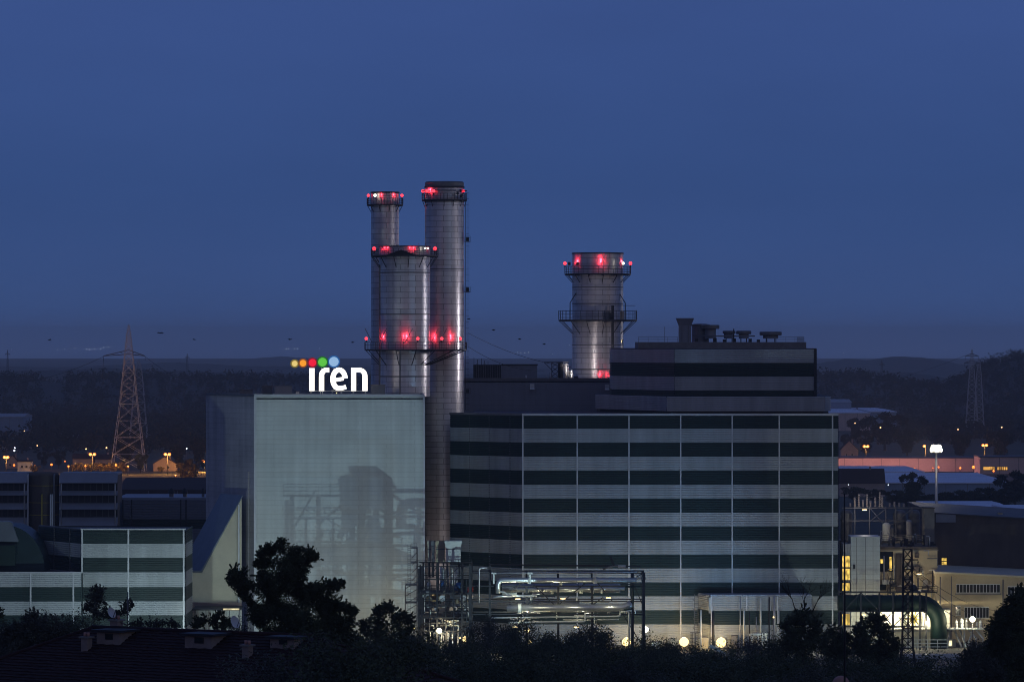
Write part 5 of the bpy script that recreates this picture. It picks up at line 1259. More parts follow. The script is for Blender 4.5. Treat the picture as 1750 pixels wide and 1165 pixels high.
# ---------------------------------------------------------------- lattice pylons
def lattice(mb, cx, cy, levels, t=.2, tb=.13):
    """levels: (z, half width); square tower with crossed bracing on all faces"""
    cs = ((-1,-1),(1,-1),(1,1),(-1,1))
    for (z0,w0),(z1,w1) in zip(levels, levels[1:]):
        for k in range(4):
            a, b = cs[k], cs[(k+1) % 4]
            p0 = (cx+a[0]*w0, cy+a[1]*w0, z0); p1 = (cx+a[0]*w1, cy+a[1]*w1, z1)
            q0 = (cx+b[0]*w0, cy+b[1]*w0, z0); q1 = (cx+b[0]*w1, cy+b[1]*w1, z1)
            mb.bar(p0, p1, t); mb.bar(p0, q1, tb); mb.bar(q0, p1, tb); mb.bar(p1, q1, tb)
    return mb
def levels_for(segs, zs):
    """segs: (py, half width px) breakpoints, zs converts"""
    return [(zs(py), w) for py, w in segs]
def pylon(label, px, Y, pts, arms, n, mt, zb=0, t=.22):
    k = Y/F; s = thing('pylon', label, 'pylon', (X(px,Y),Y,zb), 'lattice pylons')
    lv = [(max(zb, Z(py,Y)) if i else zb, w*k) for i, (py, w) in enumerate(pts)]
    full = []
    for (z0,w0),(z1,w1) in zip(lv, lv[1:]):
        m_ = max(1, round((z1-z0)/max(2.0, (w0+w1)*.72)))
        for i in range(m_): full.append((z0+(z1-z0)*i/m_, w0+(w1-w0)*i/m_))
    full.append(lv[-1])
    lattice(MB(), X(px,Y), Y, full, t, t*.62).build('tower', mt, s)
    for (pl, pr, py, drop) in arms:
        b = MB(); z = Z(py,Y); c = X(px,Y)
        for e in (pl, pr):
            xe = X(e,Y); zd = z-drop*k
            for y in (-.8,.8):
                b.bar((c,Y+y,z+.9), (xe,Y,zd), t*1.5); b.bar((c,Y+y,z-1.2), (xe,Y,zd), t*1.5)
                for q in (.35,.65): b.bar((c+(xe-c)*q,Y+y*(1-q),z+.9-(z+.9-zd)*q), (c+(xe-c)*(q-.15),Y+y*(1-q),z-1.2-(z-1.2-zd)*(q-.15)), t*.5)
            b.bar((xe,Y,zd), (xe,Y,zd-2.2), t*.7)
        b.build('cross_arm', 'dark_steel', s)
    return s
pylon('big lattice pylon lit pink by street lamps at the left', 220, 2345, [(803,29),(690,15),(620,8),(606,7),(570,3.2),(555,.6)], [(177,248,601,7)], 0, 'galvanised', 0, .24)
pylon('fainter second pylon right behind the big pink lit one', 237, 2800, [(768,17),(700,11),(660,8),(630,5),(615,1)], [(172,254,675,4)], 0, 'galvanised', 0, .2)
pylon('taller of the two pylons on the far right slope', 1661, 3300, [(722,11),(660,6),(640,4.5),(597,1)], [(1650,1672,606,2),(1648,1674,618,2)], 0, 'galvanised', 0, .24)
pylon('shorter pylon just right of the taller one on the slope', 1673, 3300, [(722,9),(660,5),(640,4),(613,1)], [(1664,1682,622,2),(1663,1683,634,2)], 0, 'galvanised', 0, .22)
pylon('tiny dark pylon on the ridge behind the star bright mast', 1507, 6400, [(660,3),(630,1.6),(615,.4)], [(1502,1512,622,1)], 0, 'dark_steel', 5, .4)
pylon('tiny dark pylon on the far left ridge', 320, 7200, [(640,2.5),(618,1.4),(604,.4)], [(316,324,610,1)], 0, 'dark_steel', 3, .4)
pylon('tiny dark pylon on the ridge near the sky at the left edge', 13, 7000, [(640,2),(615,1.2),(598,.4)], [(9,17,604,1)], 0, 'dark_steel', 3, .35)
for k, (a, b, sg) in enumerate((((177,609,2345),(-120,640,2500),9), ((248,609,2345),(420,650,2900),9), ((177,609,2345),(172,680,2800),4))):
    cable('power_line', ('overhead line leaving the big pylon towards the left edge','overhead line leaving the big pylon behind the white building','overhead line joining the two left pylons')[k], P(*a), P(*b), sg, .09, 'overhead lines')
cable('power_line', 'overhead line from the right slope pylons down towards the star bright mast', P(1650,607,3300), P(1330,660,3600), 9, .1, 'overhead lines')

# ---------------------------------------------------------------- street lamps
def yb(pb): return H*F/(pb-CY)
LANT = (1.0,.44,.10)
def twin_lamp(label, px, pt, pb, sep=6.5, single=False, power=20000):
    Y = yb(pb); t = thing('street_lamp', label, 'street lamp', (X(px,Y),Y,0), 'orange street lamps')
    x, z = X(px,Y), Z(pt,Y)
    MB().tube([(x,Y,0),(x,Y,z)], [.20,.13], 8).build('pole', 'dark_steel', t)
    for s in ((-1,1) if not single else (-1,)):
        e = x+s*sep/2*Y/F; MB().tube([(x,Y,z-.3),(e-s*.2,Y,z+.15)], .08, 6).build('arm', 'dark_steel', t)
        MB().ball((e,Y,z), .82, 10, 0, .9).build('lamp_globe', 'sodium', t)
    light('POINT', (x,Y-2.6,z-.6), power, LANT, t, .5)
    return t
twin_lamp('twin orange street lamp at the left picture edge beside the white house', 10.5, 781, 812, 5.5)
twin_lamp('twin orange street lamp left of the big pylon', 158, 776, 810, 7)
twin_lamp('twin orange street lamp between the pylon and the white building', 286, 776, 810, 7)
twin_lamp('twin orange street lamp beside the striped hall at the right', 1480, 762.5, 793, 6)
twin_lamp('half hidden orange street lamp close to the star bright mast', 1582, 762, 793, 5, True)
twin_lamp('twin orange street lamp right of the star bright mast', 1683, 760.5, 793, 6)
twin_lamp('partly hidden orange street lamp against the white building edge', 349, 788, 806, 4, True)
def small_lamp(label, px, pt, pb, m='sodium', r=.5, power=500, col=LANT):
    Y = yb(pb); t = thing('path_lamp', label, 'lamp', (X(px,Y),Y,0), 'small lamps in the town')
    x, z = X(px,Y), Z(pt,Y); MB().tube([(x,Y,0),(x,Y,z-r)], .10, 6).build('pole', 'mid_steel', t)
    MB().ball((x,Y,z), r, 8).build('lamp_globe', m, t)
    if power: light('POINT', (x,Y-.3,z+r+.4), power, col, t, .4)
    return t
for lb, px, pt, pb, r, pw in (('small lamp in front of the white house at the left edge',24,794.5,804,.55,300),('small lamp on a short post right of the white house',60,796,806,.5,400),
        ('small lamp with two bulbs near the middle of the left town',88,793.5,803,.6,300),('slim lamp by the lit hedge left of the twin lamp',117,796.5,810,.45,1500),
        ('tiny lamp higher up above the lit hedge',111,788,800,.35,0),('small lamp inside the lit hedge left of the twin lamp pole',146,796,811,.45,1800),
        ('small lamp at the left foot of the big pylon',198,794.5,810,.5,2600),('small lamp between the legs of the big pylon',219,796.5,811,.4,2600),
        ('low lamp below the mast at the end of the blue roof',1604,798,812,.45,300),('small lamp left of the orange lit windows',1641,799.5,814,.5,500),
        ('bright small lamp at the corner of the pink warehouse',1663.5,798,814,.75,700),('small lamp below the row of orange windows',1698,804.5,818,.5,300)):
    small_lamp(lb, px, pt, pb, 'sodium', r, pw)
small_lamp('lamp in front of the round orange lit tree', 300, 812, 838, 'sodium', .35, 5200)
small_lamp('greenish white lamp above the left edge houses', 24.5, 769.5, 790, 'far_lamp', .5, 0)
small_lamp('white lamp near the dark roof house at the right', 1483, 712, 735, 'far_lamp', .5, 0)
small_lamp('white lamp between dark trees beyond the plant roofs', 1664, 862, 880, 'far_lamp', .35, 0)
small_lamp('pale lamp at the white building edge on the dark slope', 319, 766, 786, 'far_lamp', .4, 0)
for k, (px, py) in enumerate(((12,750),(51,752),(47,757),(344,752),(1523,711.5),(1450,828),(1518,828),(270,769))):
    Y = 2900 if py < 800 else 1880
    o = MB().ball(P(px,py,Y), .55 if py < 800 else .22, 8).build('house_light', 'far_orange' if k in (1,2) else 'far_lamp')
    tag(o, ('lone house light near the left edge on the dark slope','upper warm light of the lit hillside house','lower warm light of the lit hillside house','house light close to the white building side','house light on the tall warehouse roof edge','house light by the dark roofed house facing the hall','house light at the right corner of the dark roofed house','dim house light above the gable houses')[k], 'house light', 'house lights')

r3 = random.Random(17)
for k in range(11):
    left = k < 6
    px = r3.uniform(4, 345) if left else r3.uniform(1440, 1748); py = r3.uniform(735, 772) if left else r3.uniform(700, 756); Y = 2600
    tag(MB().ball(P(px,py,Y), r3.uniform(.22,.5), 6).build('house_light', r3.choice(('far_lamp','far_orange','far_orange'))), 'tiny house light among the dark trees behind the street lamps'+(' on the left' if left else ' on the right'), 'house light', 'scattered house lights '+('left' if left else 'right'))
# far town lights
for grp, lb, pts in (('distant lights at the far left', 'tiny white light in the far row left of the big pylon', ((98,597.5),(110,596),(128,595),(148,596.5),(153,597),(161,596),(172,596.5),(177,593.5),(185,593),(20,597))),
                     ('distant lights above the sign', 'tiny white light in the far row above the lit sign', ((478,595),(489,596),(493,595.5),(503,595.5),(508,595.5),(546,595))),
                     ('distant lights between the stacks', 'tiny white light in the far row between the tall stacks and the separate stack', ((877,603),(884,602),(890,602.5),(897,602.5),(903,602),(944,605),(973,589.5))),
                     ('distant lights at the far right', 'tiny white light over the right hand ridges', ((1441,603),(1741,609.5)))):
    for px, py in pts:
        Y = 15300; o = MB().ball(P(px,py,Y), 1.15, 6).build('distant_lamp', 'far_lamp'); tag(o, lb, 'distant light', grp)

# ---------------------------------------------------------------- town buildings
def gable_house(label, px0, px1, pr, pe, pb, wall='house_wall', roof='roof_tile', name='house', front_gable=False, depth=9, win=2, lit=False):
    Y = yb(pb); x0, x1 = X(px0,Y), X(px1,Y); ze, zr = Z(pe,Y), Z(pr,Y)
    t = thing(name, label, 'house', ((x0+x1)/2,Y+depth/2,0), 'town houses'); xm = (x0+x1)/2; o = .35
    if front_gable:
        MB().prism([(x0,0),(x1,0),(x1,ze),(xm,zr-.15),(x0,ze)], Y, Y+depth).build('wall', wall, t)
        r = MB()
        for s, xe in ((-1,x0),(1,x1)):
            r.add([(xm,Y-o,zr),(xe+s*o,Y-o,ze-.25),(xe+s*o,Y+depth+o,ze-.25),(xm,Y+depth+o,zr),(xm,Y-o,zr+.22),(xe+s*o,Y-o,ze-.03),(xe+s*o,Y+depth+o,ze-.03),(xm,Y+depth+o,zr+.22)], [(0,1,2,3),(7,6,5,4),(0,4,5,1),(1,5,6,2),(2,6,7,3)])
    else:
        MB().box(x0, x1, Y, Y+depth, 0, ze).build('wall', wall, t)
        r = MB(); ym = Y+depth/2
        r.add([(x0-o,Y-o,ze+.003),(x1+o,Y-o,ze+.003),(x1+o,ym,zr),(x0-o,ym,zr),(x0-o,Y+depth+o,ze+.003),(x1+o,Y+depth+o,ze+.003)], [(0,1,2,3),(3,2,5,4),(0,3,4),(1,5,2),(0,4,5,1)])
    r.build('roof', roof, t)
    xc = x0+(x1-x0)*.7; MB().box(xc-.4, xc+.4, Y+depth*.45, Y+depth*.45+.7, ze, zr+.9).build('chimney', 'plaster', t)
    for k in range(win):
        xw = x0+(x1-x0)*(k+1)/(win+1); f = MB().box(xw-.6, xw+.6, Y-.12, Y-.003, ze*.35, ze*.35+1.4).build('window', 'pale_paint', t)
        MB().box(xw-.48, xw+.48, Y-.16, Y-.123, ze*.35+.12, ze*.35+1.28).build('pane', 'lit_orange' if lit else 'glass', f)
    return t
gable_house('white low house beside the left edge lamp', 30, 53, 785.5, 789, 805, 'pale_paint', 'roof_tile', win=2)
gable_house('gabled house lit pink before the white building', 262, 301, 780, 792, 805, 'house_wall', 'roof_tile', front_gable=True)
gable_house('dark roofed house behind the lit hedge', 124, 160, 775, 784, 803)
gable_house('dark roofed house between the hedge and the big pylon', 163, 192, 776, 785, 803)
gable_house('gabled house behind the left edge lamp', 10, 32, 778, 790, 800, 'house_wall', 'roof_tile', front_gable=True)
gable_house('hillside house with warm lights at the left', 40, 66, 748, 753, 766, 'house_wall', 'roof_tile', lit=True)
gable_house('pale distant house alone before the dark wood', 80, 103, 675, 679, 694, 'pale_paint', 'pale_roof', win=3, depth=20)
gable_house('big dark roofed farmhouse right of the striped hall', 1436, 1512, 801, 826, 848, 'house_wall', 'roof_tile', depth=14, win=3)
gable_house('small gable fronted house at the striped hall corner', 1437, 1466, 753, 768, 785, 'house_wall', 'roof_tile', front_gable=True)
gable_house('faint pale house high on the right slope', 1714, 1735, 710, 716, 724, 'pale_paint', 'roof_tile', depth=20)
gable_house('grey small house on the left slope', 118, 140, 742, 748, 756, 'house_wall', 'pale_roof', depth=14)
gable_house('low house at the far left under the shed', -12, 10, 755, 762, 770, 'house_wall', 'roof_tile')
def warehouse(label, px0, px1, pt, pb, wall, roof, depth=40, rise=.6, lit=None, Y=None):
    Y = Y or yb(pb); x0, x1, z1 = X(px0,Y), X(px1,Y), Z(pt,Y)
    t = thing('warehouse', label, 'warehouse', ((x0+x1)/2,Y+depth/2,0), 'warehouses in the town')
    MB().box(x0, x1, Y, Y+depth, 0, z1).build('wall', wall, t)
    MB().add([(x0-.4,Y-.5,z1+.003),(x1+.4,Y-.5,z1+.003),(x1+.4,Y+depth+.5,z1+.003),(x0-.4,Y+depth+.5,z1+.003),(x0-.4,Y-.5,z1+.45),(x1+.4,Y-.5,z1+.45),(x1+.4,Y+depth/2,z1+.45+rise),(x0-.4,Y+depth/2,z1+.45+rise),(x1+.4,Y+depth+.5,z1+.45),(x0-.4,Y+depth+.5,z1+.45)],
             [(3,2,1,0),(0,1,5,4),(4,5,6,7),(7,6,8,9),(3,0,4,7,9),(1,2,8,6,5),(2,3,9,8)]).build('roof', roof, t)
    n = int((x1-x0)/9)
    for k in range(1, min(n,24)):
        xx = x0+(x1-x0)*k/min(n,24); MB().box(xx-.12, xx+.12, Y-.1, Y-.003, .05, z1-.02).build('pilaster', 'mid_steel', t)
    if lit:
        for a, b, p0, p1, kk in lit:
            f = MB().box(X(a,Y), X(b,Y), Y-.25, Y-.12, Z(p1,Y), Z(p0,Y)).build('window', 'dark_steel', t)
            for q in range(kk):
                u = a+(b-a)*(q+.12)/kk; v = a+(b-a)*(q+.88)/kk
                MB().box(X(u,Y), X(v,Y), Y-.3, Y-.253, Z(p1-.5,Y), Z(p0+.5,Y)).build('pane', 'lit_orange', f)
    return t
warehouse('long pink lit warehouse right of the striped hall', 1380, 1664, 783, 800, 'warehouse_wall', 'roof_sheet', 30, .3, None, 2330)
warehouse('second pink lit warehouse with orange windows at the right', 1675, 1840, 781.5, 804, 'warehouse_wall', 'roof_sheet', 30, .3, ((1680,1700,796.5,803,6),(1704,1722,797,803,5)), 2290)
warehouse('low blue grey warehouse in front of the long pink one', 1380, 1579, 807.5, 812, 'warehouse_blue', 'blue_roof', 100, .05, None, 2150)
warehouse('broad blue roofed warehouse in front of the mast foot', 1505, 1728, 826, 834, 'warehouse_blue', 'blue_roof', 150, .05, None, 1975)
warehouse('tall pink warehouse high behind the striped hall', 1380, 1487, 706, 736, 'warehouse_wall', 'blue_roof', 260, .3)
warehouse('grey blue annexe warehouse joined to the tall pink one', 1488, 1532, 704, 733, 'warehouse_blue', 'blue_roof', 200, .3)
warehouse('pale frame shed above the tall pink warehouse', 1415, 1455, 688, 728, 'warehouse_blue', 'pale_roof', 60, 2)
warehouse('grey shed with posts at the left edge slope', -30, 40, 713, 738, 'warehouse_blue', 'pale_roof', 60, 2)
warehouse('low pale roof beyond the dark hall at the right', 1590, 1720, 867, 890, 'warehouse_blue', 'blue_roof', 55, .3, None, 1660)
warehouse('low pale roof at the right picture edge beyond the dark hall', 1725, 1830, 874, 892, 'warehouse_blue', 'blue_roof', 55, .3, None, 1600)
warehouse('dark flat hall behind the coolers and grey shed', 205, 352, 838, 870, 'roof_tile', 'roof_tile', 60, 3.5, None, 1700)

for k, px in enumerate((1400,1432,1464,1497,1530,1563,1594)):  # lane lamps and their lights are added, unseen, to brighten the pink wall
    small_lamp('low orange lamp added out of view to light the long pink warehouse, %s from the striped hall' % ORD[k], px, 799.5, 812.5, 'sodium', .3, 0)
    x = X(px,2308); light('POINT', (x,2306,4.2), 4200, (1,.40,.34), bpy.data.objects['path_lamp'], .3)
# ---------------------------------------------------------------- foreground house
hx, hy = X(160,250), 250.0; hz = Z(1073,250)
ph = math.radians(32); rv = Vector((math.cos(ph), -math.sin(ph), 0)); sv = Vector((-math.sin(ph), -math.cos(ph), 0)); tn = math.tan(math.radians(24))
O = Vector((hx,hy,hz)); RL = 14.0
def hp(t, q, up=0): return O+rv*t+sv*q+Vector((0,0,up-abs(q)*tn))
house = thing('foreground_house', 'near house with a wide dark red tiled hip roof at the lower left', 'house', tuple(hp(7,0)-Vector((0,0,13))))
def hip(q): return 0.97*q
m = MB(); Q = 10.0; nrow = 34
for side in (1,-1):
    for i in range(nrow):
        q0, q1 = Q*i/nrow, Q*(i+1)/nrow
        a = hp(-hip(q0), side*q0, .0); b = hp(RL+hip(q0), side*q0, .0); c = hp(RL+hip(q1), side*q1, .055); d = hp(-hip(q1), side*q1, .055)
        e = hp(RL+hip(q1), side*q1, 0); f = hp(-hip(q1), side*q1, 0)
        nx = 46
        va = [a+(b-a)*k/nx for k in range(nx+1)]; vd = [d+(c-d)*k/nx for k in range(nx+1)]; vf = [f+(e-f)*k/nx for k in range(nx+1)]
        for k in range(nx+1):
            w = .03 if k % 2 else 0; vd[k] = vd[k]+Vector((0,0,w)); va[k] = va[k]+Vector((0,0,w))
        m.add(va+vd+vf, [(k,k+1,nx+1+k+1,nx+1+k) for k in range(nx)]+[(nx+1+k,nx+1+k+1,2*nx+2+k+1,2*nx+2+k) for k in range(nx)])
for t0, sgn in ((0,-1),(RL,1)):
    for i in range(nrow):
        q0, q1 = Q*i/nrow, Q*(i+1)/nrow
        a, b = hp(t0+sgn*hip(q0), q0), hp(t0+sgn*hip(q0), -q0); c, d = hp(t0+sgn*hip(q1), -q1, .055), hp(t0+sgn*hip(q1), q1, .055)
        e, f = hp(t0+sgn*hip(q1), -q1), hp(t0+sgn*hip(q1), q1)
        m.add([a,b,c,d,e,f], [(0,1,2,3),(3,2,4,5)])
m.build('roof', 'roof_tile', house)
m = MB()
m.tube([hp(-.1,0,.06), hp(RL+.1,0,.06)], .12, 8)
for sgn, t0 in ((-1,0),(1,RL)):
    for sd in (1,-1): m.tube([hp(t0,0,.06), hp(t0+sgn*hip(Q),sd*Q,.1)], .10, 8)
m.build('ridge_tiles', 'roof_tile', house)
w = MB(); cs = [hp(-hip(Q)+.6,Q-.6), hp(RL+hip(Q)-.6,Q-.6), hp(RL+hip(Q)-.6,-Q+.6), hp(-hip(Q)+.6,-Q+.6)]
ze = cs[0].z-.15; w.slab([(c.x,c.y) for c in cs], ze-9, ze); w.build('wall', 'plaster', house)
def dormer(t0, wd, q1, label):
    hz_ = q1*tn; d = []
    f0, f1 = hp(t0,q1), hp(t0+wd,q1); b0, b1 = hp(t0,.12), hp(t0+wd,.12); top = O.z-.04
    up = lambda v, z: Vector((v.x,v.y,z))
    vs = [f0,f1,b1,b0,up(f0,top),up(f1,top),up(b1,top),up(b0,top)]
    dm = MB().add(vs, [(0,1,5,4),(1,2,6,5),(2,3,7,6),(3,0,4,7)]).build('dormer', 'plaster', house); tag(dm, label)
    o = .22; c = [hp(t0-o,q1+o), hp(t0+wd+o*1.2,q1+o), hp(t0+wd+o*1.2,-.1), hp(t0-o,-.1)]
    MB().slab([(v.x,v.y) for v in c], top+.003, top+.12).build('dormer_roof', 'dark_steel', dm)
    a, b = hp(t0+wd*.38,q1+.02), hp(t0+wd*.72,q1+.02)
    n = sv*.03
    for nm, e, mt, k in (('window',0,'dark_steel',0),('pane',.05,'glass',.02)):
        z0, z1 = f0.z+hz_*.42+e, f0.z+hz_*.85-e; aa = a+rv*e; bb = b-rv*e; s_ = sv*(.02+k)
        MB().add([up(aa,z0),up(bb,z0),up(bb,z1),up(aa,z1),up(aa+s_,z0),up(bb+s_,z0),up(bb+s_,z1),up(aa+s_,z1)], [(4,5,6,7),(0,1,5,4),(1,2,6,5),(2,3,7,6),(3,0,4,7)]).build(nm, mt, dm)
    return dm
dormer(1.45, 1.5, 1.65, 'flat roofed dormer nearest the small tree')
dormer(7.2, 1.7, 1.65, 'middle flat roofed dormer')
dormer(12.4, 1.5, 1.3, 'dormer half hidden by the big tree')
def chimney(t0, q0, wd, h, label):
    c = hp(t0,q0); b = MB(); z0 = c.z-.5
    pts = lambda s: [tuple((c+rv*(s*a)+sv*(s*b_)).xy) for a, b_ in ((-1,1),(1,1),(1,-1),(-1,-1))]
    ch = b.slab(pts(wd/2), z0, c.z+h).build('chimney', 'plaster', house); tag(ch, label)
    MB().slab(pts(wd/2+.09), c.z+h+.003, c.z+h+.09).build('cap', 'concrete', ch)
    for a in (-.3,.3): MB().tube([tuple(c+rv*a*wd*.8+Vector((0,0,h+.093))), tuple(c+rv*a*wd*.8+Vector((0,0,h+.3)))], .08, 8).build('flue_pot', 'terracotta', ch)
chimney(1.2, 2.2, .42, .62, 'chimney before the first dormer'); chimney(11.6, 2.2, .42, .55, 'chimney near the big tree'); chimney(1.3, -.3, .5, .55, 'chimney on the ridge')
def dish(px, py, Y, r, label, base):
    p = P(px, py, Y); t = thing('satellite_dish', label, 'satellite dish', tuple(base), 'satellite dishes')
    ax = Vector((.75,-.55,.35)).normalized(); u = ax.cross(Vector((0,0,1))).normalized(); v = ax.cross(u)
    m = MB(); n = 20; vs = [p-ax*.10]; 
    for j in (1,2,3):
        for k in range(n):
            a = 2*PI*k/n; q = r*j/3; vs.append(p+u*q*math.cos(a)+v*q*math.sin(a)-ax*.10*(1-(j/3)**2))
    fs = [(0,1+k,1+(k+1) % n) for k in range(n)]
    for j in (0,1): fs += [(1+j*n+k,1+j*n+n+k,1+j*n+n+(k+1) % n,1+j*n+(k+1) % n) for k in range(n)]
    m.add(vs, fs, 0, True); m.build('reflector', 'dish_white', t)
    MB().tube([p-ax*.12, p-ax*.25-Vector((0,0,.1)), Vector(base)], .035, 6).build('mast', 'mid_steel', t)
    MB().tube([p-v*(-r*.9), p+ax*r*.9], .02, 6).build('feed_arm', 'mid_steel', t)
b_ = hp(9.3,.0); dish(402, 1062, b_.y, .34, 'pale satellite dish beside the middle dormer', b_)
b_ = hp(1.9,-.5); q = tag(MB().tube([b_, b_+Vector((0,0,2.2))], .03, 6).build('antenna_mast', 'mid_steel'), 'thin antenna mast behind the first dormer', 'antenna')
dish(191, 1046, b_.y, .30, 'dim satellite dish on the antenna mast behind the first dormer', b_+Vector((0,0,.4)))
b_ = hp(9.6,-.4); tag(MB().tube([b_, b_+Vector((0,0,1.6))], .025, 6).build('antenna_mast', 'dark_steel'), 'thin bare mast near the pale dish in front of the big tree', 'antenna')
# near chimney dome with tall mast at lower right
ny = 140.0; nc = P(1437,1153,ny)
nh = thing('near_chimney', 'rounded pinkish chimney dome peeping over the bottom edge', 'chimney', (nc.x,ny,nc.z-7))
MB().box(nc.x-.28, nc.x+.28, ny-.28, ny+.28, nc.z-7, nc.z-.35).build('shaft', 'plaster', nh)
MB().ball((nc.x,ny,nc.z-.28), .27, 16, 0, 1.0).build('dome', 'terracotta', nh)
b_ = P(1443.5,1165,ny-.4); tag(MB().tube([(b_.x,ny-.4,nc.z-7), (b_.x,ny-.4,Z(1040,ny)), (b_.x-.005,ny-.4,Z(842,ny))], [.035,.03,.018], 6).build('antenna_mast', 'dark_steel'), 'very tall thin mast rising from the bottom edge by the pinkish chimney', 'antenna')

# foreground lattice mast
ly = 520.0
t = thing('lattice_mast', 'dark lattice mast rising before the green duct', 'lattice mast', (X(1551,ly),ly,gz(0,ly)-1))
zb0 = gz(0,ly)-1; lv = []
zz = Z(938,ly); n = 26
for k in range(n+1):
    f = k/n; lv.append((zb0+(zz-zb0)*f, (1.25*(1-f)+.42*f) if f < .6 else .60-.14*(f-.6)/.4))
lattice(MB(), X(1551,ly), ly, lv, .12, .07).build('tower', 'dark_steel', t)
b = MB()
for py, w in ((966,9),(972,6),(1002,8)):
    for s in (-1,1): b.bar(P(1551,py,ly), P(1551+s*w,py+(4 if s < 0 else 1),ly), .09)
b.build('cross_arm', 'dark_steel', t)
for k, (a, b_, sg) in enumerate((((1558,968,519),(1760,1040,640),2.0), ((1557,975,519),(1760,1062,640),2.2), ((1556,1002,519),(1760,1085,640),1.6))):
    cable('power_line', ('upper','middle','lower')[k]+' line from the lattice mast sloping right past the offices', P(*a), P(*b_), sg, .025, 'lines from the lattice mast', 'dark_steel')

# ---------------------------------------------------------------- trees
LEAF = {}
def leaf_cloud(mb, c, rx, ry, rz_, n, size, r, shell=.55):
    for _ in range(n):
        while True:
            v = Vector((r.gauss(0,.52), r.gauss(0,.52), r.gauss(0,.52)))
            if v.length < 1.35: break
        p = Vector((c[0]+v.x*rx, c[1]+v.y*ry, c[2]+v.z*rz_))
        s = size*r.uniform(.55,1.25)
        a = Vector((r.gauss(0,1), r.gauss(0,1), r.gauss(0,.7))).normalized(); b = a.cross(Vector((r.gauss(0,1), r.gauss(0,1), r.gauss(0,1)))).normalized()
        mb.add([p-a*s, p-b*s*.45+a*s*.1, p+a*s, p+b*s*.45+a*s*.1], [(0,1,2,3)])
def hero(label, Y, trunk_px, clumps, dens, leaf, mt='leaf', name='tree', cat='tree', seed=1, thick=.22, depthk=.8, sub=5, split_y=None, grp=None, sparse=1.0, fill=1.10):
    """a tree whose leaf clumps stand where the photo shows them, each filled with smaller leaf clouds at its own depth"""
    r = random.Random(seed); k = Y/F
    bx = X(trunk_px,Y); gb = gz(bx,Y)-.3
    t = thing(name, label, cat, (bx,Y,gb), grp)
    cr = MB(); tr = MB()
    lowest = min(Z(py,Y) for _, py, _ in clumps)
    fork = Vector((bx, Y, gb+(lowest-gb)*.75))
    tr.tube([(bx,Y,gb), (bx+.05,Y,gb+(fork.z-gb)*.5), fork], [thick*1.5,thick*1.15,thick], 8)
    more = []
    for i, (px, py, rp) in enumerate(clumps):
        near = sorted(((q[0]-px)**2+(q[1]-py)**2, j) for j, q in enumerate(clumps) if q[1] > py-2 and j != i)
        for d2, j in near[:1]:
            q = clumps[j]
            if d2 < (2.6*(rp+q[2]))**2: more.append(((px+q[0])/2+r.uniform(-3,3), (py+q[1])/2+r.uniform(-2,2), (rp+q[2])*.40))
    placed = [(fork, thick)]
    for px, py, rp in sorted(list(clumps)+more, key=lambda q: -q[1]):
        R = rp*k*fill; c = Vector((X(px,Y), Y+r.uniform(-1,1)*R*depthk, Z(py,Y)))
        par, pr_ = min(placed, key=lambda w_: (w_[0]-c).length*(1.0 if w_[0].z < c.z-.1 else 2.2)+(.25 if w_[1] < thick*.2 else 0))
        mid = par*.45+c*.55+Vector((r.uniform(-.25,.25)*R, r.uniform(-.25,.25)*R, -.2*R))
        rl_ = max(thick*.10, pr_*.62)
        tr.tube([par, mid, c], [rl_, rl_*.8, rl_*.55], 6)
        placed.append((c, rl_*.85))
        for _ in range(sub):
            v = Vector((r.gauss(0,1), r.gauss(0,1), r.gauss(0,1))).normalized()*R*r.uniform(.35,.85)
            q = c+v*.85; rr = R*r.uniform(.38,.62)
            leaf_cloud(cr, q, rr, rr, rr*.8, int(dens*6.2*rr*rr*sparse)+12, leaf*.44, r)
            tr.tube([c*.6+mid*.4, (c+q)/2+Vector((0,0,.05)), q], [thick*.12,thick*.08,thick*.03], 4)
        for u in (.35,.55,.75):
            q = mid*(1-u)+c*u if u > .5 else par*.35+mid*.65
            q = q+Vector((r.uniform(-.3,.3), r.uniform(-.3,.3), r.uniform(-.2,.2)))*R
            leaf_cloud(cr, q, R*.55, R*.55, R*.5, int(dens*6.2*(R*.42)**2*sparse)+8, leaf*.44, r)
        for _ in range(9):
            v = Vector((r.gauss(0,1), r.gauss(0,1), r.gauss(.15,1))).normalized(); q = c+v*R*r.uniform(.85,1.35)
            for j in range(4): leaf_cloud(cr, q-v*R*.13*j, R*.10, R*.10, R*.10, 14, leaf*.34, r)
            tr.tube([c+v*R*.4, q], [thick*.04, thick*.015], 3)
    tr.build('trunk', 'bark', t); cr.build('crown', mt, t)
    return t
hero('big dark spreading tree in front of the white building', 268, 500,
     [(483,926,9),(479,937,11),(461,939,13),(448,944,10),(529,943,13),(541,953,8),(515,950,16),(497,955,22),(455,962,16),(480,975,28),(512,975,20),(446,983,14),(440,962,8),
      (407,985,17),(399,975,11),(412,1003,15),(395,995,8),(425,1000,10),(420,1018,11),(460,1003,26),(500,1003,24),(543,1003,16),(560,1000,12),(577,999,11),(585,994,7),(524,1018,22),(552,1027,24),(580,1036,15),(598,1040,10),(608,1043,6),
      (475,1040,36),(520,1052,36),(560,1058,30),(440,1050,20),(592,1062,16),(500,1085,36),(550,1090,36),(590,1095,24),(455,1080,16)], 190, .17, 'leaf', seed=11, thick=.3, sub=6)
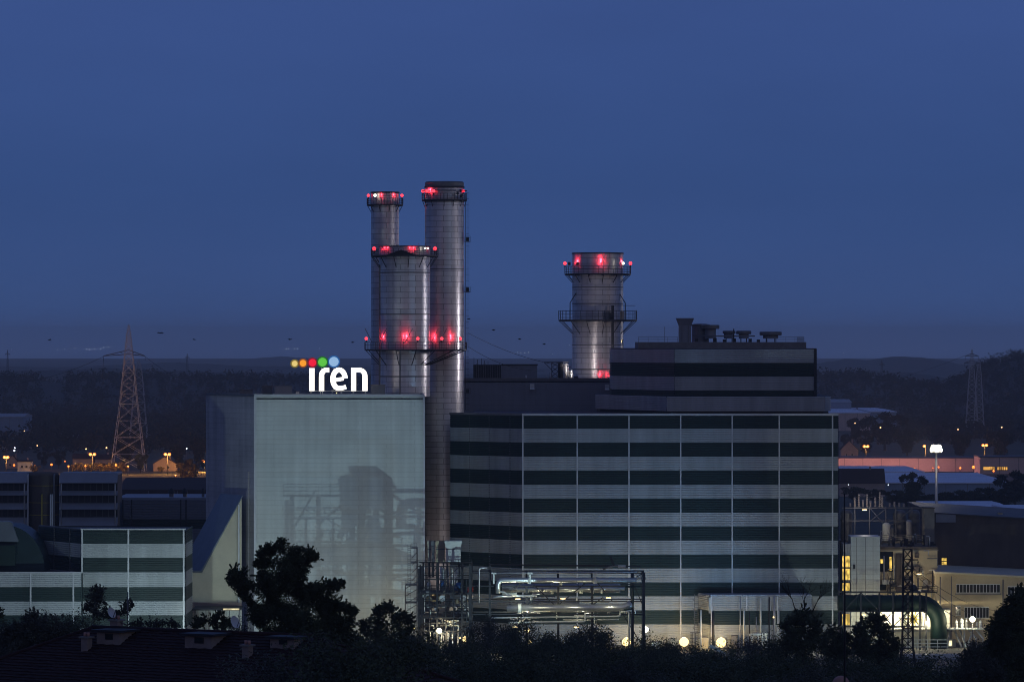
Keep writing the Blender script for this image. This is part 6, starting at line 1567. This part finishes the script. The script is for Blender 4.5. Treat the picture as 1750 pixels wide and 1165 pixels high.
hero('feathery shrub tree between the big tree and the process tower', 420, 660,
     [(657,1036,11),(668,1036,9),(646,1042,9),(650,1054,14),(672,1050,13),(688,1050,12),(700,1056,9),(632,1064,12),(616,1066,8),(652,1068,16),(680,1066,15),(704,1068,9),(628,1080,9),(645,1086,10),(668,1088,10),(690,1085,9),(610,1085,9),(655,1100,14),(690,1104,14),(625,1104,14)], 70, .24, 'leaf', seed=12, thick=.22, sub=5, sparse=.75)
hero('small sparse tree before the left striped building', 335, 168,
     [(163,1006,9),(172,1008,8),(160,1020,14),(170,1026,14),(152,1034,10),(165,1042,16),(186,1044,8),(176,1050,10),(205,1044,8),(214,1032,8),(222,1027,5),(216,1044,6),(200,1052,8),(145,1038,6),(225,1034,4)], 60, .17, 'leaf_grey', seed=13, thick=.12, sub=5, sparse=.6)
hero('wispy grey green shrub at the left edge above the roof', 300, 60, [(40,1078,26),(70,1072,22),(100,1066,16),(55,1052,12),(50,1060,16),(15,1085,26),(85,1090,22),(30,1110,30),(70,1112,24),(110,1085,12),(8,1105,24)], 60, .20, 'leaf_grey', 'shrub', 'shrub', 14, .08, sub=7)
hero('low leafy shrub at the left edge near the front wing', 420, -4, [(-4,1046,10),(-6,1060,12)], 60, .22, 'leaf', 'shrub', 'shrub', 15, .08)
hero('leafy hedge shrub behind the middle dormer', 330, 355, [(338,1060,8),(350,1055,8),(362,1058,8),(372,1054,9),(385,1058,8),(345,1066,8),(368,1068,9),(390,1068,9),(378,1046,5),(332,1070,7)], 80, .18, 'leaf', 'shrub', 'shrub', 16, .08)
hero('low grey shrub behind the roof ridge at the left building foot', 335, 250, [(238,1063,7),(256,1066,7),(275,1066,8),(290,1062,7),(300,1068,7),(225,1066,6)], 60, .17, 'leaf_grey', 'shrub', 'shrub', 17, .06)
hero('dark round tree at the right edge, taller than the offices behind it', 300, 1725,
     [(1745,1012,14),(1735,1028,16),(1750,1035,24),(1722,1045,18),(1710,1062,18),(1740,1070,30),(1700,1078,15),(1715,1095,28),(1695,1105,18),(1750,1110,34),(1720,1130,34),(1690,1135,22),(1755,1150,30),(1720,1160,28)], 150, .19, 'leaf', seed=18, thick=.3, sub=7)
hero('rounded dark bush at the lower right corner below the round tree', 250, 1672, [(1672,1112,18),(1655,1130,18),(1690,1132,18),(1672,1145,24),(1640,1150,16),(1700,1155,20),(1660,1165,24)], 150, .15, 'leaf_grey', 'shrub', 'shrub', 19, .12, sub=7)
t = hero('dark tree with a bare twiggy top before the right end of the striped hall', 430, 1372,
     [(1372,1048,14),(1352,1056,14),(1390,1060,14),(1340,1068,10),(1375,1072,20),(1400,1075,10),(1355,1085,16),(1388,1092,16),(1372,1105,22),(1345,1105,14)], 60, .25, 'leaf', seed=20, thick=.26, sub=6)
r = random.Random(33); tw_ = MB()
def twig(p, d, L, rad, lev):
    q = p+d*L; tw_.tube([p, (p+q)/2+Vector((r.uniform(-.06,.06)*L,r.uniform(-.06,.06)*L,0)), q], [rad,rad*.8,rad*.55], 5)
    if lev == 0: return
    for _ in range(3 if lev > 1 else 2):
        dd = (d+Vector((r.uniform(-.8,.8), r.uniform(-.8,.8), r.uniform(-.1,.5)))).normalized(); twig(q if r.random() < .7 else (p+q)/2, dd, L*r.uniform(.6,.85), rad*.6, lev-1)
for px, dx_ in ((1374,.05),(1362,-.35),(1388,.45)):
    twig(P(px,1046,430), Vector((dx_,r.uniform(-.2,.2),1)).normalized(), 1.25, .06, 4)
tag(tw_.build('bare_branches', 'bark', t), 'bare twiggy top')
hero('leafy tree between the antenna mast and the lattice mast', 470, 1495,
     [(1490,1052,11),(1503,1056,11),(1478,1066,12),(1465,1076,10),(1498,1072,18),(1516,1078,12),(1526,1094,10),(1480,1090,18),(1508,1098,18),(1460,1098,12),(1535,1104,9),(1475,1112,18),(1505,1120,18),(1445,1085,8)], 60, .26, 'leaf', seed=21, thick=.24, sub=6)
hero('dark tree between the round lamps and the antenna mast', 480, 1425, [(1425,1078,13),(1440,1088,12),(1412,1090,12),(1428,1102,18),(1405,1108,14),(1448,1110,14),(1425,1122,20)], 60, .26, 'leaf', seed=22, thick=.22, sub=6)

# tree belt below the plant: a few grown kinds, copied
def grown(name, label, cat, seed, h, w, n, leaf, mt, trunk=True):
    r = random.Random(seed); t = thing(name, label, cat, (0,0,0))
    cr = MB(); tr = MB(); fork = Vector((0,0,h*.32))
    tr.tube([(0,0,-1.5),(0,0,h*.15),fork], [.3,.24,.2], 8)
    nb = 13
    for k in range(nb):
        a = 2*PI*k*.382+r.uniform(-.4,.4); zz_ = h*(.30+.62*(k+.5)/nb); q = w*.5*math.sin(PI*min(1,(.25+.75*(1-(k/nb)**1.6))))*r.uniform(.5,.95)
        c = Vector((math.cos(a)*q, math.sin(a)*q, zz_)); R = w*r.uniform(.16,.26)
        tr.tube([fork, (fork+c)/2+Vector((0,0,-.2)), c], [.13,.08,.03], 5)
        for _ in range(5):
            v = Vector((r.gauss(0,1),r.gauss(0,1),r.gauss(0,1))).normalized()*R*r.uniform(.3,.8)
            leaf_cloud(cr, c+v, R*.5, R*.5, R*.42, n//(nb*5), leaf, r)
    leaf_cloud(cr, (0,0,h*.93), w*.12, w*.12, h*.09, n//14, leaf, r)
    tr.build('trunk', 'bark', t); cr.build('crown', mt, t)
    return t
protos = [grown('tree', None, 'tree', 40+k, (9.5,8.0,10.5,8.5)[k], (8.5,9.0,7.0,8.0)[k], (34000,33000,30000,33000)[k], .078, ('leaf','leaf','leaf_grey','leaf')[k]) for k in range(4)]
used = set()
BELT = [ # px, py of the top, distance, kind, label
 (622,1100,360,0,'round dark tree below the shrub tree at the end of the tiled roof'),(672,1112,430,1,'dark tree below the feathery shrub tree'),(728,1106,560,0,'dark tree at the foot of the process tower, nearer the white wall'),
 (790,1104,560,1,'dark tree at the foot of the process tower, nearer the pipe rack'),(835,1060,640,2,'slim dark tree standing up before the left end of the pipe rack'),(868,1072,640,3,'leafy tree before the thin lowest pipe'),
 (905,1108,520,1,'low dark tree under the soft round yard lamp'),(940,1086,640,0,'dark tree below the fat silver pipe middle'),(985,1082,650,2,'upright leafy tree below the crossed rack braces'),(1030,1078,640,3,'leafy tree left of the first round lamp'),
 (1070,1112,520,0,'dark tree right under the first round lamp'),(1118,1108,620,1,'dark tree under the brilliant yard lamp'),(1150,1106,640,3,'dark tree left below the middle round lamp'),(1195,1118,600,0,'dark tree between the second and third round lamps'),
 (1250,1126,600,1,'low dark tree below the third round lamp and gangway'),(1290,1094,640,2,'dark upright tree before the white pipe frame'),(1325,1096,600,3,'dark tree before the upright pipes and left of the bare topped tree'),(1372,1122,480,0,'dark tree in front of the bare topped tree'),
 (650,1140,300,3,'near dark tree at the bottom edge beside the tiled roof'),(735,1138,350,2,'near dark tree at the bottom edge below the process tower'),(815,1128,380,0,'near dark tree at the bottom edge below the slim rack tree'),(900,1136,360,3,'near dark tree at the bottom edge below the low rack tree'),
 (980,1124,400,1,'near dark tree at the bottom edge below the crossed braces'),(1065,1134,380,2,'near dark tree at the bottom edge below the first round lamp'),(1145,1132,400,0,'near dark tree at the bottom edge below the middle round lamp'),(1225,1140,370,3,'near dark tree at the bottom edge below the third round lamp'),
 (1305,1130,390,1,'near dark tree at the bottom edge left of the bare topped tree'),(1390,1142,350,2,'near dark tree at the bottom edge left of the pinkish chimney'),(1470,1134,370,0,'near dark tree at the bottom edge right of the pinkish chimney'),
 (1545,1148,430,3,'near dark tree at the bottom edge below the lattice mast'),(1610,1150,430,1,'near dark tree at the bottom edge below the pale low wall'),(1520,1112,560,1,'dark tree left of the lattice mast foot'),
 (548,1094,222,2,'near dark tree at the bottom edge over the right end of the tiled roof'),(612,1112,216,1,'near dark tree at the bottom edge between the tiled roof and the tree belt'),(575,1100,330,1,'dark tree hidden low behind the big spreading tree'),(300,1082,420,3,'low dark tree behind the tiled roof before the left building'),(120,1062,520,1,'dark tree before the front wing at the left'),(20,1075,520,0,'dark tree before the front wing at the left edge'),
 (405,1066,480,2,'dark tree left of the big spreading tree at the duct foot'),(700,1084,640,1,'dark tree right of the feathery shrub tree at the stair tower')]
for px, pt, Y, k, lb in BELT:
    src = protos[k]
    if k in used: t = copy_tree(src)
    else: t = src; used.add(k)
    hh = (9.5,8.0,10.5,8.5)[k]; zt_ = Z(pt,Y); g0 = gz(X(px,Y),Y)
    s = max(.35, (zt_-g0+.3)/hh); s = min(s, 1.6)
    t.location = (X(px,Y), Y, zt_-s*hh); t.scale = (s*rnd.uniform(.9,1.15), s*rnd.uniform(.9,1.15), s); t.rotation_euler = (0,0,rnd.uniform(0,6.28))
    if zt_-s*hh > g0+.8: t.scale = (t.scale[0], t.scale[1], (zt_-g0)/hh); t.location.z = g0
    tag(t, lb, 'tree', 'trees of the belt below the plant')
# shrubs at the foot of the hall, lit by the round lamps
shp = grown('shrub', None, 'shrub', 81, 3.2, 4.2, 5200, .085, 'leaf', True)
for k, (px, pt, Y, lb) in enumerate(((1052,1106,966,'lit shrub left below the first round lamp'),(1086,1104,967,'lit shrub right below the first round lamp'),(1120,1106,968,'lit shrub between the brilliant yard lamp and the middle round lamp'),(1152,1104,966,'lit shrub left below the middle round lamp'),
        (1186,1103,968,'lit shrub right below the middle round lamp'),(1214,1107,966,'lit shrub left below the third round lamp'),(1252,1105,966,'lit shrub right below the third round lamp'),(1278,1100,968,'lit shrub before the white pipe frame'),
        (640,1088,968,'lit shrub against the foot of the white wall'),(672,1092,970,'lit shrub at the foot of the white wall nearer the stair tower'),(925,1098,952,'lit shrub under the pipe rack middle'),(865,1097,952,'lit shrub under the left end of the pipe rack'))):
    t = shp if k == 0 else copy_tree(shp)
    h_ = Z(pt,Y); s_ = max(.3, h_/3.0); t.location = (X(px,Y), Y, 0); t.scale = (s_*.8, s_*.8, s_*.78); t.rotation_euler = (0,0,k*1.3); tag(t, lb, 'shrub', 'shrubs at the plant foot')
# mid distance trees
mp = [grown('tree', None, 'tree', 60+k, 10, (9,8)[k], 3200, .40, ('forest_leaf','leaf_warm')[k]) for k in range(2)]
umid = set()
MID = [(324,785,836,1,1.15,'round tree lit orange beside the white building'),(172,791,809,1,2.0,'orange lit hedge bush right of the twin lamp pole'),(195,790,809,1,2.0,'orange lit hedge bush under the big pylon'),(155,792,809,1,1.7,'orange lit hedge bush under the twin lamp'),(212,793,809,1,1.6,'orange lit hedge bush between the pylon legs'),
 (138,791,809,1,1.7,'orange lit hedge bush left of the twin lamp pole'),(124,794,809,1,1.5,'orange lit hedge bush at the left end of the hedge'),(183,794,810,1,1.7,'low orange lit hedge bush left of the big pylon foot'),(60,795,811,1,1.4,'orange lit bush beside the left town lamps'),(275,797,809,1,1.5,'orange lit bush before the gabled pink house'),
 (1560,808,862,0,1,'pale topped dark tree before the broad blue roof'),(1530,838,868,0,2.1,'dark tree by the corner of the dark roofed farmhouse'),(1640,838,872,0,2.1,'dark tree right behind the floodlight mast foot'),(1690,834,872,0,2.1,'dark tree before the broad blue roof, right of the mast'),(1735,806,868,0,1.3,'tall dark tree at the right edge before the pink warehouse'),(1715,836,872,0,2.0,'dark tree filling the gap before the broad blue roof near the right edge'),(1610,842,872,0,2.0,'dark tree directly behind the floodlight mast pole'),(1665,840,873,0,2.0,'dark tree before the middle of the broad blue roof'),(1555,840,872,0,2.0,'low dark tree below the pale topped one'),
 (1585,846,874,0,2.1,'dark tree just left of the floodlight mast pole'),(1460,832,858,0,2.1,'dark tree before the farmhouse wall near the striped hall'),(1495,836,860,0,2.1,'dark tree at the farmhouse corner'),(1480,735,782,0,1,'dark tree behind the small gable house'),(1462,715,752,0,1.2,'dark tree in front of the tall pink warehouse'),(1512,706,770,0,1.4,'tall dark tree before the grey blue annexe warehouse'),(1447,742,775,0,1,'dark tree beside the striped hall under the tall pink warehouse'),
 (1550,735,782,0,1.2,'dark tree behind the long pink warehouse left of the mast'),(1710,738,790,0,1.2,'dark tree behind the second pink warehouse'),(1640,742,786,0,1.2,'dark tree behind the long pink warehouse right of the mast'),
 (232,822,872,0,1.2,'dark tree above the grey shed nearer the coolers'),(275,826,870,0,1,'dark tree above the grey shed middle'),(240,776,808,0,1,'dark tree at the right foot of the big pylon'),(340,750,800,0,1,'dark tree touching the white building edge'),(100,770,800,0,1,'dark tree over the left town lamps'),(75,772,800,0,1,'dark tree above the white house'),(215,760,800,0,1,'dark tree seen through the big pylon'),(305,762,800,0,1,'dark tree above the gabled pink house')]
for px, pt, pb, k, wd, lb in MID:
    if k in umid: t = copy_tree(mp[k])
    else: t = mp[k]; umid.add(k)
    Y = yb(pb); h_ = Z(pt,Y); s = h_/10
    t.location = (X(px,Y), Y, 0); t.scale = (s*wd, s*wd, s); t.rotation_euler = (0,0,rnd.uniform(0,6.28)); tag(t, lb, 'tree', 'trees in the town')
# far woods as one mass
r = random.Random(99); fm = MB(); cnt = 0
def keep(px, Y):
    if 1380 < px < 1545 and Y < 3500: return False
    if 1370 < px < 1900 and Y < 2950: return False
    if -40 < px < 50 and 3050 < Y < 3600: return False
    if 74 < px < 110 and 4000 < Y < 4700: return False
    return True
while cnt < 4200:
    left = r.random() < .6
    px = r.uniform(-60, 780) if left else r.uniform(1370, 1810)
    Y = 2700+2200*r.random()**1.3
    if not keep(px, Y): continue
    if r.random() < .25 and Y < 3300: continue
    cnt += 1
    x = X(px,Y); z0 = hill_z(px,Y); h_ = r.uniform(6,12); w_ = h_*r.uniform(.35,.6)
    leaf_cloud(fm, (x,Y,z0+h_*.55), w_, w_, h_*.48, 34, 1.5, r, .6)
tag(fm.build('forest', 'forest_leaf'), 'dark far woods covering the slopes behind the town', None, None, 'stuff')
# rough grass on the bank at the left
gm = MB(); r = random.Random(5)
for _ in range(6000):
    px = r.uniform(-30, 170); Y = r.uniform(268, 340); x = X(px,Y); z = gz(x,Y)
    h_ = r.uniform(.5,1.3); a = Vector((r.uniform(-.3,.3)*h_, r.uniform(-.3,.3)*h_, h_)); p = Vector((x,Y,z)); w_ = Vector((.03,0,0))
    gm.add([p-w_, p+w_, p+a], [(0,1,2)])
tag(gm.build('grass', 'grass_blade'), 'rough dark grass on the bank behind the tiled roof', None, None, 'stuff')

# swifts in the sky
def bird(px, py, Y, a, label):
    p = P(px,py,Y); t = thing('bird', label, 'bird', tuple(p), 'birds in the sky')
    u = Vector((math.cos(a),math.sin(a)*.4,.1)).normalized(); w = Vector((-u.y,u.x,0)).normalized(); s = .24
    MB().tube([p-u*s*.9, p-u*s*.3, p+u*s*.4, p+u*s*.8], [.01,.045,.05,.012], 6).build('body', 'bird_black', t)
    for sg in (-1,1):
        MB().add([p+u*.10, p+w*sg*s*.8+u*.12+Vector((0,0,.09)), p+w*sg*s*1.7-u*.10+Vector((0,0,.02)), p-u*.06, p+u*.10-Vector((0,0,.012)), p-u*.06-Vector((0,0,.012))], [(0,1,2,3),(5,2,1,4),(0,4,1),(3,2,5),(0,3,5,4)]).build('wing', 'bird_black', t)
for k, (px, py, lb) in enumerate(((85,580.5,'dark bird in the sky above the far left lights'),(274,569,'dark bird in the sky right of the big pylon top'),(332,580,'dark bird in the sky above the white building left corner'),(496,580,'dark bird in the sky above the sign discs'),
        (801,545,'dark bird in the sky just right of the tall stack ladder'),(843,564,'dark bird between the stacks, the higher one'),(888,579.5,'dark bird between the stacks above the far lights'),(930,588,'dark bird between the stacks nearest the broad stack'),(603,585,'dark bird in the sky left of the shared walkway'))):
    bird(px, py, 520+k*8, k*1.7, lb)

# ---------------------------------------------------------------- air
hb = MB(); hb.box(-2950, 2950, -48, 17450, -4, 112)
hz_o = hb.build('haze', [], None)
hm = bpy.data.materials.new('haze_air'); hm.use_nodes = True; nt = hm.node_tree
for n in list(nt.nodes):
    if n.type == 'BSDF_PRINCIPLED': nt.nodes.remove(n)
pv = nt.nodes.new('ShaderNodeVolumePrincipled'); pv.inputs['Density'].default_value = HAZE; pv.inputs['Color'].default_value = (.90,.95,1.0,1); pv.inputs['Anisotropy'].default_value = 0.0
out = [n for n in nt.nodes if n.type == 'OUTPUT_MATERIAL'][0]; nt.links.new(pv.outputs[0], out.inputs['Volume'])
hz_o.data.materials.append(hm); tag(hz_o, 'thin evening haze over the plain', None, None, 'stuff')
hm.cycles.homogeneous_volume = True if hasattr(hm.cycles, 'homogeneous_volume') else None

# ---------------------------------------------------------------- dusk sky
w = bpy.data.worlds.new('World'); S.world = w; w.use_nodes = True; nt = w.node_tree; N = nt.nodes.new; L = nt.links.new
bg = nt.nodes['Background']; bg.inputs['Strength'].default_value = 1.0
tc = N('ShaderNodeTexCoord'); sp = N('ShaderNodeSeparateXYZ'); L(tc.outputs['Generated'], sp.inputs[0])
rp = N('ShaderNodeValToRGB'); zo = N('ShaderNodeMath'); zo.operation = 'ADD'; zo.inputs[1].default_value = .006; L(sp.outputs[2], zo.inputs[0]); L(zo.outputs[0], rp.inputs[0]); cr = rp.color_ramp
stops = [(0.0,(.038,.064,.155)), (.002,(.045,.076,.19)), (.0045,(.050,.090,.238)), (.009,(.040,.083,.232)), (.041,(.034,.075,.222)), (.081,(.042,.084,.256)), (.3,(.043,.083,.25)), (1.0,(.040,.070,.20))]
while len(cr.elements) > 1: cr.elements.remove(cr.elements[-1])
cr.elements[0].position = 0; cr.elements[0].color = (*stops[0][1],1)
for p_, c_ in stops[1:]:
    e = cr.elements.new(p_); e.color = (*c_,1)
sk = N('ShaderNodeTexSky'); sk.sky_type = 'NISHITA'; sk.sun_disc = False; sk.sun_elevation = math.radians(-3); sk.sun_rotation = math.radians(132); sk.ozone_density = 1.0
ml = N('ShaderNodeVectorMath'); ml.operation = 'SCALE'; ml.inputs['Scale'].default_value = .85; L(sk.outputs[0], ml.inputs[0])
fy = N('ShaderNodeMapRange'); fy.inputs[1].default_value = -.35; fy.inputs[2].default_value = .45; fy.inputs[3].default_value = .0; fy.inputs[4].default_value = 1.0; L(sp.outputs[1], fy.inputs[0])
dk_ = N('ShaderNodeMix'); dk_.data_type = 'RGBA'; dk_.inputs[6].default_value = (.38,.43,.52,1); dk_.inputs[7].default_value = (1,1,1,1); L(fy.outputs[0], dk_.inputs[0])
mm_ = N('ShaderNodeVectorMath'); mm_.operation = 'MULTIPLY'; L(rp.outputs[0], mm_.inputs[0]); L(dk_.outputs[2], mm_.inputs[1])
ad = N('ShaderNodeVectorMath'); ad.operation = 'ADD'; L(mm_.outputs[0], ad.inputs[0]); iv = N('ShaderNodeMath'); iv.operation = 'SUBTRACT'; iv.inputs[0].default_value = 1.0; L(fy.outputs[0], iv.inputs[1])
m4 = N('ShaderNodeVectorMath'); m4.operation = 'SCALE'; L(ml.outputs[0], m4.inputs[0]); L(iv.outputs[0], m4.inputs['Scale']); L(m4.outputs[0], ad.inputs[1])
mpg = N('ShaderNodeMapping'); mpg.inputs['Scale'].default_value = (9,9,34); L(tc.outputs['Generated'], mpg.inputs[0])
nz = N('ShaderNodeTexNoise'); nz.inputs['Scale'].default_value = 1.3; nz.inputs['Detail'].default_value = 4; L(mpg.outputs[0], nz.inputs['Vector'])
mr = N('ShaderNodeMapRange'); mr.inputs[1].default_value = .3; mr.inputs[2].default_value = .7; mr.inputs[3].default_value = .955; mr.inputs[4].default_value = 1.045; L(nz.outputs[0], mr.inputs[0])
m3 = N('ShaderNodeVectorMath'); m3.operation = 'SCALE'; L(ad.outputs[0], m3.inputs[0]); L(mr.outputs[0], m3.inputs['Scale'])
L(m3.outputs[0], bg.inputs['Color'])

# ---------------------------------------------------------------- camera and render settings
cd = bpy.data.cameras.new('camera'); cd.sensor_width = 36; cd.lens = 36*F/1750; cd.clip_start = 1; cd.clip_end = 30000
cam = bpy.data.objects.new('camera', cd); COL.objects.link(cam); cam.location = (0,0,H); cam.rotation_euler = (PI/2,0,0); S.camera = cam
S.render.engine = 'CYCLES'
S.view_settings.view_transform = 'Standard'; S.view_settings.look = 'None'; S.view_settings.exposure = 0; S.view_settings.gamma = 1
c = S.cycles; c.filter_width = .95; c.max_bounces = 5; c.diffuse_bounces = 2; c.glossy_bounces = 3; c.transmission_bounces = 2; c.volume_bounces = 1; c.transparent_max_bounces = 4
c.caustics_reflective = False; c.caustics_refractive = False; c.sample_clamp_indirect = 3; c.use_denoising = True; c.use_light_tree = True
